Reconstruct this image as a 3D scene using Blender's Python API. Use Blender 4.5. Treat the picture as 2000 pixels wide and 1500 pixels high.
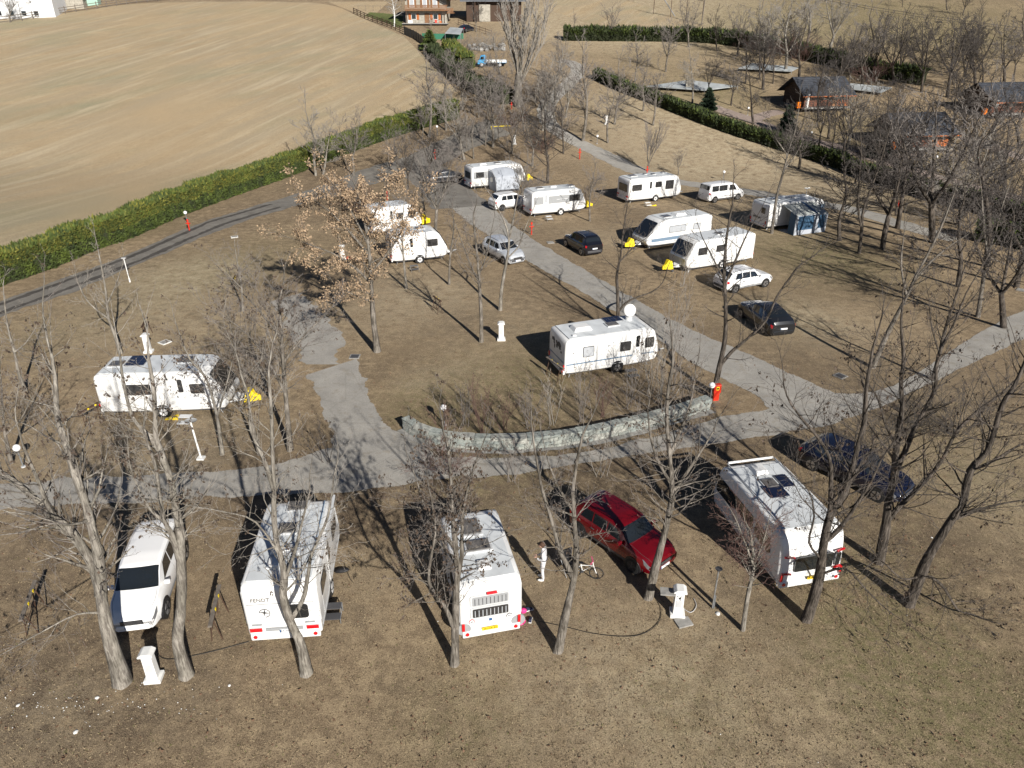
import bpy, bmesh, math, random
import numpy as np
from mathutils import Vector, Matrix, Euler
from math import sin, cos, pi, radians as R

sc = bpy.context.scene
for o in list(bpy.data.objects): bpy.data.objects.remove(o, do_unlink=True)
C = sc.collection
# ---------------------------------------------------------------- camera
PITCH, CAM_H, FPX = R(27.5), 19.2, 1430.0
cam = bpy.data.cameras.new('camera'); cam.sensor_width = 36; cam.lens = 36 * FPX / 2000
cam.clip_start = .1; cam.clip_end = 3000
co = bpy.data.objects.new('camera', cam); C.objects.link(co)
co.location = (0, 0, CAM_H); co.rotation_euler = (pi / 2 - PITCH, 0, 0)
sc.camera = co
# ---------------------------------------------------------------- sky and sun
SUN_AZ, SUN_EL = R(117.5), R(28)          # heading in which shadows fall, height of the sun
w = bpy.data.worlds.new('World'); sc.world = w; w.use_nodes = True
nt = w.node_tree; bg = nt.nodes['Background']
sky = nt.nodes.new('ShaderNodeTexSky'); sky.sky_type = 'NISHITA'; sky.sun_disc = False
sky.sun_elevation = SUN_EL
sdir = Vector((-cos(SUN_AZ), -sin(SUN_AZ), 0))      # towards the sun, on the ground
sky.sun_rotation = math.atan2(sdir.x, sdir.y)
sky.air_density = .5; sky.dust_density = .15; sky.altitude = 1200
nt.links.new(sky.outputs[0], bg.inputs[0]); bg.inputs[1].default_value = .05
sl = bpy.data.lights.new('sun', 'SUN'); sl.energy = 5.0; sl.angle = R(.53); sl.color = (1, .95, .87)
so = bpy.data.objects.new('sun', sl); C.objects.link(so)
ld = Vector((cos(SUN_AZ) * cos(SUN_EL), sin(SUN_AZ) * cos(SUN_EL), -sin(SUN_EL)))
so.rotation_euler = ld.to_track_quat('-Z', 'Y').to_euler(); so.location = (30, -40, 60)
vs = sc.view_settings; vs.view_transform = 'Standard'; vs.look = 'None'; vs.gamma = 1; vs.exposure = .52
vs.use_curve_mapping = False
rnd = random.Random(7)

# ---------------------------------------------------------------- ground shape and pixel helper
_s, _c = sin(PITCH), cos(PITCH)
def tz(y):
    t = min(max((y - 86) / 20, 0), 1)
    return 3.1 * (t**3 - t**4 / 2) + .155 * max(y - 106, 0)
def at(u, v):
    """point of the ground seen at photograph position u,v"""
    a = (u - 1000) / FPX; b = (750 - v) / FPX; dy = _c + b * _s; dz = -_s + b * _c
    lo, hi = 1.0, 1500.0
    t = lo
    while t < hi and CAM_H + t * dz > tz(t * dy): t += max(.5, t * .01)
    a0, a1 = max(t - max(.5, t * .011), .1), t
    for _ in range(40):
        m = (a0 + a1) / 2
        if CAM_H + m * dz > tz(m * dy): a0 = m
        else: a1 = m
    return Vector((a * m, m * dy, tz(m * dy)))
def lift(u, v, Y):
    """point seen at u,v on the upright plane y=Y"""
    a = (u - 1000) / FPX; b = (750 - v) / FPX; dy = _c + b * _s; dz = -_s + b * _c
    m = Y / dy
    return Vector((a * m, Y, CAM_H + m * dz))
def pxm(p): return FPX / (p[1] * _c - (p[2] - CAM_H) * _s)

# ---------------------------------------------------------------- materials
def newmat(name):
    m = bpy.data.materials.new(name); m.use_nodes = True
    return m, m.node_tree, m.node_tree.nodes['Principled BSDF']
def mat(name, col, rough=.6, metal=0, noise=0, nscale=8, bump=0, bscale=40, spec=.5, coat=0, col2=None):
    m, t, b = newmat(name)
    b.inputs['Base Color'].default_value = (*col, 1); b.inputs['Roughness'].default_value = rough
    b.inputs['Metallic'].default_value = metal; b.inputs['Specular IOR Level'].default_value = spec
    if coat: b.inputs['Coat Weight'].default_value = coat; b.inputs['Coat Roughness'].default_value = .08
    if noise or bump:
        tc = t.nodes.new('ShaderNodeTexCoord')
    if noise:
        n = t.nodes.new('ShaderNodeTexNoise'); n.inputs['Scale'].default_value = nscale; n.inputs['Detail'].default_value = 6
        t.links.new(tc.outputs['Object'], n.inputs['Vector'])
        r = t.nodes.new('ShaderNodeValToRGB'); r.color_ramp.elements[0].position = .35; r.color_ramp.elements[1].position = .68
        c2 = col2 or tuple(x * (1 - noise) for x in col)
        r.color_ramp.elements[0].color = (*c2, 1); r.color_ramp.elements[1].color = (*col, 1)
        t.links.new(n.outputs[0], r.inputs[0]); t.links.new(r.outputs[0], b.inputs['Base Color'])
    if bump:
        n2 = t.nodes.new('ShaderNodeTexNoise'); n2.inputs['Scale'].default_value = bscale; n2.inputs['Detail'].default_value = 5
        t.links.new(tc.outputs['Object'], n2.inputs['Vector'])
        bp = t.nodes.new('ShaderNodeBump'); bp.inputs['Strength'].default_value = bump; bp.inputs['Distance'].default_value = .03
        t.links.new(n2.outputs[0], bp.inputs['Height']); t.links.new(bp.outputs[0], b.inputs['Normal'])
    return m
M = {}
M['white'] = mat('caravan_white', (.8, .8, .79), .32, noise=.13, nscale=1.7, coat=.15)
M['white2'] = mat('caravan_side_sheet', (.78, .79, .8), .38, noise=.09, nscale=2.0, bump=.15, bscale=60)
M['roofwhite'] = mat('caravan_roof', (.66, .69, .71), .5, noise=.16, nscale=1.6)
M['grey'] = mat('grey_plastic', (.32, .33, .34), .5, noise=.1)
M['lgrey'] = mat('light_grey_plastic', (.55, .56, .57), .5, noise=.1)
M['dgrey'] = mat('dark_grey_plastic', (.06, .06, .065), .6)
M['silver'] = mat('silver_front_panel', (.42, .44, .46), .35, .4, noise=.1, nscale=3)
M['black'] = mat('black_plastic', (.012, .012, .014), .45)
M['rubber'] = mat('tyre_rubber', (.018, .018, .018), .85, noise=.3, nscale=20)
M['frame'] = mat('window_rubber', (.02, .02, .022), .5)
M['glass'] = mat('tinted_glass', (.012, .015, .018), .06, spec=.8, coat=.6)
M['acryl'] = mat('smoked_acrylic_window', (.05, .05, .052), .12, noise=.5, nscale=5, coat=.5)
M['hatch'] = mat('smoked_roof_hatch', (.16, .15, .14), .2, noise=.4, nscale=6, coat=.5)
M['blind'] = mat('window_with_closed_blind', (.45, .47, .5), .2, noise=.15, nscale=6, coat=.5)
M['rim'] = mat('alloy_rim', (.45, .45, .46), .3, .8)
M['wrim'] = mat('white_rim', (.75, .75, .75), .4)
M['solar'] = mat('solar_cells', (.01, .014, .035), .12, coat=.7)
M['red'] = mat('red_lens', (.55, .01, .015), .18, coat=.6)
M['orange'] = mat('orange_lens', (.8, .2, .01), .25, coat=.5)
M['lens'] = mat('clear_lens', (.22, .23, .25), .08, .4, coat=.8)
M['yellow'] = mat('yellow_cover_fabric', (.85, .62, .005), .65, bump=.5, bscale=9)
M['plate'] = mat('number_plate_white', (.75, .76, .78), .4)
M['yplate'] = mat('number_plate_yellow', (.8, .55, .02), .4)
M['blueband'] = mat('blue_trim', (.03, .1, .24), .4)
M['bluegrey'] = mat('grey_blue_stripe', (.16, .23, .32), .4)
M['galv'] = mat('galvanised_steel', (.4, .41, .42), .45, .6, noise=.2, nscale=14)
M['pwhite'] = mat('car_paint_white', (.8, .8, .8), .25, coat=.6)
M['psilver'] = mat('car_paint_silver_white', (.6, .63, .67), .25, .3, coat=.6)
M['pred'] = mat('car_paint_red', (.15, .003, .007), .2, .25, coat=.8)
M['pblue'] = mat('car_paint_dark_blue', (.004, .006, .02), .2, .1, coat=.9)
M['pblack'] = mat('car_paint_black', (.008, .009, .014), .2, .1, coat=.8)
M['pgrey'] = mat('car_paint_dark_grey', (.02, .022, .026), .22, .3, coat=.8)
M['ptruck'] = mat('truck_paint_light_blue', (.06, .32, .6), .5, noise=.2)
M['redpaint'] = mat('red_painted_metal', (.62, .03, .01), .45, noise=.15, nscale=5)
M['ywood'] = mat('yellow_painted_metal', (.8, .6, .01), .5)
M['rust'] = mat('rusty_brown_metal', (.09, .05, .03), .8, noise=.4, nscale=20)
M['plinthwhite'] = mat('white_painted_concrete', (.78, .78, .76), .6, noise=.12, nscale=6, bump=.2)
M['lampglass'] = mat('opal_globe', (.85, .85, .85), .25)
M['concrete'] = mat('concrete', (.33, .32, .3), .85, noise=.3, nscale=5, bump=.3)
M['postgrey'] = mat('grey_post', (.2, .21, .22), .5, .3)
M['cable'] = mat('cable', (.015, .015, .015), .6)
def barkmat(name, c1, c2):
    m, t, b = newmat(name); N = t.nodes.new; L = t.links.new; b.inputs['Roughness'].default_value = .95; b.inputs['Specular IOR Level'].default_value = .15
    tc = N('ShaderNodeTexCoord'); mp = N('ShaderNodeMapping'); mp.inputs['Scale'].default_value = (16, 16, 2.2); L(tc.outputs['Object'], mp.inputs[0])
    n = N('ShaderNodeTexNoise'); n.inputs['Scale'].default_value = 1; n.inputs['Detail'].default_value = 7; n.inputs['Roughness'].default_value = .65; n.inputs['Distortion'].default_value = .6; L(mp.outputs[0], n.inputs['Vector'])
    r = N('ShaderNodeValToRGB'); r.color_ramp.elements[0].position = .4; r.color_ramp.elements[1].position = .6; r.color_ramp.elements[0].color = (*c2, 1); r.color_ramp.elements[1].color = (*c1, 1); L(n.outputs[0], r.inputs[0])
    n2 = N('ShaderNodeTexNoise'); n2.inputs['Scale'].default_value = 1.4; n2.inputs['Detail'].default_value = 4; L(tc.outputs['Object'], n2.inputs['Vector'])
    r2 = N('ShaderNodeValToRGB'); r2.color_ramp.elements[0].position = .4; r2.color_ramp.elements[1].position = .65; r2.color_ramp.elements[0].color = (.6, .6, .58, 1); r2.color_ramp.elements[1].color = (1, 1, 1, 1); L(n2.outputs[0], r2.inputs[0])
    x = N('ShaderNodeMix'); x.data_type = 'RGBA'; x.blend_type = 'MULTIPLY'; x.inputs[0].default_value = 1; L(r.outputs[0], x.inputs[6]); L(r2.outputs[0], x.inputs[7]); L(x.outputs[2], b.inputs['Base Color'])
    bp = N('ShaderNodeBump'); bp.inputs['Strength'].default_value = 1; bp.inputs['Distance'].default_value = .05; L(n.outputs[0], bp.inputs['Height']); L(bp.outputs[0], b.inputs['Normal'])
    return m
M['bark'] = barkmat('grey_bark', (.30, .27, .235), (.11, .095, .08)); M['barkd'] = barkmat('dark_bark', (.16, .135, .115), (.045, .038, .032)); M['barkl'] = barkmat('pale_bark', (.38, .35, .305), (.17, .15, .13))
M['twig'] = mat('grey_twigs', (.19, .168, .152), .9)
M['twigd'] = mat('dark_twigs', (.07, .06, .054), .9)
M['twigr'] = mat('reddish_twigs', (.13, .075, .062), .9)
M['twigl'] = mat('pale_twigs', (.27, .245, .215), .9)
M['pod'] = mat('dry_seed_pods', (.085, .058, .04), .8, noise=.4, nscale=3)
M['oakleaf'] = mat('dry_tan_leaves', (.44, .315, .2), .8, noise=.5, nscale=2.2)
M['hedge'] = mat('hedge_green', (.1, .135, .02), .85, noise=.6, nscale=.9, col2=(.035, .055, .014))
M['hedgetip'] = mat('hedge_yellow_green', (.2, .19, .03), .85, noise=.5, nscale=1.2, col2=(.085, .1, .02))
M['hedged'] = mat('hedge_dark', (.045, .06, .016), .85, noise=.6, nscale=.8, col2=(.018, .028, .01))
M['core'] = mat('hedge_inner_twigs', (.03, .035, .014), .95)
M['fir'] = mat('fir_green', (.02, .042, .018), .85, noise=.5, nscale=2)
M['wooddark'] = mat('dark_stained_wood', (.075, .04, .022), .75, noise=.5, nscale=7)
M['woodcab'] = mat('shaded_cabin_wood', (.17, .06, .03), .7, noise=.4, nscale=6)
M['woodor'] = mat('orange_larch_wood', (.5, .14, .03), .6, noise=.4, nscale=6)
M['woodbal'] = mat('balcony_wood', (.26, .125, .055), .65, noise=.4, nscale=7)
M['woodgrey'] = mat('weathered_wood', (.2, .17, .14), .85, noise=.4, nscale=9)
M['slate'] = mat('slate_roof', (.06, .066, .08), .55, noise=.45, nscale=1.6, bump=.4)
M['slate2'] = mat('slate_roof_light', (.17, .18, .2), .6, noise=.4, nscale=2.2)
M['plaster'] = mat('chalet_stone_plaster', (.42, .39, .33), .9, noise=.35, nscale=2.5, bump=.4, bscale=6)
M['plasterw'] = mat('white_plaster', (.66, .67, .68), .85, noise=.1, nscale=2)
M['skin'] = mat('skin', (.5, .3, .22), .6)
M['hair'] = mat('brown_hair', (.07, .035, .02), .8)
M['cloth'] = mat('pale_grey_tracksuit', (.62, .62, .64), .9, noise=.15, nscale=12)
M['pink'] = mat('pink_plastic', (.7, .04, .22), .5)
M['navy'] = mat('navy_fabric', (.02, .025, .06), .8)
M['awngrey'] = mat('awning_roof_fabric', (.42, .44, .42), .85, noise=.2, nscale=2, bump=.3, bscale=5)
M['awnblue'] = mat('awning_blue_window_fabric', (.03, .085, .16), .7, noise=.25, nscale=3)
M['awnlight'] = mat('awning_light_grey_fabric', (.4, .43, .48), .8, noise=.12, nscale=2, bump=.3, bscale=4)
M['sheet'] = mat('grey_membrane_cover', (.42, .45, .46), .6, noise=.3, nscale=.7)
M['green'] = mat('green_mesh_fence', (.02, .14, .08), .7)
M['palegreen'] = mat('pale_green_paint', (.32, .5, .42), .7)

# ---------------------------------------------------------------- mesh helpers
class MB:
    def __init__(s): s.v = []; s.f = []
    def add(s, vs, fs):
        k = len(s.v); s.v += [tuple(x) for x in vs]; s.f += [tuple(i + k for i in f) for f in fs]; return s
    def box(s, c, d, rz=0, rx=0, ry=0):
        m = Euler((rx, ry, rz)).to_matrix(); c = Vector(c)
        vs = [c + m @ Vector((x * d[0] / 2, y * d[1] / 2, z * d[2] / 2)) for x in (-1, 1) for y in (-1, 1) for z in (-1, 1)]
        return s.add(vs, [(0, 1, 3, 2), (4, 6, 7, 5), (0, 4, 5, 1), (2, 3, 7, 6), (0, 2, 6, 4), (1, 5, 7, 3)])
    def tube(s, pts, rad, n=8, cap=True):
        pts = [Vector(p) for p in pts]
        if not hasattr(rad, '__len__'): rad = [rad] * len(pts)
        rings = []; up = Vector((.13, .21, 1))
        for i, p in enumerate(pts):
            d = (pts[min(i + 1, len(pts) - 1)] - pts[max(i - 1, 0)]).normalized()
            a = d.cross(Vector((1, .1, .05)) if abs(d.z) > .7 else up).normalized(); b = d.cross(a)
            rings += [p + (a * cos(2 * pi * k / n) + b * sin(2 * pi * k / n)) * rad[i] for k in range(n)]
        fs = [(i * n + k, i * n + (k + 1) % n, (i + 1) * n + (k + 1) % n, (i + 1) * n + k) for i in range(len(pts) - 1) for k in range(n)]
        if cap: fs += [tuple(range(n))[::-1], tuple(range((len(pts) - 1) * n, len(pts) * n))]
        return s.add(rings, fs)
    def prism(s, poly, O, U, V, N, t0, t1):
        """polygon in plane (U,V) at O, from depth t0 to t1 along N"""
        O, U, V, N = map(Vector, (O, U, V, N)); n = len(poly)
        vs = [O + U * a + V * b + N * t0 for a, b in poly] + [O + U * a + V * b + N * t1 for a, b in poly]
        fs = [tuple(range(n))[::-1], tuple(range(n, 2 * n))] + [(i, (i + 1) % n, n + (i + 1) % n, n + i) for i in range(n)]
        return s.add(vs, fs)
    def sphere(s, c, r, nu=14, nv=9, sz=(1, 1, 1)):
        vs = []; fs = []
        for j in range(nv + 1):
            th = pi * j / nv
            for i in range(nu):
                ph = 2 * pi * i / nu
                vs.append((c[0] + r * sz[0] * sin(th) * cos(ph), c[1] + r * sz[1] * sin(th) * sin(ph), c[2] + r * sz[2] * cos(th)))
        for j in range(nv):
            for i in range(nu): fs.append((j * nu + i, (j + 1) * nu + i, (j + 1) * nu + (i + 1) % nu, j * nu + (i + 1) % nu))
        return s.add(vs, fs)
def link(name, me, m=None, parent=None, loc=None, rot=None):
    o = bpy.data.objects.new(name, me); C.objects.link(o)
    if m is not None and not me.materials: me.materials.append(m)
    if parent is not None: o.parent = parent
    if loc is not None: o.location = loc
    if rot is not None: o.rotation_euler = rot
    return o
def obj(name, mb, m, parent=None, smooth=None, loc=None, rot=None, bevel=0):
    me = bpy.data.meshes.new(name); me.from_pydata(mb.v, [], mb.f)
    bm = bmesh.new(); bm.from_mesh(me)
    bmesh.ops.recalc_face_normals(bm, faces=bm.faces)
    bm.to_mesh(me); bm.free()
    if smooth is not None:
        me.shade_smooth(); me.set_sharp_from_angle(angle=R(smooth))
    o = link(name, me, M[m] if isinstance(m, str) else m, parent, loc, rot)
    if bevel:
        b = o.modifiers.new('bevel', 'BEVEL'); b.width = bevel; b.segments = 2; b.limit_method = 'ANGLE'
    return o
def tag(o, label=None, cat=None, group=None, kind=None):
    if label: o['label'] = label
    if cat: o['category'] = cat
    if group: o['group'] = group
    if kind: o['kind'] = kind
    return o
def thing(name, label, cat, loc=(0, 0, 0), rz=0, group=None):
    o = bpy.data.objects.new(name, None); C.objects.link(o); o.empty_display_size = .3
    o.location = loc; o.rotation_euler = (0, 0, rz)
    return tag(o, label, cat, group)
def copy_tree(o, parent=None):
    c = o.copy(); C.objects.link(c)
    if parent is not None: c.parent = parent
    for ch in list(o.children): copy_tree(ch, c)
    return c
def relabel(o, label): o['label'] = label; return o
def rrect(x0, x1, z0, z1, r=.05, n=3):
    r = min(r, (x1 - x0) / 2.01, (z1 - z0) / 2.01); out = []
    for cx, cz, a0 in ((x1 - r, z1 - r, 0), (x0 + r, z1 - r, 90), (x0 + r, z0 + r, 180), (x1 - r, z0 + r, 270)):
        for k in range(n + 1):
            a = R(a0 + 90 * k / n); out.append((cx + r * cos(a), cz + r * sin(a)))
    return out
def text(s, size, m, parent, loc, rot, name='lettering', ext=.002):
    cu = bpy.data.curves.new(name, 'FONT'); cu.body = s; cu.size = size; cu.extrude = ext
    cu.align_x = 'CENTER'; cu.align_y = 'CENTER'; cu.resolution_u = 2
    o = bpy.data.objects.new(name, cu); C.objects.link(o)
    dg = bpy.context.evaluated_depsgraph_get(); me = bpy.data.meshes.new_from_object(o.evaluated_get(dg))
    bpy.data.objects.remove(o, do_unlink=True)
    me.materials.clear()
    return link(name, me, M[m], parent, loc, rot)
# ================================================================ ground
def seg_dist(px, py, a, b):
    ax, ay = a; bx, by = b; dx, dy = bx - ax, by - ay
    t = np.clip(((px - ax) * dx + (py - ay) * dy) / (dx * dx + dy * dy + 1e-9), 0, 1)
    return np.hypot(px - ax - t * dx, py - ay - t * dy)
def poly_dist(px, py, pts):
    d = np.full(px.shape, 1e9)
    for a, b in zip(pts[:-1], pts[1:]): d = np.minimum(d, seg_dist(px, py, a, b))
    return d
XY = lambda lst: [tuple(at(u, v)[:2]) for u, v in lst]
xs = np.concatenate([[-400, -250, -150, -100, -70], np.arange(-50, 66, .8), [80, 100, 150, 250, 400]])
ys = np.concatenate([[-60, -20, 0], np.arange(8, 110, .8), np.arange(111, 260, 3), [270, 300, 350, 450, 600, 900]])
GX, GY = np.meshgrid(xs, ys); nx, ny = len(xs), len(ys)
GZ = np.vectorize(tz)(GY)
# where the grass grows green, thin or bare; shade along the lane edge is painted in too
grn = np.zeros_like(GX); dirt_shade = np.zeros_like(GX); pale = np.zeros_like(GX)
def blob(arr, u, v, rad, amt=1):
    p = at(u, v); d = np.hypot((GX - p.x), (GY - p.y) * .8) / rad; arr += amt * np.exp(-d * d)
for u, v, r_, a in ((1760, 1330, 3, .8), (1700, 1250, 2.5, .5), (1950, 1400, 2.5, .7), (1350, 1390, 2, .5), (900, 1420, 2, .5), (1650, 520, 5, .9),
                    (1530, 480, 6, .5), (950, 930, 3, .5), (960, 800, 6, .5), (1100, 720, 4, .6), (830, 800, 3, .5), (310, 560, 6, .3), (500, 500, 6, .5),
                    (280, 440, 4, .5), (1880, 900, 5, .5), (1720, 1080, 3, .5), (80, 650, 4, .3), (1380, 180, 9, .9), (1680, 250, 10, .7), (1850, 330, 8, .7),
                    (1650, 30, 30, .8), (1850, 50, 30, .8), (1450, 60, 20, .5), (1250, 120, 12, .3), (1480, 600, 4, .3)): blob(grn, u, v, r_, a)
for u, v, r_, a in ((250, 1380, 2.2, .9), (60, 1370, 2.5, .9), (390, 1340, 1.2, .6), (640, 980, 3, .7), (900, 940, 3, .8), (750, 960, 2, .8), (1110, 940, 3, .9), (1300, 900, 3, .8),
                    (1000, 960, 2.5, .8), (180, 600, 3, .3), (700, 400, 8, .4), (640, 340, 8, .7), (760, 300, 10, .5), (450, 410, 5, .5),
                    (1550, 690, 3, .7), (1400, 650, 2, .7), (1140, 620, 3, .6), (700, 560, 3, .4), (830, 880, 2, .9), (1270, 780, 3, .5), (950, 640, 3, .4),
                    (1150, 300, 10, .3), (950, 260, 12, .5), (1000, 200, 14, .6), (1700, 800, 4, .6), (1850, 780, 4, .5), (430, 900, 4, .4), (150, 850, 4, .4), (560, 978, 2, 1), (730, 972, 2, 1.2), (860, 965, 2, 1.2), (1020, 950, 2, 1.2), (1180, 930, 2, 1.1), (300, 992, 2, .9), (120, 1005, 2, .9), (1420, 890, 2, 1), (1330, 905, 2, 1), (640, 1190, 1.4, .7), (1060, 1200, 1.6, .6), (1230, 1120, 1.5, .7), (1500, 1160, 1.6, .7), (270, 1240, 1.4, .7), (1200, 760, 3, .6), (330, 830, 3, .6), (1130, 500, 3, .6), (1000, 440, 3, .6), (1450, 570, 3, .5), (1250, 420, 4, .5), (760, 720, 2.5, .6), (900, 620, 3, .5), (1720, 1010, 3, .7), (1850, 1100, 3, .6), (500, 900, 3, .5), (60, 1150, 3, .6), (1700, 560, 4, .5)): blob(dirt_shade, u, v, r_, a)
for u, v, r_, a in ((400, 535, 4, 1.1), (250, 1120, 2, .2), (160, 1385, 1.4, .9), (40, 1400, 1.6, .7), (360, 1350, .9, .7), (810, 745, 1.2, .9), (900, 720, 2, .5), (1300, 250, 14, 1.0), (1500, 330, 12, .9), (1700, 390, 6, .7),
                    (1200, 200, 8, .6), (1560, 620, 3, .6), (1480, 1350, 5, .3), (1300, 25, 30, 1.5), (1150, 40, 20, 1.2), (1000, 1330, 2.5, .3),
                    (1850, 820, 4, .5), (640, 640, 4, .3), (1700, 640, 3, .3), (380, 870, 3, .4), (1160, 660, 2, .3), (300, 560, 5, .5), (200, 640, 5, .5), (430, 640, 4, .5), (300, 900, 4, .6), (100, 880, 4, .5), (380, 870, 3, .6), (870, 600, 4, .5), (800, 570, 4, .5), (1000, 650, 3, .4), (1420, 430, 6, .4), (1180, 470, 4, .4), (1530, 640, 4, .6), (980, 1040, 2.2, .6), (1100, 1000, 2, .5), (1250, 1330, 3, .5), (700, 1120, 2, .4), (1900, 960, 3, .5), (1300, 300, 10, .6)): blob(pale, u, v, r_, a)
me = bpy.data.meshes.new('ground')
verts = np.stack([GX, GY, GZ], -1).reshape(-1, 3)
idx = np.arange(nx * ny).reshape(ny, nx)
quads = np.stack([idx[:-1, :-1], idx[:-1, 1:], idx[1:, 1:], idx[1:, :-1]], -1).reshape(-1, 4)
me.from_pydata(verts.tolist(), [], quads.tolist()); me.shade_smooth()
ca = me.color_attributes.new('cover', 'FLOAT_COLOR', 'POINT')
cols = np.stack([np.clip(grn, 0, 1), np.clip(dirt_shade, 0, 1), np.clip(pale, 0, 1), np.ones_like(grn)], -1).reshape(-1)
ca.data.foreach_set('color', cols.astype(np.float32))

def ground_mat(name, base, alt, light, use_cover=True, stripes=None):
    m, t, b = newmat(name); N = t.nodes.new; L = t.links.new
    b.inputs['Roughness'].default_value = .95; b.inputs['Specular IOR Level'].default_value = .15
    g = N('ShaderNodeNewGeometry')
    def noise(scale, det=5, rough=.6, vec=None, dist=0):
        n = N('ShaderNodeTexNoise'); n.inputs['Scale'].default_value = scale; n.inputs['Detail'].default_value = det
        n.inputs['Roughness'].default_value = rough; n.inputs['Distortion'].default_value = dist
        L(vec or g.outputs['Position'], n.inputs['Vector']); return n.outputs[0]
    def ramp(src, a, b_, ca_=(0, 0, 0), cb=(1, 1, 1)):
        r = N('ShaderNodeValToRGB'); r.color_ramp.elements[0].position = a; r.color_ramp.elements[1].position = b_
        r.color_ramp.elements[0].color = (*ca_, 1); r.color_ramp.elements[1].color = (*cb, 1); L(src, r.inputs[0]); return r.outputs[0]
    def mix(f, a, b_, mode='MIX'):
        x = N('ShaderNodeMix'); x.data_type = 'RGBA'; x.blend_type = mode
        if isinstance(f, float): x.inputs[0].default_value = f
        else: L(f, x.inputs[0])
        for k, s_ in ((6, a), (7, b_)):
            if isinstance(s_, tuple): x.inputs[k].default_value = (*s_, 1)
            else: L(s_, x.inputs[k])
        return x.outputs[2]
    def mul(a, b_, op='MULTIPLY'):
        x = N('ShaderNodeMath'); x.operation = op; x.use_clamp = True
        for k, s_ in ((0, a), (1, b_)):
            if isinstance(s_, (float, int)): x.inputs[k].default_value = s_
            else: L(s_, x.inputs[k])
        return x.outputs[0]
    c = mix(ramp(noise(.35, 6, .65), .38, .62), base, alt)
    c = mix(ramp(noise(1.6, 6, .7), .42, .62), c, light)
    c = mix(ramp(noise(.12, 5, .6), .42, .6), c, mix(.5, c, tuple(x * .62 for x in base)))
    if stripes:
        mp = N('ShaderNodeMapping'); mp.vector_type = 'TEXTURE'; mp.inputs['Rotation'].default_value = (0, 0, stripes); mp.inputs['Scale'].default_value = (60, 2.9, 3)
        L(g.outputs['Position'], mp.inputs[0])
        c = mix(ramp(noise(1.0, 4, .55, mp.outputs[0], .12), .4, .6), c, (.35, .29, .2))
        mp2 = N('ShaderNodeMapping'); mp2.vector_type = 'TEXTURE'; mp2.inputs['Rotation'].default_value = (0, 0, stripes - .35); mp2.inputs['Scale'].default_value = (60, 11, 3)
        L(g.outputs['Position'], mp2.inputs[0])
        c = mix(ramp(noise(1.0, 3, .6, mp2.outputs[0], .5), .5, .74), c, (.27, .265, .175))
        mp3 = N('ShaderNodeMapping'); mp3.vector_type = 'TEXTURE'; mp3.inputs['Rotation'].default_value = (0, 0, stripes + .06); mp3.inputs['Scale'].default_value = (50, 1.5, 3)
        L(g.outputs['Position'], mp3.inputs[0])
        c = mix(ramp(noise(1.0, 4, .6, mp3.outputs[0], .2),   .5, .72), c, (.5, .42, .295))
        c = mix(ramp(noise(.03, 3, .6), .5, .7), c, (.43, .325, .2))
    if use_cover:
        at_ = N('ShaderNodeVertexColor'); at_.layer_name = 'cover'; sp = N('ShaderNodeSeparateColor'); L(at_.outputs[0], sp.inputs[0])
        nz = ramp(noise(1.1, 7, .75), .36, .58); nz2 = ramp(noise(2.5, 6, .7), .35, .6)
        c = mix(mul(sp.outputs[2], nz), c, (.5, .42, .29))
        c = mix(mul(mul(sp.outputs[0], nz2), .8), c, (.135, .138, .055))
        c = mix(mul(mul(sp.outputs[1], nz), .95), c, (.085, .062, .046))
    c = mix(mul(ramp(noise(5.5, 5, .75), .5, .66), .6), c, tuple(x * .5 for x in base))
    c = mix(mul(ramp(noise(7.5, 5, .75), .54, .7), .5), c, tuple(min(x * 1.35, 1) for x in light))
    # tufts: fine light and dark blades
    f1 = noise(13, 4, .75); f2 = noise(38, 3, .7)
    c = mix(mul(ramp(f1, .5, .72), .75), c, tuple(x * .36 for x in base))
    c = mix(mul(ramp(f2, .52, .72), .65), c, tuple(min(x * 1.75, 1) for x in light))
    c = mix(mul(ramp(noise(22, 3, .7), .53, .68), .7), c, tuple(x * .3 for x in base))
    L(c, b.inputs['Base Color'])
    bp = N('ShaderNodeBump'); bp.inputs['Strength'].default_value = 1; bp.inputs['Distance'].default_value = .05
    L(mul(f1, f2, 'ADD'), bp.inputs['Height']); L(bp.outputs[0], b.inputs['Normal'])
    return m
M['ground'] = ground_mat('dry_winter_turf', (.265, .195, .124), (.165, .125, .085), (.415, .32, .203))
M['field'] = ground_mat('dry_meadow', (.425, .32, .195), (.37, .28, .172), (.485, .38, .24), False, R(66))
M['path'] = ground_mat('pink_gravel', (.34, .27, .235), (.29, .23, .2), (.38, .31, .27), False)
M['lawn'] = ground_mat('green_lawn', (.10, .14, .045), (.12, .14, .05), (.17, .17, .07), False)
tag(link('ground', me, M['ground']), kind='structure')
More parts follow.
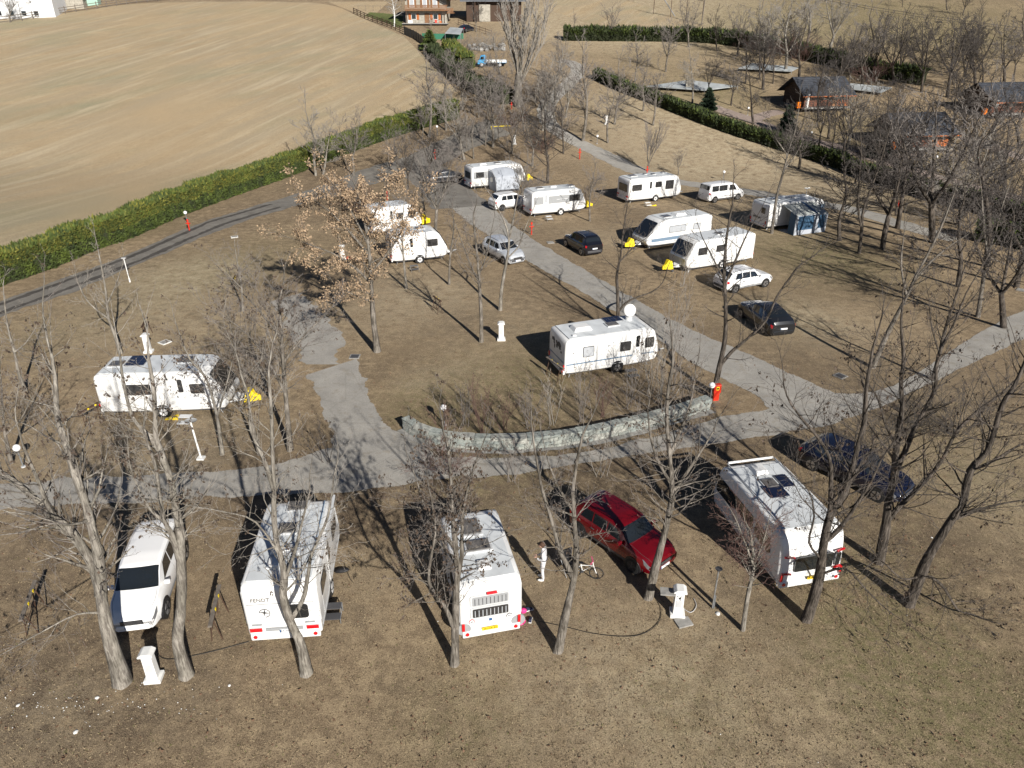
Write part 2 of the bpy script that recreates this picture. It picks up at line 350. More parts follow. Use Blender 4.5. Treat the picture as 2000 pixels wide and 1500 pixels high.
def asphalt(name, a, b2, lines=False):
    m, t, b = newmat(name); N = t.nodes.new; L = t.links.new
    b.inputs['Roughness'].default_value = .9; b.inputs['Specular IOR Level'].default_value = .25
    g = N('ShaderNodeNewGeometry')
    def nr(scale, p0, p1, ca_, cb, det=6):
        n = N('ShaderNodeTexNoise'); n.inputs['Scale'].default_value = scale; n.inputs['Detail'].default_value = det; n.inputs['Roughness'].default_value = .65
        L(g.outputs['Position'], n.inputs['Vector']); r = N('ShaderNodeValToRGB'); r.color_ramp.elements[0].position = p0; r.color_ramp.elements[1].position = p1
        r.color_ramp.elements[0].color = (*ca_, 1); r.color_ramp.elements[1].color = (*cb, 1); L(n.outputs[0], r.inputs[0]); return r.outputs[0], n.outputs[0]
    c1, _ = nr(.7, .35, .7, a, b2); c2, n2 = nr(30, .3, .7, (.72,) * 3, (1.15,) * 3, 3); c3, _ = nr(1.8, .54, .66, (1, 1, 1), (.84, .8, .74))
    x = N('ShaderNodeMix'); x.data_type = 'RGBA'; x.blend_type = 'MULTIPLY'; x.inputs[0].default_value = 1; L(c1, x.inputs[6]); L(c2, x.inputs[7])
    y = N('ShaderNodeMix'); y.data_type = 'RGBA'; y.blend_type = 'MULTIPLY'; y.inputs[0].default_value = .8; L(x.outputs[2], y.inputs[6]); L(c3, y.inputs[7])
    out = y.outputs[2]
    # thin dark cracks
    v = N('ShaderNodeTexVoronoi'); v.feature = 'DISTANCE_TO_EDGE'; v.inputs['Scale'].default_value = .32
    L(g.outputs['Position'], v.inputs['Vector']); r = N('ShaderNodeValToRGB'); r.color_ramp.elements[0].position = .0; r.color_ramp.elements[1].position = .012
    r.color_ramp.elements[0].color = (.62, .6, .56, 1); r.color_ramp.elements[1].color = (1, 1, 1, 1); L(v.outputs[0], r.inputs[0])
    z = N('ShaderNodeMix'); z.data_type = 'RGBA'; z.blend_type = 'MULTIPLY'; z.inputs[0].default_value = .3; L(out, z.inputs[6]); L(r.outputs[0], z.inputs[7])
    L(z.outputs[2], b.inputs['Base Color'])
    ea = N('ShaderNodeAttribute'); ea.attribute_name = 'edge'
    en = N('ShaderNodeTexNoise'); en.inputs['Scale'].default_value = 3.2; en.inputs['Detail'].default_value = 8; en.inputs['Roughness'].default_value = .75; L(g.outputs['Position'], en.inputs['Vector'])
    ad = N('ShaderNodeMath'); ad.operation = 'ADD'; L(ea.outputs['Fac'], ad.inputs[0]); L(en.outputs[0], ad.inputs[1])
    gt = N('ShaderNodeMath'); gt.operation = 'GREATER_THAN'; gt.inputs[1].default_value = .82; L(ad.outputs[0], gt.inputs[0]); L(gt.outputs[0], b.inputs['Alpha'])
    bp = N('ShaderNodeBump'); bp.inputs['Strength'].default_value = .6; bp.inputs['Distance'].default_value = .02; L(n2, bp.inputs['Height']); L(bp.outputs[0], b.inputs['Normal'])
    return m
M['road'] = asphalt('worn_grey_asphalt', (.30, .285, .26), (.39, .37, .335))
M['road_old'] = asphalt('old_brown_asphalt', (.16, .148, .132), (.245, .23, .205))
M['wheeltrack'] = asphalt('damp_gravel_rut', (.06, .055, .05), (.11, .1, .092))

def resample(pts, n):
    pts = [Vector((p[0], p[1])) for p in pts]; L_ = [0]
    for a, b in zip(pts[:-1], pts[1:]): L_.append(L_[-1] + (b - a).length)
    out = []
    for k in range(n):
        s_ = L_[-1] * k / (n - 1); i = 0
        while i < len(pts) - 2 and L_[i + 1] < s_: i += 1
        t = (s_ - L_[i]) / max(L_[i + 1] - L_[i], 1e-6); out.append(pts[i].lerp(pts[i + 1], min(t, 1)))
    return out
def smoothline(pts, it=2):
    for _ in range(it):
        q = [pts[0]]
        for a, b in zip(pts[:-1], pts[1:]):
            q += [(a[0] * .75 + b[0] * .25, a[1] * .75 + b[1] * .25), (a[0] * .25 + b[0] * .75, a[1] * .25 + b[1] * .75)]
        pts = q + [pts[-1]]
    return pts
def ribbon(name, left, right, m, h, rag=.12, cross=4, step=.5, kind='structure', seed=0):
    rr = random.Random(seed + len(name))
    left = smoothline(left); right = smoothline(right)
    ln = sum(math.dist(a, b) for a, b in zip(left[:-1], left[1:])); n = max(int(ln / step), 4)
    A = resample(left, n); B = resample(right, n); mb = MB(); na = nb = 0
    pos = (0, .5, None, -.5, 0)
    cu = []
    for i in range(n):
        na = na * .6 + rr.gauss(0, rag) * .8; nb = nb * .6 + rr.gauss(0, rag) * .8
        d = (B[i] - A[i]); d = d.normalized() if d.length > 1e-4 else Vector((1, 0))
        a = A[i] + d * na; b = B[i] + d * nb
        wd_ = max((b - a).length, .05); e_ = min(.5 / wd_, .3); ks = [0, e_] + [e_ + (1 - 2 * e_) * k / cross for k in range(1, cross)] + [1 - e_, 1]
        for k, u in enumerate(ks):
            p = a.lerp(b, u); mb.v.append((p.x, p.y, tz(p.y) + h)); cu.append(0 if k in (0, len(ks) - 1) else 1)
    cross += 2; q = cross + 1
    mb.f = [(i * q + k, i * q + k + 1, (i + 1) * q + k + 1, (i + 1) * q + k) for i in range(n - 1) for k in range(cross)]
    o = obj(name, mb, m); at_ = o.data.attributes.new('edge', 'FLOAT', 'POINT'); at_.data.foreach_set('value', np.array(cu, np.float32))
    return tag(o, kind=kind)
def offset(pts, d):
    out = []
    for i, p in enumerate(pts):
        a = pts[max(i - 1, 0)]; b = pts[min(i + 1, len(pts) - 1)]; tx, ty = b[0] - a[0], b[1] - a[1]; l = math.hypot(tx, ty)
        out.append((p[0] - ty / l * d, p[1] + tx / l * d))
    return out
def strip(name, line, width, m, h, **k):
    line = smoothline(line, 2); return ribbon(name, offset(line, width / 2), offset(line, -width / 2), m, h, **k)

# the dry meadow behind the long hedge
ribbon('field', XY([(-300, 560), (0, 497), (150, 455), (300, 412), (450, 368), (600, 300), (720, 262), (840, 218), (905, 190)]) ,
       XY([(-400, 60), (0, 42), (150, 22), (260, 6), (420, 3), (560, 3), (650, 8), (700, 32), (790, 72)]), 'field', .012, rag=.2, cross=40, step=1.0)
o_ = ribbon('field', XY([(640, 3), (700, 3), (760, 3)]), XY([(660, 12), (694, 25), (720, 40)]), 'field', .016, rag=.1, cross=10, step=1)
ribbon('field', XY([(1080, 22), (1160, 50), (1250, 58), (1330, 62), (1400, 64)]), XY([(1080, -4), (1150, -4), (1215, -4), (1290, 22), (1395, 60)]), 'field', .014, cross=14, step=1)
ribbon('lawn', XY([(712, 31), (745, 42), (785, 55)]), XY([(722, 24), (750, 26), (788, 30)]), 'lawn', .02, cross=6, step=1)
# roads
ribbon('road', XY([(-60, 1012), (0, 1001), (150, 990), (400, 978), (600, 968), (700, 962), (800, 952), (930, 935), (1100, 915), (1250, 893), (1400, 872), (1520, 855), (1640, 830), (1750, 785), (1830, 745), (1900, 712), (2000, 662), (2080, 620)]),
       XY([(-60, 950), (0, 942), (150, 930), (400, 915), (560, 905), (640, 870), (760, 850), (830, 880), (950, 893), (1100, 888), (1250, 862), (1380, 820), (1490, 798), (1600, 765), (1700, 768), (1780, 735), (1860, 680), (1930, 638), (2000, 605), (2080, 570)]), 'road', .012, cross=5)
ribbon('road', XY([(840, 372), (900, 425), (960, 468), (1040, 520), (1140, 575), (1250, 645), (1330, 700), (1400, 740), (1460, 765), (1500, 800)]),
       XY([(890, 345), (950, 395), (1015, 450), (1100, 503), (1200, 558), (1290, 610), (1400, 662), (1480, 695), (1560, 735), (1640, 770)]), 'road', .016, rag=.1)
ribbon('road', XY([(592, 735), (615, 775), (640, 840), (645, 890), (610, 940)]), XY([(700, 700), (724, 765), (760, 825), (815, 864), (870, 895)]), 'road', .02, rag=.14, step=.35)
ribbon('asphalt_patch', XY([(525, 590), (550, 630), (572, 680), (588, 712)]), XY([(590, 572), (638, 612), (676, 662), (665, 712)]), 'road', .014, rag=.2, step=.3)
ribbon('gravel_road', XY([(-60, 645), (0, 620), (130, 577), (300, 507), (450, 442), (560, 408), (680, 375), (780, 345), (850, 330), (920, 290), (1000, 262)]),
       XY([(-60, 606), (0, 588), (100, 551), (250, 497), (400, 430), (520, 396), (600, 372), (700, 330), (790, 308), (880, 262), (950, 232)]), 'road_old', .014, rag=.15)
for off in (0.3, .76):
    a_ = XY([(-60, 645), (0, 620), (130, 577), (300, 507), (450, 442), (560, 408)]); b_ = XY([(-60, 606), (0, 588), (100, 551), (250, 497), (400, 430), (520, 396)])
    A_ = resample(a_, 40); B_ = resample(b_, 40); mid = [tuple(x.lerp(y, off)) for x, y in zip(A_, B_)]
    strip('wheel_rut', mid, .62, 'wheeltrack', .02, rag=.07, cross=2, step=.3, seed=int(off * 10))
strip('gravel_road', XY([(820, 330), (860, 355), (905, 405)]), 6.5, 'road_old', .018, rag=.2)
strip('path', XY([(1092, 118), (1120, 122), (1132, 140), (1110, 165), (1080, 190), (1063, 215), (1075, 250), (1120, 275), (1180, 302), (1245, 335), (1340, 360), (1450, 372), (1560, 392), (1640, 404), (1720, 425), (1800, 450), (1870, 468)]), 3.0, 'road', .012, rag=.12)
strip('path', XY([(1390, 208), (1430, 222), (1490, 243), (1560, 268), (1640, 288), (1720, 313), (1800, 335), (1900, 365), (2010, 392)]), 2.6, 'path', .012)
strip('path', XY([(1468, 236), (1490, 224), (1530, 218)]), 2.4, 'path', .016)
strip('path', XY([(1880, 268), (1940, 290), (2010, 312)]), 2.4, 'path', .012)
strip('path', XY([(1745, 318), (1760, 306), (1790, 300)]), 2.0, 'path', .016)
# ================================================================ caravans
def chaikin(p, it=2):
    for _ in range(it):
        q = []
        for i in range(len(p)):
            a, b = p[i], p[(i + 1) % len(p)]
            q += [(a[0] * .75 + b[0] * .25, a[1] * .75 + b[1] * .25), (a[0] * .25 + b[0] * .75, a[1] * .25 + b[1] * .75)]
        p = q
    return p
def inset(p, d):
    n = len(p); out = []
    cx = sum(a for a, b in p) / n; cz = sum(b for a, b in p) / n
    for i in range(n):
        a, b = p[i - 1], p[(i + 1) % n]; tx, tz_ = b[0] - a[0], b[1] - a[1]; l = math.hypot(tx, tz_) or 1
        nx_, nz_ = -tz_ / l, tx / l
        if (cx - p[i][0]) * nx_ + (cz - p[i][1]) * nz_ < 0: nx_, nz_ = -nx_, -nz_
        out.append((p[i][0] + nx_ * d, p[i][1] + nz_ * d))
    return out
def hull_body(prof, W, r, steps=3):
    n = len(prof); mb = MB(); sl_ = []
    for k in range(steps + 1):
        a = pi / 2 * k / steps; sl_.append((W / 2 - r * (1 - sin(a)), r * (1 - cos(a)) if False else r * (1 - sin(a)) * 0 + r * (1 - cos(pi / 2 - a)) * 0, a))
    rows = []
    for k in range(steps + 1):
        a = pi / 2 * k / steps                       # 0 = side face, 90 = full profile
        rows.append((-(W / 2 - r * (1 - cos(a))), r * (1 - sin(a))))
    rows = rows + [(-y, d) for y, d in rows[::-1]]
    for y, d in rows:
        for x, z in (inset(prof, d) if d > 1e-5 else prof): mb.v.append((x, y, z))
    m = len(rows)
    mb.f = [(j * n + i, j * n + (i + 1) % n, (j + 1) * n + (i + 1) % n, (j + 1) * n + i) for j in range(m - 1) for i in range(n)]
    mb.f += [tuple(range(n)), tuple(range((m - 1) * n, m * n))]
    return mb
def wheel(parent, x, y, r=.32, w_=.2, rim='rim', side=-1):
    wl = obj('wheel', MB().tube([(0, -w_ / 2, 0), (0, w_ / 2, 0)], r, 24), 'rubber', parent, 40, loc=(x, y, r), bevel=.02)
    rm = MB(); yo = side * w_ / 2
    rm.tube([(0, yo - side * .02, 0), (0, yo + side * .012, 0)], r * .66, 20)
    obj('rim', rm, rim, wl, 40)
    h = MB(); h.tube([(0, yo, 0), (0, yo + side * .03, 0)], r * .16, 10)
    for k in range(5):
        a = 2 * pi * k / 5 + .3; h.box((cos(a) * r * .42, yo + side * .014, sin(a) * r * .42), (r * .56, .014, r * .13), ry=-a)
    obj('wheel_hub', h, 'dgrey' if rim != 'rim' else 'black', wl)
    return wl
def side_panel(parent, side, W, x0, x1, z0, z1, name='window', m='acryl', frame='frame', r=.07, proud=.012):
    y = side * W / 2; mb = MB(); N = (0, side, 0)
    mb.prism(rrect(x0, x1, z0, z1, r), (0, y, 0), (1, 0, 0), (0, 0, 1), N, -.02, proud)
    f = obj(name, mb, frame, parent)
    g = MB(); e = .035; g.prism(rrect(x0 + e, x1 - e, z0 + e, z1 - e, r * .7), (0, y, 0), (1, 0, 0), (0, 0, 1), N, -.01, proud + .012)
    obj('pane', g, m, f)
    return f
def end_panel(parent, P0, P1, yw, inset_=.1, name='window', m='glass', frame='frame', y0=0, off=.0, r=.12):
    """panel lying on the slanted end face through profile points P0 (low) and P1 (high)"""
    U = Vector((0, 1, 0)); V = Vector((P1[0] - P0[0], 0, P1[1] - P0[1])); ln = V.length; V.normalize()
    N = Vector((V.z, 0, -V.x)); N = N if N.x * (1 if P0[0] > 0 else -1) > 0 else -N
    O = Vector((P0[0], y0, P0[1]))
    mb = MB(); mb.prism(rrect(-yw / 2, yw / 2, ln * inset_, ln * (1 - inset_), r), O, U, V, N, -.04 + off, .014 + off); f = obj(name, mb, frame, parent)
    e = .04
    g = MB(); g.prism(rrect(-yw / 2 + e, yw / 2 - e, ln * inset_ + e, ln * (1 - inset_) - e, r * .7), O, U, V, N, -.03 + off, .026 + off); obj('pane', g, m, f)
    return f
def roof_hatch(parent, x, y, z, dx, dy, m='hatch', h=.07, frame='lgrey'):
    a = MB().box((x, y, z), (dx, dy, h)); f = obj('roof_hatch', a, frame, parent, bevel=.015)
    obj('hatch_lid', MB().box((x, y, z + h / 2 + .015), (dx * .84, dy * .84, .05)), m, f, bevel=.015)
    return f
def roof_box(parent, x, y, z, dx, dy, h, name='roof_unit', m='white', sh=.75):
    mb = MB(); vs_ = [(sx * dx / 2 + x, sy * dy / 2 + y, z) for sx, sy in ((-1, -1), (1, -1), (1, 1), (-1, 1))] + [(sx * dx / 2 * sh + x, sy * dy / 2 * sh + y, z + h) for sx, sy in ((-1, -1), (1, -1), (1, 1), (-1, 1))]
    mb.add(vs_, [(0, 1, 2, 3), (4, 5, 6, 7), (0, 1, 5, 4), (1, 2, 6, 5), (2, 3, 7, 6), (3, 0, 4, 7)])
    return obj(name, mb, m, parent, bevel=.03)
def solar(parent, x, y, z, dx, dy):
    f = obj('solar_panel', MB().box((x, y, z), (dx, dy, .035)), 'rim', parent)
    nx_, ny_ = max(int(dx / .28), 1), max(int(dy / .28), 1)
    for i in range(nx_):
        for j in range(ny_):
            cx = x - dx / 2 + dx * (i + .5) / nx_; cy = y - dy / 2 + dy * (j + .5) / ny_
            obj('solar_cell', MB().box((cx, cy, z + .02), (dx / nx_ - .03, dy / ny_ - .03, .014)), 'solar', f)
    return f
def caravan(label, x, y, h, L, W, Z, wins_r=(), wins_l=(), door=None, fs=.55, fz=1.2, rear='lights', hatches=(), solars=(), boxes=(), rim='wrim', band=None, fwin=True,
            rwin=None, nose='white', jockey='galv', bar=1.0, axle=.0, rail=True, stripes=(), zt_front=None, rs=0, br=.09):
    t = thing('caravan', label, 'caravan', (x, y, tz(y)), R(h), 'caravans pitched on the campsite')
    zb = .36; zf = zt_front or Z
    prof = [(-L / 2 + .12, zb), (-L / 2, zb + .18), (-L / 2 + rs * .12, 1.0), (-L / 2 + rs * .5, Z - .55), (-L / 2 + rs + .03, Z - .16), (-L / 2 + rs + .22, Z), (0, Z + .015), (L / 2 - fs - .38, zf), (L / 2 - fs, zf - .12), (L / 2 - fs * .5 - .02, (zf - .12 + fz) / 2 + .03),
            (L / 2 - .03, fz), (L / 2, fz - .25), (L / 2 - .06, .62), (L / 2 - .35, zb)]
    pr = chaikin(prof, 2)
    obj('body', hull_body(pr, W, br, 3 if br < .1 else 5), 'white', t, 32)
    # roof sheet
    mb = MB(); ry = W / 2 - .16; rx0, rx1 = -L / 2 + rs + .3, L / 2 - fs - .45
    mb.box(((rx0 + rx1) / 2, 0, Z + .006), (rx1 - rx0, ry * 2, .02)); obj('roof_sheet', mb, 'roofwhite', t)
    for s_ in (-1, 1):
        if rail:
            obj('awning_rail', MB().tube([(-L / 2 + .1, s_ * (W / 2 + .004), zb + .6), (-L / 2 + .1 + rs * .6, s_ * (W / 2 + .006), Z - .3), (-L / 2 + .3 + rs, s_ * (W / 2 - .01), Z - .085), (L / 2 - fs - .4, s_ * (W / 2 - .01), Z - .085), (L / 2 - fs * .8 - .1, s_ * (W / 2 + .006), Z - .5), (L / 2 - .22, s_ * (W / 2 + .004), fz - .2)], .014, 5), 'lgrey', t)
        obj('floor_trim', MB().box((0, s_ * (W / 2 + .003), zb + .24), (L - .5, .014, .035)), 'lgrey', t)
        for k in range(int((L - fs - 1.2) / 1.25)): obj('panel_seam', MB().box((-L / 2 + .75 + 1.25 * k, s_ * (W / 2 + .001), (zb + Z) / 2), (.012, .006, Z - zb - .5)), 'lgrey', t)
        # wheel arch and wheel
        wy = s_ * (W / 2 - .1)
        arch = MB(); arch.tube([(axle, s_ * (W / 2 - .2), .34), (axle, s_ * (W / 2 + .006), .34)], .4, 20); obj('wheel_arch', arch, 'black', t)
        wheel(t, axle, wy + s_ * .035, .31, .18, rim, s_)
        obj('support_leg', MB().tube([(L / 2 - .7, s_ * (W / 2 - .35), zb + .05), (L / 2 - .5, s_ * (W / 2 - .3), .02)], .022, 6), 'galv', t)
        obj('support_leg', MB().tube([(-L / 2 + .6, s_ * (W / 2 - .35), zb + .05), (-L / 2 + .4, s_ * (W / 2 - .3), .02)], .022, 6), 'galv', t)
        for (a, b, c_, d_, m) in stripes:
            obj('stripe', MB().box(((a + b) / 2, s_ * (W / 2 + .001), (c_ + d_) / 2), (b - a, .01, d_ - c_)), m, t)
    obj('chassis', MB().box((0, 0, .3), (L - .7, W - .5, .13)), 'dgrey', t)
    for side, ws in ((-1, wins_r), (1, wins_l)):
        for q in ws:
            a, b, z0, z1 = q[:4]; side_panel(t, side, W, a, b, z0, z1, m=q[4] if len(q) > 4 else 'acryl', frame=q[5] if len(q) > 5 else 'frame')
    if door is not None:
        dx, dside, dw = door[0], door[1], door[2] if len(door) > 2 else .62
        zt_ = min(Z - .22, 2.3)
        g = MB(); g.prism(rrect(dx - .015, dx + dw + .015, zb + .13, zt_ + .015, .1), (0, dside * W / 2, 0), (1, 0, 0), (0, 0, 1), (0, dside, 0), -.02, .006); dd = obj('door', g, 'lgrey', t)
        g = MB(); g.prism(rrect(dx, dx + dw, zb + .145, zt_, .09), (0, dside * W / 2, 0), (1, 0, 0), (0, 0, 1), (0, dside, 0), -.02, .014); obj('door_leaf', g, 'white', dd)
        g = MB(); g.prism(rrect(dx + dw * .3, dx + dw * .72, 1.45, zt_ - .12, .06), (0, dside * W / 2, 0), (1, 0, 0), (0, 0, 1), (0, dside, 0), -.02, .026); obj('door_window', g, door[3] if len(door) > 3 else 'glass', dd)
        obj('handle', MB().box((dx + .07, dside * (W / 2 + .025), 1.2), (.05, .03, .12)), 'dgrey', dd)
    if fwin:
        P0 = (L / 2 - .03, fz + .06); P1 = (L / 2 - fs, zf - .12)
        end_panel(t, P0, P1, W * .8 if fwin is True else fwin, .08, off=.045)
    if nose != 'white':
        mbn = MB(); mbn.prism(rrect(-W * .46, W * .46, .62, fz - .02, .1), (L / 2 - .05, 0, 0), (0, 1, 0), (0, 0, 1), (1, 0, 0), 0, .075); obj('nose_panel', mbn, nose, t)
    for (a, b, dx, dy, *rest) in hatches: roof_hatch(t, a, b, Z + .045, dx, dy, *(rest or ()))
    for (a, b, dx, dy) in solars: solar(t, a, b, Z + .05, dx, dy)
    for (a, b, dx, dy, hh) in boxes: roof_box(t, a, b, Z + .01, dx, dy, hh)
    # drawbar
    if bar:
        d_ = MB()
        for s_ in (-1, 1): d_.tube([(L / 2 - .5, s_ * .55, .42), (L / 2 + bar * .85, s_ * .06, .42)], .045, 6)
        d_.tube([(L / 2 + bar * .7, 0, .44), (L / 2 + bar * 1.08, 0, .46)], .05, 8); db = obj('drawbar', d_, 'galv', t)
        obj('jockey_wheel', MB().tube([(L / 2 + bar * .55, .2, .8), (L / 2 + bar * .55, .2, .14)], .03, 8).tube([(L / 2 + bar * .55, .16, .11), (L / 2 + bar * .55, .24, .11)], .11, 12), 'dgrey', db)
        obj('drawbar_cover', MB().prism([(-.02, .36), (.1, .62), (.42, .5), (.42, .4)], (L / 2 - .08, 0, 0), (1, 0, 0), (0, 0, 1), (0, 1, 0), -.32, .32), 'white', t)
    xr = -L / 2
    if rear:
        bb = MB().box((xr + .0, 0, zb + .1), (.12, W - .12, .26)); obj('bumper', bb, 'white', t, bevel=.04)
        for s_ in (-1, 1):
            if rear == 'lights':
                l_ = obj('tail_light', MB().box((xr - .045, s_ * (W / 2 - .28), .78), (.05, .4, .13)), 'red', t, bevel=.012)
            else:
                l_ = obj('tail_light', MB().box((xr - .03, s_ * (W / 2 - .1), .8), (.07, .1, .3)), 'red', t, bevel=.012)
            obj('reflector', MB().tube([(xr - .03, s_ * (W / 2 - .22), .5), (xr - .085, s_ * (W / 2 - .22), .5)], .07, 14), 'red', t)
    if rwin:
        for (y0, yw, z0, z1, *mm) in rwin:
            end_panel(t, (xr + .0, z0), (xr + .0 , z1), yw, 0.0, y0=y0, off=.01, r=.08, m=(mm or ['acryl'])[0])
    return t
WR = (-1, 1)
# 1 long caravan on the left
cB = caravan('long white caravan on the far left with a blue solar panel on its roof', -18.05, 34.28, 3.5, 6.5, 2.3, 2.55,
             wins_r=[(-1.85, -.5, 1.35, 1.95), (1.45, 2.15, 1.35, 1.9)], door=(.7, -1, .58, 'acryl'), fs=.85, fz=1.05, hatches=[(-2.4, 0, .8, .7), (1.0, .3, .9, .8)],
             solars=[(-1.5, .35, 1.0, 1.2)], rim='wrim', axle=-.15, stripes=[(-2.9, 2.3, 1.12, 1.15, 'lgrey')], bar=.9)
solid = lambda o: o
# 2 caravan front left
cC = caravan('white front-row caravan with star emblem and red tail lights, nearest the people carrier', -7.79, 20.44, 95.3, 5.2, 2.4, 2.6,
             wins_r=[(-1.9, -.9, 1.4, 2.0), (.9, 1.9, 1.4, 2.0)], door=(-.35, -1, .6), fs=.5, hatches=[(-1.55, .25, .5, .5, 'white'), (.25, .15, .6, .75, 'hatch'), (2.0 - .45, .0, .6, .8, 'hatch'), (-.9, -.2, .5, .55, 'blind')],
             boxes=[(-.95, .15, .28, .75, .14)], rwin=None, axle=-.3)
# 3 centre front
cD = caravan('older white front-row caravan with two stacked grey rear windows and yellow plate', -1.22, 20.25, 103.5, 4.5, 2.1, 2.5,
             wins_r=[(-1.4, -.5, 1.3, 1.9)], wins_l=[(-1.5, -.4, 1.3, 1.9), (.4, 1.3, 1.3, 1.9)], door=(.0, -1, .55), fs=.45, hatches=[(-.4, .05, .62, .95, 'hatch', .09, 'lgrey'), (.65, .1, .95, .7, 'hatch'), ],
             boxes=[(-1.35, .05, .5, .5, .1)], rear='round', axle=-.1)
# 4 front right
cE = caravan('large white caravan with black side window band beside the dark blue estate car', 10.29, 23.04, 102.4, 5.3, 2.56, 2.5,
             wins_l=[], wins_r=[(-1.0, .4, 1.3, 1.95)], fs=.35, fz=1.3, hatches=[(.55, .12, .62, .62, 'hatch'), ], solars=[(.6, -.55, .8, .5)], boxes=[(1.55, .05, .72, .62, .16)], rear='round', rs=.3, rail=False, axle=-.2, br=.16)
# 5 centre with dish
cA = caravan('white caravan in the middle clearing with raised satellite dish and world map decal', 5.42, 39.38, 19.5, 6.0, 2.35, 2.5,
             wins_r=[(-1.9, -1.2, 1.3, 1.95, 'blind'), (.45, 1.15, 1.3, 1.9), (2.05, 2.65, 1.3, 1.95)], door=(1.3, -1, .55), fs=.35, fz=1.35, hatches=[(.45, .0, .8, .55, 'hatch')],
             solars=[(.8, .7, 1.1, .75)], boxes=[(-1.5, .1, 1.15, .8, .22), (-2.3, -.75, .25, .2, .1)], rim='rim', axle=.35, stripes=[(-2.9, 2.7, .92, 1.0, 'bluegrey')], rear='side')
cF = caravan('white caravan parked left of the white minibus, with dark rear window and four side openings', 15.05, 81.09, 23.5, 6.7, 2.4, 2.6,
             wins_r=[(-2.95, -1.75, 1.35, 2.0), (-.05, .75, 1.5, 2.1), (1.25, 2.3, 1.2, 2.15)], door=(-.95, -1, .6), fs=.5, fz=1.3, hatches=[(-2.1, .3, .9, .8), (-.4, .5, .4, .4), (.4, .1, .5, .5), (1.9, .4, .5, .5)], axle=.1,
             rwin=[(0, 1.7, 1.2, 2.0, 'glass')], rim='wrim')
cH = caravan('white caravan behind the others with a grey inflatable porch awning on its side', -1.99, 87.74, 25.2, 6.9, 2.3, 2.55,
             wins_r=[(-2.9, -1.9, 1.35, 1.95)], fs=.6, hatches=[(.3, 0, .8, .7)], boxes=[(-1.6, 0, .9, .6, .16)], axle=0, rwin=[(0, 1.6, 1.2, 1.95, 'glass')], stripes=[(-3.2, 3.0, 1.25, 2.02, 'grey')])
cI = caravan('white caravan with wide grey window band next to the white hatchback', 4.35, 75.16, 21.7, 6.0, 2.3, 2.55,
             wins_r=[(1.1, 2.3, 1.35, 1.95)], door=(-1.75, -1, .55, 'blind'), fs=.6, fz=1.2, hatches=[(-1.6, .2, .8, .6), (1.8, .1, .7, .7)], boxes=[(-.1, .3, .7, .5, .14)], stripes=[(-2.8, 2.7, 1.28, 2.02, 'grey')], axle=.2)
cJ = caravan('white caravan with long sloping clear nose, second of the two that point left', 14.31, 64.43, 205.5, 7.0, 2.3, 2.5,
             wins_l=[(-.6, 1.2, 1.35, 1.95, 'blind'), (-2.2, -1.4, 1.35, 1.9, 'blind')], fs=1.35, fz=1.0, hatches=[(.9, .1, .9, .8)], boxes=[(-.6, 0, 1.2, .8, .2)], axle=-.3, stripes=[(-3.2, 3.0, .72, 1.0, 'bluegrey')])
cK = caravan('white caravan with dark wrap-round front window, nearest of the two that point left', 16.41, 58.31, 205.9, 6.9, 2.3, 2.55,
             wins_l=[(1.5, 2.4, 1.4, 2.0), (-.2, .6, 1.45, 2.0)], fs=.75, fz=1.2, hatches=[(-.4, .1, .8, .6)], nose='silver', axle=-.2, stripes=[(-3.2, 2.8, .75, .82, 'lgrey')])
cL = caravan('white caravan with a blue and grey tent awning on its side, right of the minibus', 26.72, 70.53, 21.4, 6.9, 2.4, 2.55,
             wins_r=[(2.2, 2.75, 1.25, 1.95)], fs=.5, fz=1.3, hatches=[(-1.8, .2, .9, .7), (.2, .2, .8, .7)], boxes=[(2.1, .3, .5, .4, .1)], axle=.1, rwin=[(-.55, .55, 1.55, 2.1, 'glass')], stripes=[(1.2, 3.2, 1.2, 2.0, 'bluegrey')], rear='side')
cM = caravan('white caravan half hidden behind the tan-leaved oak, farther one of the pair', -11.24, 68.5, 30.1, 4.9, 2.3, 2.55,
             wins_r=[(-.1, .6, 1.35, 1.9), (1.1, 1.9, 1.35, 1.95)], door=(-.85, -1, .55), fs=.75, fz=1.1, axle=0, bar=.8)
cN = caravan('small white caravan behind the tan-leaved oak, nearer one of the pair', -7.95, 59.71, 20.7, 4.8, 2.3, 2.55,
             wins_r=[(.6, 1.5, 1.35, 1.95)], door=(-1.0, -1, .55), fs=.8, fz=1.0, axle=-.1, hatches=[(.3, .1, .8, .7)], stripes=[(-2.2, 2.0, .98, 1.02, 'grey')], bar=.9)
# lettering, plates and special fittings -------------------------------------------------
def rear_text(par, s_, size, m, y, z, xoff=-.02, L=5, name='lettering', sc_=(1, 1, 1)):
    o = text(s_, size, m, par, (-L / 2 + xoff, y, z), (pi / 2, 0, -pi / 2), name); o.scale = sc_; return o
def plate(par, L, y, z, s_, m='plate', w_=.52, eu=True, xo=-.06):
    p = obj('number_plate', MB().box((-L / 2 + xo, y, z), (.02, w_, .12)), m, par)
    if eu: obj('plate_band', MB().box((-L / 2 + xo - .004, y + w_ / 2 - .025, z), (.018, .05, .118)), 'blueband', p)
    if s_: rear_text(p, s_, .11, 'black', y, z, xo - .012, L)
    return p
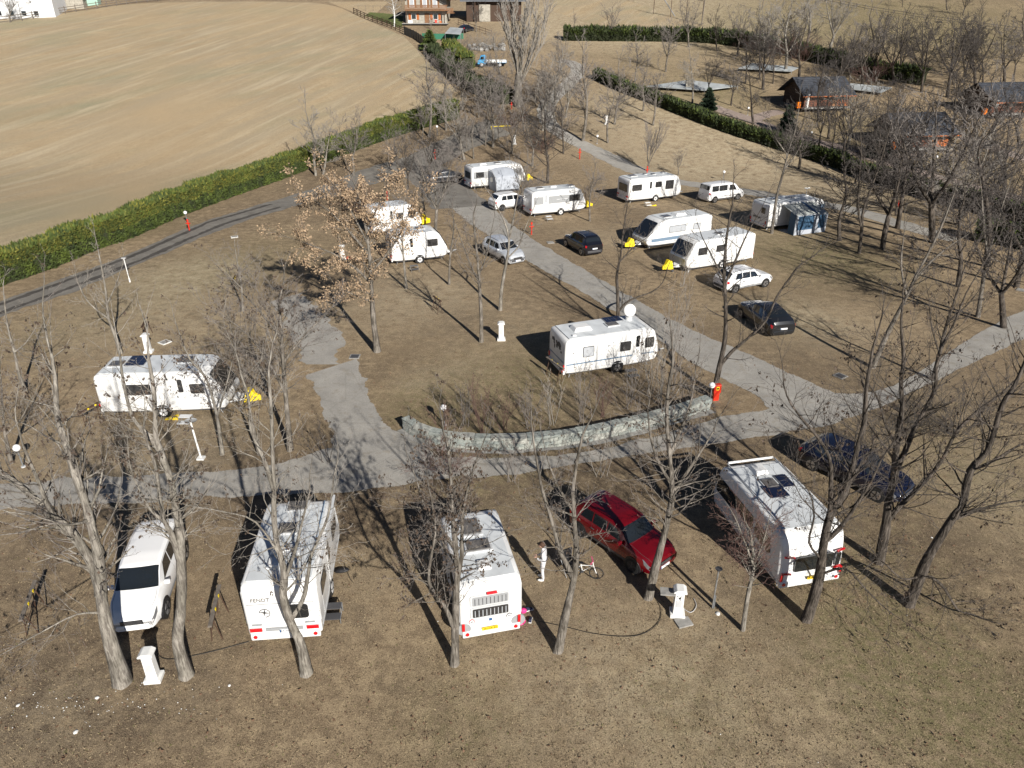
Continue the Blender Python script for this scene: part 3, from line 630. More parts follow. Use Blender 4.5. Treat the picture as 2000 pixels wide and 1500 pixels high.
# caravan C: recessed rear, lettering, star emblem
L_ = 5.2
obj('rear_seam', MB().box((-L_ / 2 - .004, 0, 1.86), (.014, 2.2, .02)), 'grey', cC)
for s_ in (-1, 1): obj('rear_seam', MB().box((-L_ / 2 - .004, s_ * 1.03, 1.3), (.014, .015, 1.1)), 'lgrey', cC)
rear_text(cC, 'FENDT', .2, 'dgrey', .62, 2.04, -.022, L_)
end_panel(cC, (-L_ / 2, 1.18), (-L_ / 2, 1.78), .62, 0, y0=-.55, off=.01, m='glass')
em = MB()
for k in range(4):
    a = pi / 2 * k + .2; em.prism([(0, -.03), (.16, 0), (0, .03)], (-L_ / 2 - .012, .55, 1.5), (0, cos(a), sin(a)), (0, -sin(a), cos(a)), (-1, 0, 0), 0, .01)
for k in range(16):
    a0 = pi * .1 + 2 * pi * .7 * k / 16; em.box((-L_ / 2 - .016, .55 + .17 * cos(a0), 1.48 + .17 * sin(a0)), (.012, .018, .07), rx=a0)
obj('star_emblem', em, 'dgrey', cC)
obj('light_bar', MB().box((-L_ / 2 - .045, 0, .78), (.04, 1.2, .11)), 'grey', cC)
plate(cC, L_, -.1, .72, 'EA 056DF', xo=-.08)
for s_ in (-1, 1): obj('grab_handle', MB().box((-L_ / 2 - .03, s_ * .86, 1.0), (.05, .3, .04)), 'grey', cC)
# roof rails and dish of C
obj('roof_rail', MB().tube([(-2.0, -.95, 2.66), (1.8, -.95, 2.66)], .02, 6), 'bluegrey', cC)
obj('awning_box', MB().box((.2, -1.2, 2.5), (4.2, .12, .13)), 'lgrey', cC, bevel=.03)
# caravan D: two framed rear windows, stickers, plate, mudguards, roof lamp
L_ = 4.5
for z0, z1 in ((1.15, 1.55), (1.66, 2.06)):
    f = MB().prism(rrect(-.68, .68, z0 - .04, z1 + .04, .07), (-L_ / 2, .02, 0), (0, 1, 0), (0, 0, 1), (-1, 0, 0), -.02, .03); fo = obj('window', f, 'lgrey', cD)
    obj('pane', MB().prism(rrect(-.6, .6, z0 + .02, z1 - .02, .04), (-L_ / 2, .02, 0), (0, 1, 0), (0, 0, 1), (-1, 0, 0), 0, .042), 'acryl' if z0 < 1.5 else 'grey', fo)
    for k in range(9): obj('curtain_fold', MB().box((-L_ / 2 - .044, -.5 + .13 * k, (z0 + z1) / 2 - .02), (.006, .025, z1 - z0 - .12)), 'blind' if z0 < 1.5 else 'dgrey', fo)
for yy, tx in ((-.62, '80'), (.66, '80')):
    st = obj('speed_sticker', MB().tube([(-L_ / 2 + .01, yy, .99), (-L_ / 2 - .022, yy, .99)], .1, 18), 'red' if yy > 0 else 'dgrey', cD)
    obj('sticker_face', MB().tube([(-L_ / 2 + .01, yy, .99), (-L_ / 2 - .026, yy, .99)], .082, 18), 'plate', st); rear_text(st, tx, .1, 'black', yy, .99, -.03, L_)
plate(cD, L_, .05, .62, 'SN·DR·92', 'yplate', .55, False)
obj('roof_lamp', MB().tube([(-L_ / 2 - .03, -.2, 2.14), (-L_ / 2 - .03, .14, 2.14)], .05, 10), 'red', cD)
obj('sticker', MB().box((-L_ / 2 - .01, 0.02, .96), (.02, .1, .1)), 'blueband', cD)
for s_ in (-1, 1): obj('mudguard', MB().tube([(-L_ / 2 - .015, s_ * .93, .7), (-L_ / 2 + .05, s_ * .93, .7)], .24, 20), 'grey', cD)
# caravan E: dark bands on side and rear
L_ = 5.3
for side in (1,):
    bd = MB().prism([(-1.9, 1.35), (-1.75, 1.9), (-1.0, 1.95), (-.75, 1.9), (-.7, 1.42), (-.95, 1.28), (-1.7, 1.22)], (0, side * 1.28, 0), (1, 0, 0), (0, 0, 1), (0, side, 0), -.01, .012)
    obj('side_window', bd, 'glass', cE)
    bd = MB().prism([(-.6, 1.45), (-.5, 1.95), (2.3, 1.95), (2.45, 1.7), (2.35, 1.2), (1.1, 1.2), (.8, 1.36), (-.5, 1.34)], (0, side * 1.28, 0), (1, 0, 0), (0, 0, 1), (0, side, 0), -.01, .012)
    obj('side_window', bd, 'glass', cE)
    obj('side_trim', MB().box((.3, 1.227, .78), (4.2, .012, .05)), 'grey', cE)
obj('rear_window', MB().prism(rrect(-.8, .72, .98, 1.62, .07), (-L_ / 2 + .02, 0, 0), (0, 1, 0), (.0, 0, 1), (-1, 0, 0), -.02, .04), 'glass', cE)
obj('rear_window', MB().prism(rrect(-1.08, -.9, 1.02, 1.6, .05), (-L_ / 2 + .02, 0, 0), (0, 1, 0), (.0, 0, 1), (-1, 0, 0), -.02, .05), 'glass', cE)
plate(cE, L_, -.1, .66, '92·3', 'yplate', .5, False, xo=-.09)
for zz in (.95, 1.72):
    for s_ in (-1, 1): obj('light_strip', MB().box((-L_ / 2 - .02, s_ * 1.02, zz), (.07, .36, .045), rz=-s_ * .25), 'red', cE)
for s_ in (-1, 1): obj('roof_rail', MB().tube([(-1.9, s_ * 1.05, 2.53), (2.2, s_ * 1.05, 2.53)], .035, 6), 'lgrey', cE)
obj('front_spoiler', MB().tube([(2.25, -1.0, 2.54), (2.25, 1.0, 2.54)], .05, 8), 'white', cE)
obj('solar_panel', MB().box((.05, .15, 2.565), (.75, .75, .04)), 'solar', cE)
# caravan A: dish, world map, plate
L_ = 6.0
dish = obj('satellite_dish', MB().sphere((0, 0, 0), .35, 20, 10, (1, .16, 1.1)), 'plinthwhite', cA, 40, loc=(1.75, .35, 3.12), rot=(R(-12), 0, R(-25)))
obj('dish_mast', MB().tube([(1.75, .42, 2.5), (1.75, .42, 3.05)], .05, 8).tube([(1.75, .42, 2.5), (1.75, .42, 2.7)], .2, 14), 'plinthwhite', cA, 40)
mp = MB(); rr = random.Random(3)
for (cy, cz, a, b) in ((.55, 1.95, .22, .13), (.42, 1.78, .1, .09), (.33, 1.6, .08, .14), (.05, 1.93, .12, .1), (.02, 1.7, .12, .17), (-.3, 1.9, .28, .16), (-.42, 1.72, .14, .1), (-.62, 1.55, .1, .07)):
    pts_ = [(a * (.7 + .5 * rr.random()) * cos(2 * pi * k / 9), b * (.7 + .5 * rr.random()) * sin(2 * pi * k / 9)) for k in range(9)]
    mp.prism(pts_, (-L_ / 2, cy, cz), (0, 1, 0), (0, 0, 1), (-1, 0, 0), -.01, .012)
obj('world_map_decal', mp, 'dgrey', cA)
plate(cA, L_, 0, .62, '')
obj('rear_stripe', MB().box((-L_ / 2 + .0, 0, 1.05), (.02, 2.1, .07)), 'bluegrey', cA)
# K, L details
sq = MB()
for k in range(9): sq.box((-3.46, .75 - .12 * k, 1.05 + .03 * (k % 3)), (.02, .07, .14 + .04 * (k % 2)), rx=.2 * (k % 3 - 1))
obj('scribble_decal', sq, 'dgrey', cL)
ant = MB().tube([(2.0, .2, 2.55), (2.0, .2, 3.35)], .02, 6).tube([(1.7, .2, 3.35), (2.3, .2, 3.35)], .03, 6).box((2.0, .2, 3.32), (.5, .3, .04)); obj('aerial', ant, 'plinthwhite', cL)
obj('aerial', MB().tube([(2.6, -.3, 2.5), (2.6, -.3, 3.0)], .015, 5), 'plinthwhite', cL)
obj('line_decal', MB().box((-.1, -1.165, 1.64), (.4, .02, .03)).box((.75, -1.165, 1.64), (.4, .02, .03)).box((.22, -1.165, 1.66), (.2, .02, .025)).box((.22, -1.165, 1.6), (.03, .02, .16)).box((.42, -1.165, 1.6), (.03, .02, .18)), 'plate', cI)
for cc, s_ in ((cF, 1), (cI, 1), (cH, 1), (cM, 1), (cN, 1)): pass
plate(cF, 6.7, 0, .7, ''); plate(cI, 6.0, 0, .7, ''); plate(cH, 6.9, 0, .7, '')

# porch awning on H
aw = thing('porch_awning', 'light grey inflatable porch awning with arched door on the side of the rearmost caravan', 'awning', cH.location, R(25.2))
mb = MB(); n = 8
for k, yy in enumerate((0, -.9, -1.9)):
    for i in range(n + 1):
        x_ = -1.3 + 2.9 * i / n; hgt = [2.35, 2.25, 1.7][k] * (1 - .12 * abs(i / n * 2 - 1) ** 3)
        mb.v.append((x_, -1.17 + yy, hgt))
for i in range(n + 1): mb.v.append((-1.3 + 2.9 * i / n, -3.35, .02))
for k in range(3):
    for i in range(n): mb.f.append((k * (n + 1) + i, k * (n + 1) + i + 1, (k + 1) * (n + 1) + i + 1, (k + 1) * (n + 1) + i))
for e in (0, n):
    b0 = len(mb.v); x_ = -1.3 + 2.9 * e / n; mb.v += [(x_, -1.17, .02)]
    mb.f.append((e, (n + 1) + e, 2 * (n + 1) + e, 3 * (n + 1) + e, b0))
obj('fabric', mb, 'awnlight', aw, 40)
arch = [(-.85 + .85 * (1 - cos(pi * k / 14)), .1 + 1.45 * sin(pi * k / 14) ** .6) for k in range(15)]
obj('door_panel', MB().prism(arch, (.0, -3.33, 0), (1, 0, 0), (0, .62, .8), (0, -.8, .62), -.02, .04), 'awngrey', aw)
for x_ in (-1.3, 1.6): obj('air_pole', MB().tube([(x_, -1.2, 2.3), (x_, -2.1, 2.15), (x_, -3.0, 1.6), (x_, -3.36, .05)], .05, 6), 'grey', aw)
obj('window', MB().prism(rrect(-.95, -.25, .95, 1.5, .1), (-1.31, -1.35, 0), (0, 1, 0), (0, 0, 1), (-1, 0, 0), 0, .02), 'glass', aw)
obj('mud_skirt', MB().box((.15, -3.42, .12), (2.9, .04, .24)), 'dgrey', aw)
# tent awning on L
aw = thing('tent_awning', 'blue and pale grey tent awning with sloping roof beside the caravan right of the minibus', 'awning', cL.location, R(21.4))
def quad(name, pts_, m, par, th=.03):
    a, b, c_ = map(Vector, pts_[:3]); nn = (b - a).cross(c_ - a).normalized() * th
    vs_ = [Vector(p) for p in pts_]; k = len(vs_)
    mb = MB().add(vs_ + [v_ + nn for v_ in vs_], [tuple(range(k)), tuple(range(k, 2 * k))] + [(i, (i + 1) % k, k + (i + 1) % k, k + i) for i in range(k)])
    return obj(name, mb, m, par)
Y0, Y1 = -1.2, -3.3
for x0, x1, dd in ((-1.9, .45, 0), (.5, 1.75, .25)):
    y1 = Y1 - dd * 0
    quad('roof_panel', [(x0, Y0, 2.4), (x1, Y0, 2.4), (x1, y1, 1.85 - dd * .2), (x0, y1, 1.85 - dd * .2)], 'awngrey', aw)
    quad('front_wall', [(x0, y1, .02), (x1, y1, .02), (x1, y1, 1.83 - dd * .2), (x0, y1, 1.83 - dd * .2)], 'awnlight', aw)
    quad('window_panel', [(x0 + .25, y1 - .045, .45), (x1 - .25, y1 - .045, .45), (x1 - .25, y1 - .045, 1.75 - dd * .2), (x0 + .25, y1 - .045, 1.75 - dd * .2)], 'awnblue', aw, -.01)
quad('side_wall', [(1.77, Y0, .02), (1.77, Y1, .02), (1.77, Y1, 1.78), (1.77, Y0, 2.38)], 'awnblue', aw)
quad('side_wall', [(-1.92, -2.5, .02), (-1.92, Y1, .02), (-1.92, Y1, 1.83), (-1.92, -2.5, 2.05)], 'awnblue', aw)
quad('ridge_seam', [(.38, Y0, 2.44), (.58, Y0, 2.44), (.58, Y1, 1.9), (.38, Y1, 1.9)], 'blueband', aw)
quad('ground_sheet', [(-1.9, Y0, .02), (1.7, Y0, .02), (1.7, Y1, .02), (-1.9, Y1, .02)], 'awnlight', aw, .02)
for x_ in (-1.92, -1.92, 1.76): obj('pole', MB().tube([(x_, Y1, 0), (x_, Y1, 1.85)], .025, 6), 'galv', aw)
# yellow covers over couplings
def coupling_cover(cv, L, bar, label, s=1.0, fold=0):
    p = cv.matrix_world @ Vector((0, 0, 0)); h = cv.rotation_euler.z; ctr = Vector((cos(h), sin(h), 0)) * (L / 2 + bar * .95)
    t = thing('coupling_cover', label, 'cover', (cv.location.x + ctr.x, cv.location.y + ctr.y, cv.location.z), h, 'yellow covers over caravan couplings')
    mb = MB(); prof = [(-.32, .3, .22), (-.2, .78, .2), (.02, .86, .16), (.2, .55, .1), (.42, .5, .05)]
    for x_, zt_, w_ in prof: mb.v += [(x_ * s, -w_ * 1.35 * s, .3), (x_ * s, -w_ * s, zt_ * s), (x_ * s, w_ * s, zt_ * s), (x_ * s, w_ * 1.35 * s, .3)]
    for i in range(len(prof) - 1):
        for k in range(3): mb.f.append((i * 4 + k, i * 4 + k + 1, i * 4 + 5 + k, i * 4 + 4 + k))
    mb.f += [(0, 1, 2, 3), tuple(range(len(mb.v) - 4, len(mb.v)))]
    obj('cover_fabric', mb, 'yellow', t, 35, bevel=.02)
    obj('jockey_tube', MB().tube([(-.1, .1, .12), (-.1, .1, .95)], .03, 6), 'dgrey', t)
    obj('strap', MB().tube([(.1, -.2, .34), (.1, 0, .72), (.1, .2, .34)], .012, 5), 'black', t)
    return t
coupling_cover(cB, 6.5, .9, 'yellow cover over the coupling of the long caravan on the far left', 1.15)
coupling_cover(cJ, 7, 1.0, 'yellow cover on the coupling just right of the black off-roader', 1.2)
coupling_cover(cK, 6.9, 1.0, 'yellow cover on the coupling below the dark wrap-round front window', 1.2)
coupling_cover(cM, 4.9, .8, 'yellow cover on the coupling seen above the small caravan by the oak', 1.35)
coupling_cover(cH, 6.9, 1.0, 'yellow cover on the coupling of the rearmost caravan with the porch', 1.2)
coupling_cover(cI, 6.0, 1.0, 'yellow cover on the coupling of the caravan with the grey window band', 1.1)
# ================================================================ cars
def interp(x, tab):
    if x <= tab[0][0]: return tab[0][1]
    for (a, va), (b, vb) in zip(tab[:-1], tab[1:]):
        if x <= b:
            t = (x - a) / (b - a); t = t * t * (3 - 2 * t) * .5 + t * .5; return va + (vb - va) * t
    return tab[-1][1]
class CarShape:
    """half-section lofted along x (fraction of length, 0 = rear, 1 = front)"""
    def __init__(s, L, W, H, top, belt, roofw=.74, nose=.78, tail=.84, ground=.2):
        s.L, s.W, s.H, s.top, s.belt, s.roofw, s.ground = L, W, H, top, belt, roofw, ground; s.nose, s.tail = nose, tail
    def sec(s, f):
        w = s.W / 2 * interp(f, [(0, s.tail), (.03, s.tail + .1), (.1, 1), (.86, 1), (.95, s.nose + .12), (1, s.nose)])
        zt = interp(f, s.top) * s.H; zb = interp(f, s.belt) * s.H
        cab = min(max((zt - zb) / (s.H * .3), 0), 1)
        wr = w * (s.roofw * cab + (1 - cab) * .86)
        zg = s.ground + (.1 if f > .97 or f < .02 else 0)
        return [(0, zg), (w * .8, zg), (w * .96, zg + .1), (w, zg + .32), (w * .995, zb - .22), (w * .96, zb - .05), (w * .925, zb), (wr + .02, zt - .07 * cab - .015), (wr * .86, zt - .012), (wr * .4, zt), (0, zt + .004)]
    def pt(s, f, t, side=1, off=0):
        def raw(f, t):
            c_ = s.sec(min(max(f, 0), 1)); k = min(int(t), len(c_) - 2); u = t - k
            a, b = c_[k], c_[k + 1]
            return Vector(((f - .5) * s.L, side * (a[0] + (b[0] - a[0]) * u), a[1] + (b[1] - a[1]) * u))
        p = raw(f, t)
        if off:
            e = .012
            n = (raw(min(f + e, 1), t) - raw(max(f - e, 0), t)).cross(raw(f, min(t + .12, 9.99)) - raw(f, max(t - .12, 0)))
            if n.length > 1e-7:
                n.normalize(); cen = Vector((p.x, 0, .6 * s.H))
                if n.dot(Vector((0, side, .001)) if t < 6.9 else Vector((0, 0, 1))) < 0: n = -n
                p = p + n * off
        return p
    def body(s, n=48):
        mb = MB(); fr = sorted(set([0, .004, .012, .03] + [i / n for i in range(1, n)] + [.97, .988, .996, 1])); K = 11
        for f in fr:
            c_ = s.sec(f); sh = 1
            for y, z in c_: mb.v.append(((f - .5) * s.L, y, z))
            for y, z in c_[1:-1][::-1]: mb.v.append(((f - .5) * s.L, -y, z))
        q = 2 * K - 2
        mb.f = [(i * q + k, i * q + (k + 1) % q, (i + 1) * q + (k + 1) % q, (i + 1) * q + k) for i in range(len(fr) - 1) for k in range(q)]
        mb.f += [tuple(range(q)), tuple(range((len(fr) - 1) * q, len(fr) * q))]
        return mb
    def patch(s, pts, side=1, off=.006, th=0, n=8):
        """quad patch: pts = 4 (f,t) corners"""
        mb = MB(); a, b, c_, d = pts
        for i in range(n + 1):
            for j in range(n + 1):
                u, v_ = i / n, j / n
                f = (a[0] * (1 - u) + b[0] * u) * (1 - v_) + (d[0] * (1 - u) + c_[0] * u) * v_
                t = (a[1] * (1 - u) + b[1] * u) * (1 - v_) + (d[1] * (1 - u) + c_[1] * u) * v_
                mb.v.append(tuple(s.pt(f, t, side, off)))
        mb.f = [(i * (n + 1) + j, (i + 1) * (n + 1) + j, (i + 1) * (n + 1) + j + 1, i * (n + 1) + j + 1) for i in range(n) for j in range(n)]
        return mb
    def cross(s, f0, f1, t0, off=.006, n=10, bulge=0):
        """patch spanning the whole top from side t0 over the middle"""
        mb = MB(); m = 2 * n
        for i in range(n + 1):
            f = f0 + (f1 - f0) * i / n
            for j in range(m + 1):
                v_ = j / m * 2 - 1; t = 10 - (10 - t0) * abs(v_); ff = f + bulge * (1 - v_ * v_)
                mb.v.append(tuple(s.pt(ff, min(t, 9.98), 1 if v_ >= 0 else -1, off)))
        mb.f = [(i * (m + 1) + j, (i + 1) * (m + 1) + j, (i + 1) * (m + 1) + j + 1, i * (m + 1) + j + 1) for i in range(n) for j in range(m)]
        return mb
def car(label, cat, x, y, h, L, W, H, paint, style='suv', z=None, group='vehicles parked on the campsite', front_plate='', rear_plate='', rails=True, name='parked_car', rimm='rim'):
    t = thing(name, label, cat, (x, y, tz(y) if z is None else z), R(h), group)
    if style == 'suv':
        cs = CarShape(L, W, H, [(0, .62), (.015, .66), (.05, .74), (.1, .93), (.16, .985), (.3, 1), (.5, .99), (.6, .95), (.735, .665), (.8, .645), (.93, .58), (.985, .5), (1, .42)],
                      [(0, .6), (.1, .61), (.5, .6), (.74, .6), (.9, .55), (1, .4)])
        gl = dict(ws=(.61, .725), rw=(.045, .115), sw=[(.16, .3), (.315, .47), (.485, .66)])
    elif style == 'estate':
        cs = CarShape(L, W, H, [(0, .6), (.02, .68), (.06, .76), (.13, .93), (.2, .975), (.35, 1), (.5, .99), (.57, .94), (.7, .68), (.78, .66), (.93, .59), (.985, .5), (1, .42)],
                      [(0, .58), (.1, .64), (.5, .63), (.72, .62), (.9, .56), (1, .4)])
        gl = dict(ws=(.575, .69), rw=(.05, .14), sw=[(.17, .3), (.315, .46), (.475, .62)])
    elif style == 'coupe':
        cs = CarShape(L, W, H, [(0, .6), (.02, .72), (.08, .76), (.16, .82), (.28, .95), (.42, 1), (.52, .985), (.6, .93), (.74, .68), (.8, .66), (.93, .6), (.985, .5), (1, .42)],
                      [(0, .58), (.1, .64), (.5, .62), (.74, .61), (.9, .56), (1, .4)], roofw=.7)
        gl = dict(ws=(.605, .725), rw=(.12, .25), sw=[(.22, .33), (.345, .48), (.495, .65)])
    elif style == 'mpv':
        cs = CarShape(L, W, H, [(0, .6), (.015, .66), (.04, .75), (.08, .94), (.14, .99), (.3, 1), (.5, .995), (.62, .96), (.78, .66), (.84, .62), (.94, .55), (.985, .46), (1, .4)],
                      [(0, .6), (.1, .6), (.5, .58), (.78, .57), (.9, .52), (1, .38)], roofw=.78, nose=.72)
        gl = dict(ws=(.635, .765), rw=(.035, .085), sw=[(.12, .29), (.305, .47), (.485, .68)])
    else:  # van
        cs = CarShape(L, W, H, [(0, .5), (.008, .7), (.02, .93), (.05, .985), (.12, 1), (.5, 1), (.66, .975), (.72, .94), (.86, .63), (.93, .54), (.985, .42), (1, .36)],
                      [(0, .56), (.5, .56), (.8, .55), (.88, .52), (1, .34)], roofw=.84, nose=.86, tail=.93)
        gl = dict(ws=(.725, .85), rw=(.008, .022), sw=[(.08, .26), (.275, .5), (.56, .77)])
    obj('body', cs.body(), paint, t, 28)
    wsf, wsr = gl['ws']
    obj('windshield', cs.cross(wsf, wsr, 7.25, .007, bulge=.012), 'glass', t, 60)
    obj('rear_window', cs.cross(gl['rw'][0], gl['rw'][1], 7.25, .007), 'glass', t, 60)
    obj('bonnet_seam', cs.cross(wsr + .012, wsr + .016, 7.6, .004), 'dgrey', t)
    for s_ in (-1, 1):
        obj('bonnet_seam', cs.patch([(wsr + .015, 7.55), (.97, 7.2), (.97, 7.28), (wsr + .015, 7.63)], s_, .004), 'dgrey', t)
        nsw = len(gl['sw'])
        for i, (a, b) in enumerate(gl['sw']):
            a2 = a + (.04 if i == 0 and style != 'van' else 0.0); b2 = b - (.085 if i == nsw - 1 else 0)
            obj('side_window', cs.patch([(a, 6.12), (b, 6.12), (b2, 6.88), (a2, 6.88)], s_, .007), 'glass', t)
        for f in (.475, .31): obj('door_seam', cs.patch([(f, 3), (f + .0022, 3), (f + .0022, 6), (f, 6)], s_, .003, n=5), 'dgrey', t)
        obj('headlight', cs.patch([(.925, 4.25), (.992, 4.1), (.985, 5.0), (.9, 5.6)], s_, .008), 'lens', t)
        obj('tail_light', cs.patch([(.002, 4.2), (.035, 4.3), (.05, 5.9), (.006, 5.9)], s_, .008), 'red', t)
        obj('sill', cs.patch([(.08, 1.9), (.92, 1.9), (.92, 2.6), (.08, 2.6)], s_, .006), 'dgrey' if paint != 'pwhite' or style == 'van' else 'grey', t)
        mr = obj('wing_mirror', MB().box(((wsr - .5) * L - .25, s_ * (W / 2 + .06), interp(.65, cs.belt) * H + .1), (.12, .2, .15)), paint, t, bevel=.03)
        obj('door_handle', MB().box(((.33 - .5) * L, s_ * (W / 2 + .004), interp(.4, cs.belt) * H - .13), (.16, .03, .03)), 'dgrey', t)
        if rails and style in ('suv', 'estate', 'van'):
            f0, f1 = .14, .56
            obj('roof_rail', MB().tube([cs.pt(f0 + (f1 - f0) * k / 6, 7.9, s_, .05 if 0 < k < 6 else .0) for k in range(7)], .018, 6), 'rim' if paint in ('pblack', 'psilver', 'pgrey') else 'dgrey', t)
        for f in (.17, .815):
            r_ = .2 * H if H < 1.9 else .165 * H; r_ = max(r_, .325)
            xx = (f - .5) * L
            obj('wheel_arch', MB().tube([(xx, s_ * (W / 2 - .3), r_ + .02), (xx, s_ * (W / 2 + .012), r_ + .02)], r_ * 1.17, 24), 'black', t)
            wheel(t, xx, s_ * (W / 2 - .085), r_, .21, rimm, s_)
    # nose and tail
    xf = L / 2
    nz = cs.sec(1)[3][0]
    obj('grille', MB().box((xf + .004, 0, .36 * H), (.03, nz * 1.15, .1 * H)), 'black', t, bevel=.01)
    for k in range(3): obj('grille_bar', MB().box((xf + .02, 0, (.33 + .03 * k) * H), (.012, nz * 1.08, .012)), 'rim', t)
    obj('bumper', MB().box((xf - .03, 0, .25 * H), (.1, nz * 1.7, .1 * H)), paint if paint != 'psilver' else 'dgrey', t, bevel=.03)
    obj('bumper', MB().box((-xf + .02, 0, .27 * H), (.1, cs.sec(0)[3][0] * 1.75, .12 * H)), 'dgrey' if style == 'suv' else paint, t, bevel=.03)
    pf = obj('number_plate', MB().box((xf + .03, 0, .25 * H), (.02, .5, .11)), 'plate', t)
    obj('plate_band', MB().box((xf + .033, -.23, .25 * H), (.02, .04, .108)), 'blueband', pf)
    if front_plate: text(front_plate, .1, 'black', pf, (xf + .043, 0, .25 * H), (pi / 2, 0, pi / 2))
    pr_ = obj('number_plate', MB().box((-xf - .012, 0, .42 * H), (.02, .5, .11)), 'plate', t)
    obj('plate_band', MB().box((-xf - .015, .23, .42 * H), (.02, .04, .108)), 'blueband', pr_)
    if rear_plate: text(rear_plate, .1, 'black', pr_, (-xf - .025, 0, .42 * H), (pi / 2, 0, -pi / 2))
    return t, cs
wv, cs = car('white people carrier facing the camera, front row far left between tree trunks', 'car', -13.24, 20.51, -80.2, 4.7, 1.74, 1.76, 'pwhite', 'mpv', front_plate='')
red, cs = car('dark red crossover parked in the front row under bare trees', 'car', 4.34, 23.0, -49.6, 4.35, 1.82, 1.58, 'pred', 'suv', front_plate='', rails=False, rimm='black')
obj('light_strip', cs.patch([(.955, 4.9), (.99, 4.8), (.985, 5.1), (.95, 5.2)], 1, .012), 'lens', red)
car('dark blue estate car with silver wheels, right of the large front-row caravan', 'car', 15.49, 27.6, -51, 4.8, 1.85, 1.48, 'pblue', 'estate')
car('black off-roader with silver roof rails beside the grey path', 'car', 6.15, 62.38, 113.7, 4.35, 1.84, 1.68, 'pblack', 'suv', rear_plate='')
car('silver white crossover facing the camera by the path', 'car', -.72, 59.97, -57.7, 4.5, 1.84, 1.68, 'psilver', 'suv')
car('white hatchback with black wheels tucked behind the caravan with the grey window band', 'car', -.18, 77.31, 30.2, 4.5, 1.84, 1.65, 'pwhite', 'suv', rimm='black')
car('white off-roader with red tail lights just below the pair of caravans pointing left', 'car', 17.56, 53.03, 26.2, 4.5, 1.84, 1.58, 'pwhite', 'suv', rimm='rim')
car('dark grey coupe-like car with bright red tail lights on the grass by the path bend', 'car', 16.94, 45.57, 102, 4.7, 1.9, 1.58, 'pgrey', 'coupe')
car('dark saloon hidden behind twigs left of the rearmost caravan', 'car', -8.3, 89.5, 200, 4.5, 1.8, 1.45, 'pgrey', 'coupe')
van, cs = car('white minibus with dark side windows beside the far caravan', 'van', 22.97, 80.88, 25.5, 4.9, 1.9, 1.95, 'pwhite', 'van', rear_plate='', rails=False, name='minibus')
for s_ in (-1, 1): obj('side_moulding', MB().box((.3, s_ * .955, .62), (2.2, .02, .05)), 'dgrey', van)
car('black car standing in front of the dark barn by the chalet', 'car', *at(911, 62).xy, 60, 4.4, 1.8, 1.45, 'pblack', 'coupe', name='parked_car')
# light blue truck
t = thing('flatbed_truck', 'old light blue truck with white flatbed parked below the chalet', 'truck', (-3.7, 150.7, tz(150.7)), R(182), 'vehicles parked on the campsite')
mb = MB().prism([(1.3, .5), (1.3, 1.95), (1.5, 2.05), (2.2, 1.95), (2.45, 1.25), (2.75, 1.15), (2.8, .5)], (0, 0, 0), (1, 0, 0), (0, 0, 1), (0, 1, 0), -.9, .9)
obj('cab', mb, 'ptruck', t, bevel=.04)
for s_ in (-1, 1):
    obj('side_window', MB().prism([(1.6, 1.3), (1.6, 1.85), (2.1, 1.82), (2.35, 1.3)], (0, s_ * .9, 0), (1, 0, 0), (0, 0, 1), (0, s_, 0), 0, .012), 'glass', t)
    for xx in (-1.4, 2.0): wheel(t, xx, s_ * .8, .38, .25, 'wrim', s_)
    obj('side_board', MB().box((-.75, s_ * .95, .98), (3.7, .04, .36)), 'plinthwhite', t)
obj('windshield', MB().prism([(-.75, 0), (.75, 0), (.7, .62), (-.7, .62)], (2.46, 0, 1.28), (0, 1, 0), (-.3, 0, .95), (1, 0, .3), -.01, .02), 'glass', t)
obj('flatbed', MB().box((-.75, 0, .78), (3.8, 1.9, .1)), 'ptruck', t); obj('tailboard', MB().box((-2.62, 0, .98), (.04, 1.9, .36)), 'ptruck', t); obj('headboard', MB().box((1.15, 0, 1.3), (.06, 1.85, 1.1)), 'ptruck', t)
obj('chassis', MB().box((0, 0, .55), (5.0, .8, .2)), 'dgrey', t)
# ================================================================ curved stone wall
WL = smoothline(XY([(786, 838), (815, 858), (850, 870), (910, 878), (1000, 880), (1080, 874), (1160, 862), (1260, 838), (1330, 818), (1388, 800)]), 3)
t = thing('stone_wall', 'low curved wall of greenish stone courses with flat coping beside the lane', 'wall', (0, 0, 0))
L_ = sum(math.dist(a, b) for a, b in zip(WL[:-1], WL[1:]))
M['stone'] = [mat('green_grey_stone_%d' % i, c_, .9, noise=.4, nscale=5, bump=.6, bscale=16) for i, c_ in enumerate([(.42, .44, .40), (.37, .40, .37), (.46, .465, .42), (.33, .365, .345)])]
rr = random.Random(11)
smesh = []
for k in range(10):
    mb = MB(); mb.box((0, 0, 0), (1, 1, 1)); me = bpy.data.meshes.new('stone')
    vs_ = [(x + rr.uniform(-.04, .04), y + rr.uniform(-.08, .08), z + rr.uniform(-.05, .05)) for x, y, z in mb.v]
    me.from_pydata(vs_, [], mb.f); bm = bmesh.new(); bm.from_mesh(me); bmesh.ops.bevel(bm, geom=bm.edges, offset=.06, segments=1, affect='EDGES'); bmesh.ops.recalc_face_normals(bm, faces=bm.faces); bm.to_mesh(me); bm.free()
    me.materials.append(M['stone'][k % 4]); smesh.append(me)
def along(line, s_):
    acc = 0
    for a, b in zip(line[:-1], line[1:]):
        d = math.dist(a, b)
        if acc + d >= s_: u = (s_ - acc) / d; return Vector((a[0] + (b[0] - a[0]) * u, a[1] + (b[1] - a[1]) * u)), math.atan2(b[1] - a[1], b[0] - a[0])
        acc += d
    return Vector(line[-1][:2]), math.atan2(line[-1][1] - line[-2][1], line[-1][0] - line[-2][0])
LM = resample(WL, 90); core = MB()
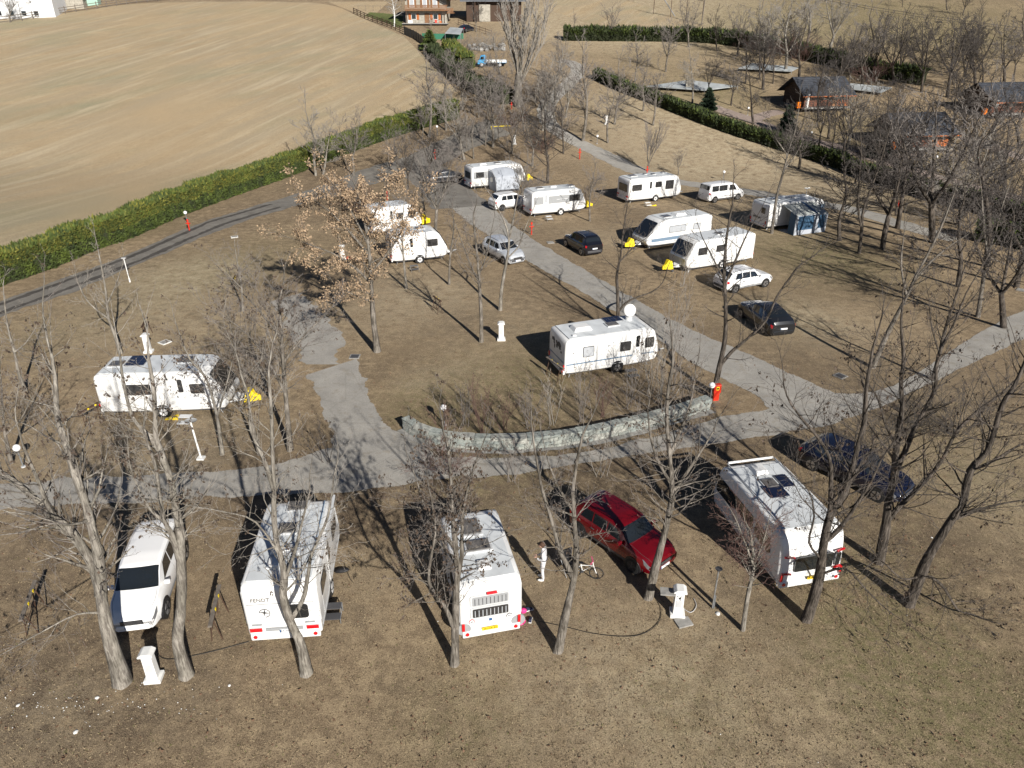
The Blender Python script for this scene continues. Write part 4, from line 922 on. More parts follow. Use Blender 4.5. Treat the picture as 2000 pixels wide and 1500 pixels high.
for i, p in enumerate(LM):
    q = LM[min(i + 1, 89)] - LM[max(i - 1, 0)]; n_ = Vector((-q.y, q.x)).normalized()
    for off, z_ in ((-.0, 0), (-.0, .6), (.4, .6), (.42, 0)): core.v.append((p.x + n_.x * (off + .04), p.y + n_.y * (off + .04), z_ + tz(p.y)))
core.f = [(i * 4 + k, i * 4 + (k + 1) % 4, (i + 1) * 4 + (k + 1) % 4, (i + 1) * 4 + k) for i in range(89) for k in range(4)] + [(0, 1, 2, 3), (356, 357, 358, 359)]
obj('mortar_core', core, mat('mortar', (.5, .49, .43), .95, noise=.4, nscale=4), t)
for c_, (z0, z1) in enumerate(((.0, .16), (.16, .34), (.34, .52), (.52, .68))):
    s_ = rr.uniform(0, .1); top = c_ == 3
    while s_ < L_ - .25:
        ln = rr.uniform(.42, .85) if not top else rr.uniform(.6, 1.1)
        ln = min(ln, L_ - s_)
        p, a = along(WL, s_ + ln / 2)
        o = link('coping_stone' if top else 'stone', smesh[rr.randrange(10)], None, t)
        o.location = (p.x - sin(a) * (.22 if top else .1), p.y + cos(a) * (.22 if top else .1), (z0 + z1) / 2)
        o.rotation_euler = (0, 0, a + rr.uniform(-.02, .02)); o.scale = ((ln - .012), (.5 if top else .26), (z1 - z0) - .01)
        s_ += ln
strip('wall_footing', offset(WL, -.18), .3, 'concrete', .03, rag=.05, cross=2, step=.3)

# ================================================================ log cabins, chalet, barns
def planks(par, name, x0, x1, z0, z1, y, m, side=-1, h=.3, axis='x', shape=None):
    n = max(int((z1 - z0) / h), 1); hh = (z1 - z0) / n; key = ('pl', round(x1 - x0, 2), round(hh, 3), m)
    for k in range(n):
        zc = z0 + hh * (k + .5); a, b = (x0, x1) if shape is None else shape(zc)
        if b - a < .1: continue
        c_ = ((a + b) / 2, y, zc) if axis == 'x' else (y, (a + b) / 2, zc)
        d_ = (b - a, .09, hh - .025) if axis == 'x' else (.09, b - a, hh - .025)
        obj(name, MB().box(c_, d_), m, par)
def roof_rows(par, ridge0, ridge1, down, drop, m, name='roof_course', n=9, th=.07):
    """courses of slates from ridge down; ridge0-ridge1 line, down = horizontal run vector, drop = height lost"""
    a, b, d = Vector(ridge0), Vector(ridge1), Vector(down)
    for k in range(n):
        u0, u1 = k / n, (k + 1.12) / n
        p = [a + d * u0 - Vector((0, 0, drop * u0)), b + d * u0 - Vector((0, 0, drop * u0)), b + d * u1 - Vector((0, 0, drop * u1 - .045)), a + d * u1 - Vector((0, 0, drop * u1 - .045))]
        vs_ = p + [q - Vector((0, 0, th)) for q in p]
        obj(name, MB().add(vs_, [(0, 1, 2, 3), (4, 5, 6, 7), (0, 1, 5, 4), (1, 2, 6, 5), (2, 3, 7, 6), (3, 0, 4, 7)]), m, par)
def cabin(label, px, rz, w_, d_, m_roof='slate', door=True):
    p = at(*px); t = thing('log_cabin', label, 'cabin', (p.x, p.y, p.z), rz, 'orange and brown wooden cabins')
    # local: x along ridge (to the right), front (eave side) is -y
    hw, hd, hz, rz_ = w_ / 2, d_ / 2, 2.45, 4.2
    planks(t, 'plank', -hw, hw - 2.4, .25, hz, -hd, 'woodor' if not door else 'woodcab'); planks(t, 'plank', -hw, hw, .25, hz, hd, 'woodcab')  # left planks browner than the orange right: their shade is in the colour
    planks(t, 'plank', hw - 2.6, hw, .25, hz, -hd - .02 if door else -hd, 'woodor')
    f = lambda zc: (-hd, hd) if zc < hz else (-hd * (rz_ - zc) / (rz_ - hz), hd * (rz_ - zc) / (rz_ - hz))
    planks(t, 'gable_plank', 0, 0, .25, rz_ - .1, -hw, 'wooddark', axis='y', shape=f); planks(t, 'gable_plank', 0, 0, .25, rz_ - .1, hw, 'woodor', axis='y', shape=f)  # left gable in dark wood, right in orange: side shade painted as colour
    obj('inner_wall', MB().box((0, 0, 1.3), (w_ - .25, d_ - .25, 2.2)), 'wooddark', t)
    obj('plinth', MB().box((0, -.3, .1), (w_ + .4, d_ + 1.2, .22)), 'concrete', t)
    ov = 1.1
    run = hd + ov; drop = (rz_ - hz) / hd * run
    for s_ in (-1, 1): roof_rows(t, (-hw - .8, 0, rz_ + .12), (hw + .6, 0, rz_ + .12), (0, s_ * run, 0), drop, m_roof, n=10)
    obj('fascia', MB().box((-.1, -run, rz_ - drop + .02), (w_ + 1.4, .06, .2)), 'woodor', t)
    # front: window with frame, door, porch column
    wx = hw - 1.2
    w1 = obj('window', MB().box((wx - .2, -hd - .09, 1.5), (.85, .06, 1.0)), 'woodor', t); obj('pane', MB().box((wx - .2, -hd - .125, 1.55), (.6, .02, .7)), 'glass', w1)
    dd = obj('door', MB().box((wx - 1.15, -hd - .09, 1.25), (.75, .06, 2.0)), 'woodbal', t); obj('door_handle', MB().box((wx - .88, -hd - .14, 1.2), (.1, .03, .03)), 'dgrey', dd)
    obj('column', MB().tube([(-hw + .2, -hd - .85, .2), (-hw + .2, -hd - .85, 2.2)], .2, 12), 'plinthwhite', t)
    obj('flue', MB().tube([(-.3, .5, rz_ - .4), (-.3, .5, rz_ + .7)], .09, 8), 'dgrey', t)
    obj('box', MB().box((-hw - .6, -hd + .3, .5), (.5, .5, .9)), 'orange', t)
    return t
cabin('wooden cabin with slate roof and orange door wall, nearest the path, left of the three', (1590, 206), R(10), 7.6, 6.2)
cabin('wooden cabin half hidden by twigs with one tall orange wall panel, below the other two', (1775, 283), R(8), 7.4, 6.2, 'slate')
cabin('wooden cabin at the right edge of the picture with dark roof behind trees', (1945, 218), R(10), 7.8, 6.2, 'slate')

# chalet
p = at(833, 46); t = thing('chalet', 'stone chalet with orange shutters and a long wooden balcony under its gable', 'chalet', tuple(p), R(-2))
cw, cd = 9.6, 9
ch = MB().prism([(-cw / 2, 0), (cw / 2, 0), (cw / 2, 5.2), (0, 7.6), (-cw / 2, 5.2)], (0, 0, 0), (1, 0, 0), (0, 0, 1), (0, 1, 0), 0, cd); obj('wall', ch, 'plaster', t)
for s_ in (-1, 1):
    a = [(0, -1.8, 8.0), (s_ * (cw / 2 + 1.3), -1.8, 4.9), (s_ * (cw / 2 + 1.3), cd + 1, 4.9), (0, cd + 1, 8.0)]
    quad('roof', a, 'wooddark', t, .2 * s_)
    obj('barge_board', MB().tube([(0, -1.85, 7.85), (s_ * (cw / 2 + 1.3), -1.85, 4.75)], .13, 4), 'wooddark', t)
bal = obj('balcony', MB().box((.3, -.75, 2.75), (cw + .4, 1.5, .16)), 'woodbal', t)
obj('rail', MB().box((.3, -1.48, 3.85), (cw + .4, .09, .1)), 'woodbal', bal)
for k in range(48): obj('baluster', MB().box((-4.6 + .205 * k, -1.48, 3.3), (.14, .04, 1.0)), 'woodbal', bal)
obj('balcony', MB().box((cw / 2 + .9, 1.2, 2.2), (1.6, 3.0, .16)), 'woodbal', t)
for k in range(8): obj('baluster', MB().box((cw / 2 + .2 + .2 * k, -.3, 2.75), (.14, .04, 1.0)), 'woodbal', bal)
for x_ in (-2.9, 2.2):
    wn = obj('window', MB().box((x_, -.03, 1.45), (1.2, .08, 1.2)), 'plinthwhite', t); obj('pane', MB().box((x_, -.08, 1.45), (1.0, .04, 1.0)), 'glass', wn)
    for s_ in (-1, 1): obj('shutter', MB().box((x_ + s_ * .95, -.07, 1.45), (.55, .07, 1.3)), 'woodor', wn)
for x_ in (-3.2, -.2, 2.2):
    wn = obj('window', MB().box((x_, -.03, 4.3), (1.1, .08, 1.9)), 'plinthwhite', t); obj('pane', MB().box((x_, -.08, 4.3), (.8, .04, 1.7)), 'blind', wn)
    for s_ in (-1, 1): obj('shutter', MB().box((x_ + s_ * .8, -.07, 4.3), (.45, .07, 1.9)), 'woodbal', wn)
wn = obj('window', MB().box((0, -.03, 6.2), (1.0, .08, 1.0)), 'plinthwhite', t); obj('pane', MB().box((0, -.08, 6.2), (.8, .04, .8)), 'glass', wn)
dd = obj('door', MB().box((.2, -.05, 1.1), (1.1, .1, 2.1)), 'woodbal', t)
obj('terrace', MB().box((0, -1.5, .05), (cw + 1, 3, .16)), 'concrete', t)
for x_ in (4.4, -4.4): obj('post', MB().box((x_, -1.4, 1.4), (.18, .18, 2.7)), 'wooddark', t)
for i, (u_, m_) in enumerate((((852, 48), 'redpaint'), ((861, 50), 'woodor'))):
    q = at(*u_); c_ = thing('garden_chair', ['red garden chair in front of the chalet', 'orange garden chair in front of the chalet'][i], 'chair', tuple(q), .3, 'garden chairs by the chalet')
    obj('seat', MB().box((0, 0, .42), (.5, .5, .05)), m_, c_); obj('backrest', MB().box((0, .24, .72), (.5, .05, .6)), m_, c_)
    for a in (-1, 1):
        for b in (-1, 1): obj('leg', MB().box((a * .22, b * .22, .2), (.04, .04, .4)), m_, c_)
tag(obj('washing_box', MB().box((0, 0, .5), (1.0, .5, .9)), 'plinthwhite', loc=tuple(at(802, 48)), bevel=.03), 'white box leaning on the chalet wall left of its door', 'box')
p = at(965, 42); t = thing('barn', 'dark barn with grey slate roof right of the chalet', 'barn', tuple(p), R(4))
obj('wall', MB().box((0, 3, 2.2), (13, 6, 4.4)), 'wooddark', t); obj('wall', MB().box((-2.2, -.1, 1.8), (2.6, .3, 3.6)), 'plaster', t)
for k in range(9):
    obj('roof_course', MB().add([(-8, -1.3 + .8 * k, 4.3 + .3 * k), (8, -1.3 + .8 * k, 4.3 + .3 * k), (8, -.4 + .8 * k, 4.62 + .3 * k), (-8, -.4 + .8 * k, 4.62 + .3 * k),
        (-8, -1.3 + .8 * k, 4.2 + .3 * k), (8, -1.3 + .8 * k, 4.2 + .3 * k), (8, -.4 + .8 * k, 4.5 + .3 * k), (-8, -.4 + .8 * k, 4.5 + .3 * k)], [(0, 1, 2, 3), (4, 5, 6, 7), (0, 1, 5, 4), (1, 2, 6, 5), (2, 3, 7, 6), (3, 0, 4, 7)]), 'slate2', t)
obj('porch_post', MB().tube([(-4.5, -.9, 0), (-4.5, -.9, 4.2)], .12, 6), 'wooddark', t); obj('porch_post', MB().tube([(4.5, -.9, 0), (4.5, -.9, 4.2)], .12, 6), 'wooddark', t)
# white farm building at the top left edge
p = at(30, 44); t = thing('farmhouse', 'long white farm building at the top left corner with a row of small windows', 'building', (p.x - 6, p.y + 4, p.z), R(12))
obj('wall', MB().box((0, 5, 3), (25, 10, 6.4)), 'plasterw', t)
obj('wall', MB().box((0, -.05, 5.0), (25, .12, .18)), 'grey', t)
for k in range(8):
    wn = obj('window', MB().box((-10.5 + 2.7 * k, -.02, 1.9), (1.2, .1, 1.2)), 'lgrey', t); obj('pane', MB().box((-10.5 + 2.7 * k, -.06, 1.9), (.95, .08, .95)), 'glass', wn)
p = at(112, 24); t = thing('stone_barn', 'low brown stone barn behind the post fence at the top left', 'barn', (p.x, p.y + 4, p.z), R(14))
obj('wall', MB().box((0, 3, 1.8), (9, 6, 4)), 'plaster', t); obj('roof', MB().box((0, 3, 4.2), (10, 7.4, .4), rx=.15), 'wooddark', t)
p = at(165, 14); t = thing('shed', 'pale green shed behind the fence at the top left', 'shed', (p.x, p.y + 2, p.z), R(12))
obj('wall', MB().box((0, 1.6, 1.5), (5, 3.2, 3)), 'palegreen', t); obj('roof', MB().box((0, 1.6, 3.1), (5.6, 4, .2), rx=.1), 'palegreen', t)
# flat pale covers (pool covers / canopies)
def canopy(label, corners, hgt):
    q = [at(*c_) for c_ in corners]; t = thing('canopy', label, 'canopy', tuple(sum(q, Vector()) / 4))
    o = sum(q, Vector()) / 4
    pts_ = [(a.x - o.x, a.y - o.y, a.z - o.z + hgt) for a in q]; quad('canopy_sheet', pts_, 'sheet', t, .12)
    for a in q: obj('post', MB().tube([(a.x - o.x, a.y - o.y, a.z - o.z), (a.x - o.x, a.y - o.y, a.z - o.z + hgt)], .05, 6), 'galv', t)
canopy('flat pale grey canopy on thin posts left of the nearest cabin', [(1262, 176), (1375, 184), (1440, 176), (1345, 164)], .55)
canopy('flat white canopy among the trees behind the nearest cabin', [(1440, 140), (1545, 146), (1560, 138), (1470, 130)], .5)
canopy('flat white canopy to the right behind the nearest cabin', [(1635, 178), (1720, 188), (1740, 178), (1660, 170)], .5)
q = at(1343, 177); tag(obj('chimney_block', MB().box((0, 0, .8), (.9, .7, 1.6)), 'plaster', loc=tuple(q), bevel=.04), 'pale stone block standing in front of the flat grey canopy', 'block')
canopy('low blue grey lean-to roof beside the green fence below the chalet', [(870, 84), (900, 86), (905, 74), (880, 72)], 1.8)
# rubble heap
tt_ = MB(); rr = random.Random(2)
for k in range(60):
    q = at(rr.uniform(915, 985), rr.uniform(88, 100)); tt_.sphere((q.x, q.y, q.z + .2), rr.uniform(.2, .55), 6, 4, (1, 1, .8))
tag(obj('boulder_heap', tt_, mat('pale_boulders', (.4, .39, .37), .9, noise=.5, nscale=1.5)), 'heap of pale boulders above the blue truck', 'boulders', kind='stuff')

# ================================================================ fences
def post_fence(name, label, pix, m, h=1.2, gap=2.0, rails=(.45, .8, 1.1), thick=.09, boards=None, group=None):
    pts = XY(pix); ln = sum(math.dist(a, b) for a, b in zip(pts[:-1], pts[1:])); n = max(int(ln / gap), 2); P = resample(pts, n + 1)
    t = thing(name, label, 'fence', (0, 0, 0), group=group)
    post = None
    for i, p in enumerate(P):
        if post is None: post = obj('post', MB().box((0, 0, h / 2), (thick, thick, h)), m, t); o = post
        else: o = post.copy(); C.objects.link(o)
        o.parent = t; o.location = (p.x, p.y, tz(p.y))
    for a, b in zip(P[:-1], P[1:]):
        for z in rails: obj('rail', MB().tube([(a.x, a.y, tz(a.y) + z), (b.x, b.y, tz(b.y) + z)], thick * .45, 4), m, t)
        if boards: quad('board', [(a.x, a.y, tz(a.y)), (b.x, b.y, tz(b.y)), (b.x, b.y, tz(b.y) + h - .1), (a.x, a.y, tz(a.y) + h - .1)], m, t, .04)
    return t
post_fence('rail_fence', 'dark brown post and rail fence running down the meadow edge to the chalet garden', [(691, 27), (720, 40), (755, 52), (790, 67)], 'wooddark', 1.4, 2.4, (.45, .85, 1.25), .16)
post_fence('board_fence', 'black board fence stepping down between meadow and truck yard', [(790, 68), (812, 78), (832, 92)], 'black', 1.8, 1.6, (), .16, True)
post_fence('rail_fence', 'weathered rail fence along the top left edge of the meadow', [(-30, 50), (30, 43), (100, 31), (180, 19), (260, 7), (330, 1)], 'woodgrey', 1.7, 2.6, (.4, .9, 1.4), .16)
post_fence('mesh_fence', 'green mesh fence in front of the chalet garden', [(825, 76), (860, 77), (905, 76)], 'green', 1.2, 2.5, (), .08, True)
post_fence('wire_fence', 'thin grey fence across the chalet lawn behind the rail fence', [(700, 22), (740, 22), (785, 24)], 'woodgrey', 1.3, 1.8, (1.2,), .07)
post_fence('rail_fence', 'dark rail fence between chalet yard and lane', [(895, 48), (930, 60), (960, 70)], 'rust', 1.2, 2.4, (.5, 1.0), .1)
post_fence('rail_fence', 'long dark rail fence crossing the meadow at the top right', [(1610, 4), (1700, 22), (1800, 38), (1900, 52), (2020, 68)], 'woodgrey', 1.3, 2.6, (.5, 1.0), .12)
post_fence('net_fence', 'tall thin posts with sagging rope at the top of the far meadow', [(1276, 28), (1310, 34), (1370, 48)], 'wooddark', 5.0, 4.5, (4.9,), .12)
tag(obj('leaning_pole', MB().tube([at(1318, 32), at(1318, 32) + Vector((-3.6, 0, 4.5))], .12, 6), 'galv'), 'pale leaning pole beside the tall netting posts', 'pole')
for i, (b_, tp) in enumerate((((1370, 50), 0), ((1664, 94), 45), ((1488, 20), 0))):
    q = at(*b_); hh = (6.5, 4.6, 6)[i]
    tag(obj('utility_pole', MB().tube([tuple(q), tuple(q + Vector((.2, 0, hh)))], .12, 8), 'woodgrey'), ['grey pole beside the far meadow netting', 'grey pole above the roof of the middle cabin', 'grey pole at the top edge right of the netting'][i], 'pole', 'tall grey poles')

# ================================================================ small site furniture
M['lampglow'] = M['lampglass']
def globe_lamp(label, px, h=1.05, r=.17):
    p = at(*px); t = thing('garden_lamp', label, 'lamp', tuple(p), rnd.uniform(0, 6), 'white globe lamps')
    obj('pole', MB().tube([(0, 0, 0), (0, 0, h - r)], .035, 8), 'postgrey', t); obj('base', MB().tube([(0, 0, 0), (0, 0, .05)], .1, 10), 'lgrey', t)
    obj('collar', MB().tube([(0, 0, h - r * 1.3), (0, 0, h - r * .8)], .07, 8), 'dgrey', t)
    obj('globe', MB().sphere((0, 0, h), r), 'lampglass', t, 60); return t
for px, lb in (((868, 831), 'white globe lamp standing behind the curved stone wall'), ((46, 912), 'white globe lamp on a leaning pole by the lane at the left edge'), ((1386, 786), 'white globe lamp next to the red hydrant box'),
               ((366, 436), 'white globe lamp above the red hydrant post beside the long hedge'), ((854, 262), 'small white globe lamp at the end of the long hedge'), ((1166, 281), 'white globe lamp by the upper path'),
               ((1412, 353), 'white globe lamp behind the minibus'), ((1460, 225), 'white globe lamp left of the nearest cabin'), ((1583, 274), 'white globe lamp beside the pink gravel path'), ((1826, 322), 'white globe lamp near the middle cabin'),
               ((1937, 275), 'white globe lamp between the middle and right cabin'), ((1912, 432), 'white globe lamp below the right hedge'), ((1095, 134), 'white globe lamp in the bend of the upper path')): globe_lamp(lb, px)
def pedestal(label, px, rz=0, h=1.25, s=1.0, hood=True):
    p = at(*px); t = thing('service_pedestal', label, 'pedestal', tuple(p), rz, 'white service pedestals')
    obj('base', MB().box((0, 0, .07), (.52, .46, .14)), 'plinthwhite', t, bevel=.02)
    obj('shaft', MB().prism([(-.17, .14), (.17, .14), (.155, h - .14), (-.155, h - .14)], (0, 0, 0), (1, 0, 0), (0, 0, 1), (0, 1, 0), -.14, .14), 'plinthwhite', t, bevel=.015)
    obj('cap', MB().prism([(-.23, h - .14), (.23, h - .14), (.23, h - .08), (.12, h), (-.12, h), (-.23, h - .08)], (0, 0, 0), (1, 0, 0), (0, 0, 1), (0, 1, 0), -.2, .2), 'plinthwhite', t, bevel=.02)
    for s_ in (-1, 1): obj('socket', MB().tube([(s_ * .06, -.135, h - .28), (s_ * .06, -.165, h - .28)], .032, 10), 'lgrey', t)
    obj('flap', MB().box((0, -.145, .62), (.2, .012, .3)), 'lgrey', t)
    return t
pedestal('white service pedestal with domed cap between the two front left tree trunks', (302, 1326), .1)
pp = pedestal('white service pedestal with small dark sign and concrete slab, right of the red crossover', (1322, 1200), -.12)
obj('sign_mark', MB().prism([(-.04, .8), (.02, .84), (.05, .78), (0, .74)], (0, 0, .1), (1, 0, 0), (0, 0, 1), (0, -1, 0), .14, .155).prism([(-.0, .72), (.04, .73), (.03, .69)], (0, 0, .1), (1, 0, 0), (0, 0, 1), (0, -1, 0), .14, .155), 'black', pp)
obj('basin', MB().box((-.42, .02, 1.0), (.5, .36, .05)).box((-.42, .02, .9), (.42, .05, .15)), 'concrete', pp)
pedestal('white service pedestal alone in the middle clearing', (979, 664), .05); pedestal('white service pedestal behind the long caravan on the left', (291, 688), .1)
pedestal('white service pedestal with a red hose under the tan-leaved oak', (670, 506), .2); pedestal('white service pedestal in the far grass beyond the rearmost caravan', (1005, 282), 0); pedestal('white service pedestal beside the upper path near thin trees', (1184, 243), 0)
p = at(681, 505); tag(obj('coiled_hose', MB().tube([(cos(a_) * .2, sin(a_) * .2, .03 + a_ * .006) for a_ in np.linspace(0, 14, 40)], .03, 5), 'redpaint', loc=tuple(p)), 'coiled red hose at the foot of the pedestal under the oak', 'hose')
p = at(1335, 1217); tag(obj('concrete_slab', MB().box((0, 0, .03), (.55, .4, .06), rz=.3), 'concrete', loc=tuple(p)), 'small concrete slab at the foot of the front right pedestal', 'slab')
def hydrant(label, px, h=1.1, w_=.34, cab=False):
    p = at(*px); t = thing('hydrant_box' if cab else 'hydrant', label, 'hydrant', tuple(p), rnd.uniform(-.2, .2), 'red hydrants and hose boxes')
    if cab:
        obj('cabinet', MB().box((0, 0, .72), (.4, .24, .5)), 'redpaint', t, bevel=.02); obj('stand', MB().box((0, 0, .24), (.3, .18, .48)), 'redpaint', t)
        obj('cabinet_window', MB().box((0, -.125, .76), (.16, .02, .2)), 'yellow', t); obj('hose_mark', MB().tube([(0, -.13, .76), (0, -.145, .76)], .06, 12), 'black', t)
    else:
        obj('pillar', MB().tube([(0, 0, 0), (0, 0, h)], [.06, .06], 10), 'redpaint', t); obj('head', MB().tube([(0, 0, h), (0, 0, h + .18)], [.1, .07], 10), 'redpaint', t)
        for s_ in (-1, 1): obj('outlet', MB().tube([(0, 0, h * .75), (s_ * .2, 0, h * .75)], .06, 8), 'redpaint', t)
    return t
hydrant('red hydrant cabinet with yellow sign at the end of the curved wall', (1397, 781), cab=True)
for px, lb, h_ in (((370, 450), 'red hydrant post beside the long hedge', .9), ((850, 311), 'red hydrant left of the rearmost caravan', 1.1), ((999, 213), 'red hydrant at the foot of the big poplars', .9), ((1132, 311), 'red hydrant post beside the upper path', 1.2),
                   ((1038, 458), 'thin red post in front of the caravan with the grey window band', 1.0), ((1263, 345), 'red hydrant behind the far caravan', 1.1), ((1751, 412), 'red hydrant post under the tall trees on the right', .9), ((757, 396), 'red hydrant behind the oak-side caravan', 1.1)): hydrant(lb, px, h_)
# trestle racks
def trestle(label, px, rz, m='woodgrey', lb=2.0):
    p = at(*px); t = thing('folding_trestle', label, 'trestle', tuple(p), rz, 'folded wooden trestles')
    obj('board', MB().box((0, 0, 1.02), (lb, .13, .05)), m, t)
    for x_ in (-lb * .32, lb * .32):
        for s_ in (-1, 1): obj('leg', MB().tube([(x_, s_ * .02, 1.0), (x_ + .05, s_ * .18, 0)], .022, 5), 'rust', t)
    obj('brace', MB().tube([(-lb * .32, .12, .4), (lb * .32, .12, .4)], .014, 5), 'rust', t)
    for x_ in (-lb * .1, lb * .22): obj('clip', MB().box((x_, -.06, 1.02), (.1, .03, .08)), 'ywood', t)
    return t
trestle('brown wooden trestle with a yellow clip at the far left of the front grass', (72, 1215), R(108)); trestle('narrow rusty trestle with yellow clips left of the front left caravan', (430, 1225), R(101))
trestle('dark board trestle with yellow legs behind the long caravan', (289, 658), R(104), 'wooddark', 1.8); trestle('small trestle with yellow legs in the left clearing', (462, 568), R(100), 'wooddark', 1.3); trestle('thin trestle with yellow clips beside the middle caravan', (1083, 740), R(120), 'woodgrey', 1.8)
trestle('slim trestle with yellow tips in the middle clearing', (855, 610), R(120), 'rust', 1.3); trestle('low wooden trestle by the rear of the long caravan', (185, 830), R(70), 'rust', 1.4)
# steps
def step(label, loc, rz, m='dgrey', double=True):
    t = thing('entry_step', label, 'step', loc, rz, 'caravan entry steps')
    obj('tread', MB().box((0, 0, .4), (.6, .3, .04)), m, t); obj('tread', MB().box((0, -.3, .2), (.6, .3, .04)), m, t)
    for s_ in (-1, 1): obj('step_frame', MB().tube([(s_ * .3, .15, 0), (s_ * .3, .15, .4), (s_ * .3, -.15, .4), (s_ * .3, -.15, .2), (s_ * .3, -.45, .2), (s_ * .3, -.45, 0)], .02, 5), 'galv', t)
    return t
step('grey double step right of the front left caravan', tuple(at(652, 1200)), R(5)); step('dark double step under the door of the middle caravan', tuple(at(1232, 735)), R(20)); step('wire step below the small caravan by the oak', tuple(at(809, 528)), R(20)); step('grey step beside the caravan with the grey window band', tuple(at(1071, 430)), R(22), 'lgrey'); step('white step box under the far caravan door', tuple(at(1264, 403)), R(22), 'plinthwhite')
step('small grey step under the door of the long caravan', tuple(at(365, 826)), 0, 'lgrey')
p = at(336, 818); tag(obj('wheel_chock', MB().prism([(-.35, 0), (.35, 0), (.35, .22)], (0, 0, 0), (1, 0, 0), (0, 0, 1), (0, 1, 0), -.12, .12), 'yellow', loc=tuple(p)), 'yellow levelling ramp beside the wheel of the long caravan', 'ramp')
p = at(1276, 402); tag(obj('wheel_chock', MB().prism([(-.3, 0), (.3, 0), (.3, .14)], (0, 0, 0), (1, 0, 0), (0, 0, 1), (0, 1, 0), -.1, .1), 'yellow', loc=tuple(p)), 'yellow levelling ramp under the far caravan', 'ramp')
# satellite dish on pole, left
p = at(393, 896); t = thing('satellite_stand', 'satellite dish on a pale pole in front of the long caravan', 'satellite dish', tuple(p), 0)
obj('pole', MB().tube([(0, 0, 0), (-.1, 0, 2.0)], .045, 8), 'plinthwhite', t); obj('foot', MB().box((0, 0, .04), (.34, .3, .08)), 'plinthwhite', t)
obj('dish', MB().sphere((0, 0, 0), .28, 16, 8, (1, .2, 1)), 'grey', t, 50, loc=(-.12, .1, 2.05), rot=(R(40), 0, R(20))); obj('arm', MB().tube([(-.12, .1, 1.8), (-.12, -.4, 1.75)], .02, 5), 'dgrey', t)
# posts
for px, hh, lb in (((254, 551), 1.9, 'white numbered post beside the gravel road'), ((1820, 372 + 20), 2.0, 'white lamp post in front of the right hedge')):
    p = at(*px); t = thing('site_post', lb, 'post', tuple(p), 0, 'white posts'); obj('pole', MB().tube([(0, 0, 0), (-.03, 0, hh)], .035, 8), 'plinthwhite', t); obj('head', MB().box((-.03, 0, hh + .03), (.3, .16, .06)), 'lgrey', t); obj('foot', MB().tube([(0, 0, 0), (0, 0, .3)], .06, 8), 'plinthwhite', t)
p = at(1391, 1188); t = thing('lamp_post', 'thin grey lamp post with small dark head in the front right grass', 'lamp post', tuple(p), 0)
obj('pole', MB().tube([(0, 0, 0), (0, 0, 1.75)], .028, 8), 'galv', t); obj('pole', MB().tube([(.05, 0, 0), (.05, 0, .6)], .025, 6), 'postgrey', t); obj('head', MB().tube([(0, 0, 1.74), (0, 0, 1.84)], [.05, .13], 10), 'dgrey', t)
# manhole covers, slabs
for i, (px, lb) in enumerate((((693, 697), 'grey manhole cover beside the asphalt patch'), ((1075, 474), 'square drain cover left of the black off-roader'), ((458, 463), 'white outlined drain cover below the gravel road'), ((1641, 735), 'drain cover at the edge of the lane junction'), ((1995, 567), 'drain cover at the right edge of the picture'), ((322, 669), 'small pale drain cover behind the long caravan'))):
    p = at(*px); t = thing('drain_cover', lb, 'cover', tuple(p), .2 * i, 'drain covers'); obj('rim', MB().box((0, 0, .02), (.62, .62, .05)), 'concrete' if i not in (2, 5) else 'plinthwhite', t); obj('lid', MB().box((0, 0, .035), (.48, .48, .04)), 'dgrey' if i in (0, 3) else 'concrete', t)
# cables
def cable(label, pix, m='cable', r=.010):
    pts = [Vector(tuple(at(*q))) + Vector((0, 0, .03)) for q in pix]; pl = smoothline([tuple(q.xy) for q in pts], 3)
    tag(obj('power_cable', MB().tube([(a, b, tz(b) + .03) for a, b in pl], r, 5), m), label, 'cable', 'power cables on the grass')
cable('black power cable looping from the left pedestal to the front left caravan', [(306, 1268), (312, 1285), (330, 1290), (370, 1284), (430, 1270), (487, 1254)])
cable('black power cable looping from the right pedestal to the tree', [(1282, 1172), (1292, 1190), (1290, 1215), (1265, 1237), (1230, 1246), (1160, 1240), (1100, 1224), (1040, 1212)]); cable('pale thin cable curl beside the right pedestal', [(1335, 1190), (1350, 1200), (1362, 1185), (1355, 1170)], 'lgrey', .012)
cable('pale loose line on the grass beside the front left caravan', [(672, 1100), (680, 1125), (690, 1140)], 'cable', .01)
# stones
rr = random.Random(5); stn = []
for k in range(3):
    mb = MB(); mb.sphere((0, 0, 0), 1, 7, 5, (1, .8, .5)); mb.v = [(x * rr.uniform(.8, 1.1), y * rr.uniform(.8, 1.1), z) for x, y, z in mb.v]; stn.append(mb)
SN = [-1]
for (u_, v_, s_) in ((1402, 1199, .11), (148, 1430, .09), (190, 1363, .08), (35, 1378, .07), (448, 1339, .06), (1820, 1010 + 40, .05)):
    SN[0] += 1
    o = tag(obj('stone', stn[rr.randrange(3)], 'plinthwhite', loc=tuple(at(u_, v_)), rot=(0, 0, rr.uniform(0, 3))), ['white stone beside the thin front right lamp post', 'lowest pale stone in the stony strip at the left', 'pale stone in the stony strip below the big left trunk', 'pale stone at the left edge of the stony strip', 'pale stone right of the tall slender tree foot', 'pale stone under the blue estate car nose'][SN[0]], 'stone', 'small pale stones'); o.scale = (s_,) * 3
sm = MB()
for k in range(110):
    if k < 90: u_, v_ = rr.gauss(150, 110), rr.gauss(1378, 18)
    else: u_, v_ = rr.uniform(0, 2000), rr.uniform(1180, 1500)
    q = at(u_, v_); s_ = rr.uniform(.008, .022); sm.sphere((q.x, q.y, .015), s_, 5, 3, (1, 1, .7))
tag(obj('pebbles', sm, 'plinthwhite'), 'scattered pale pebbles in the front grass', 'pebbles', kind='stuff')
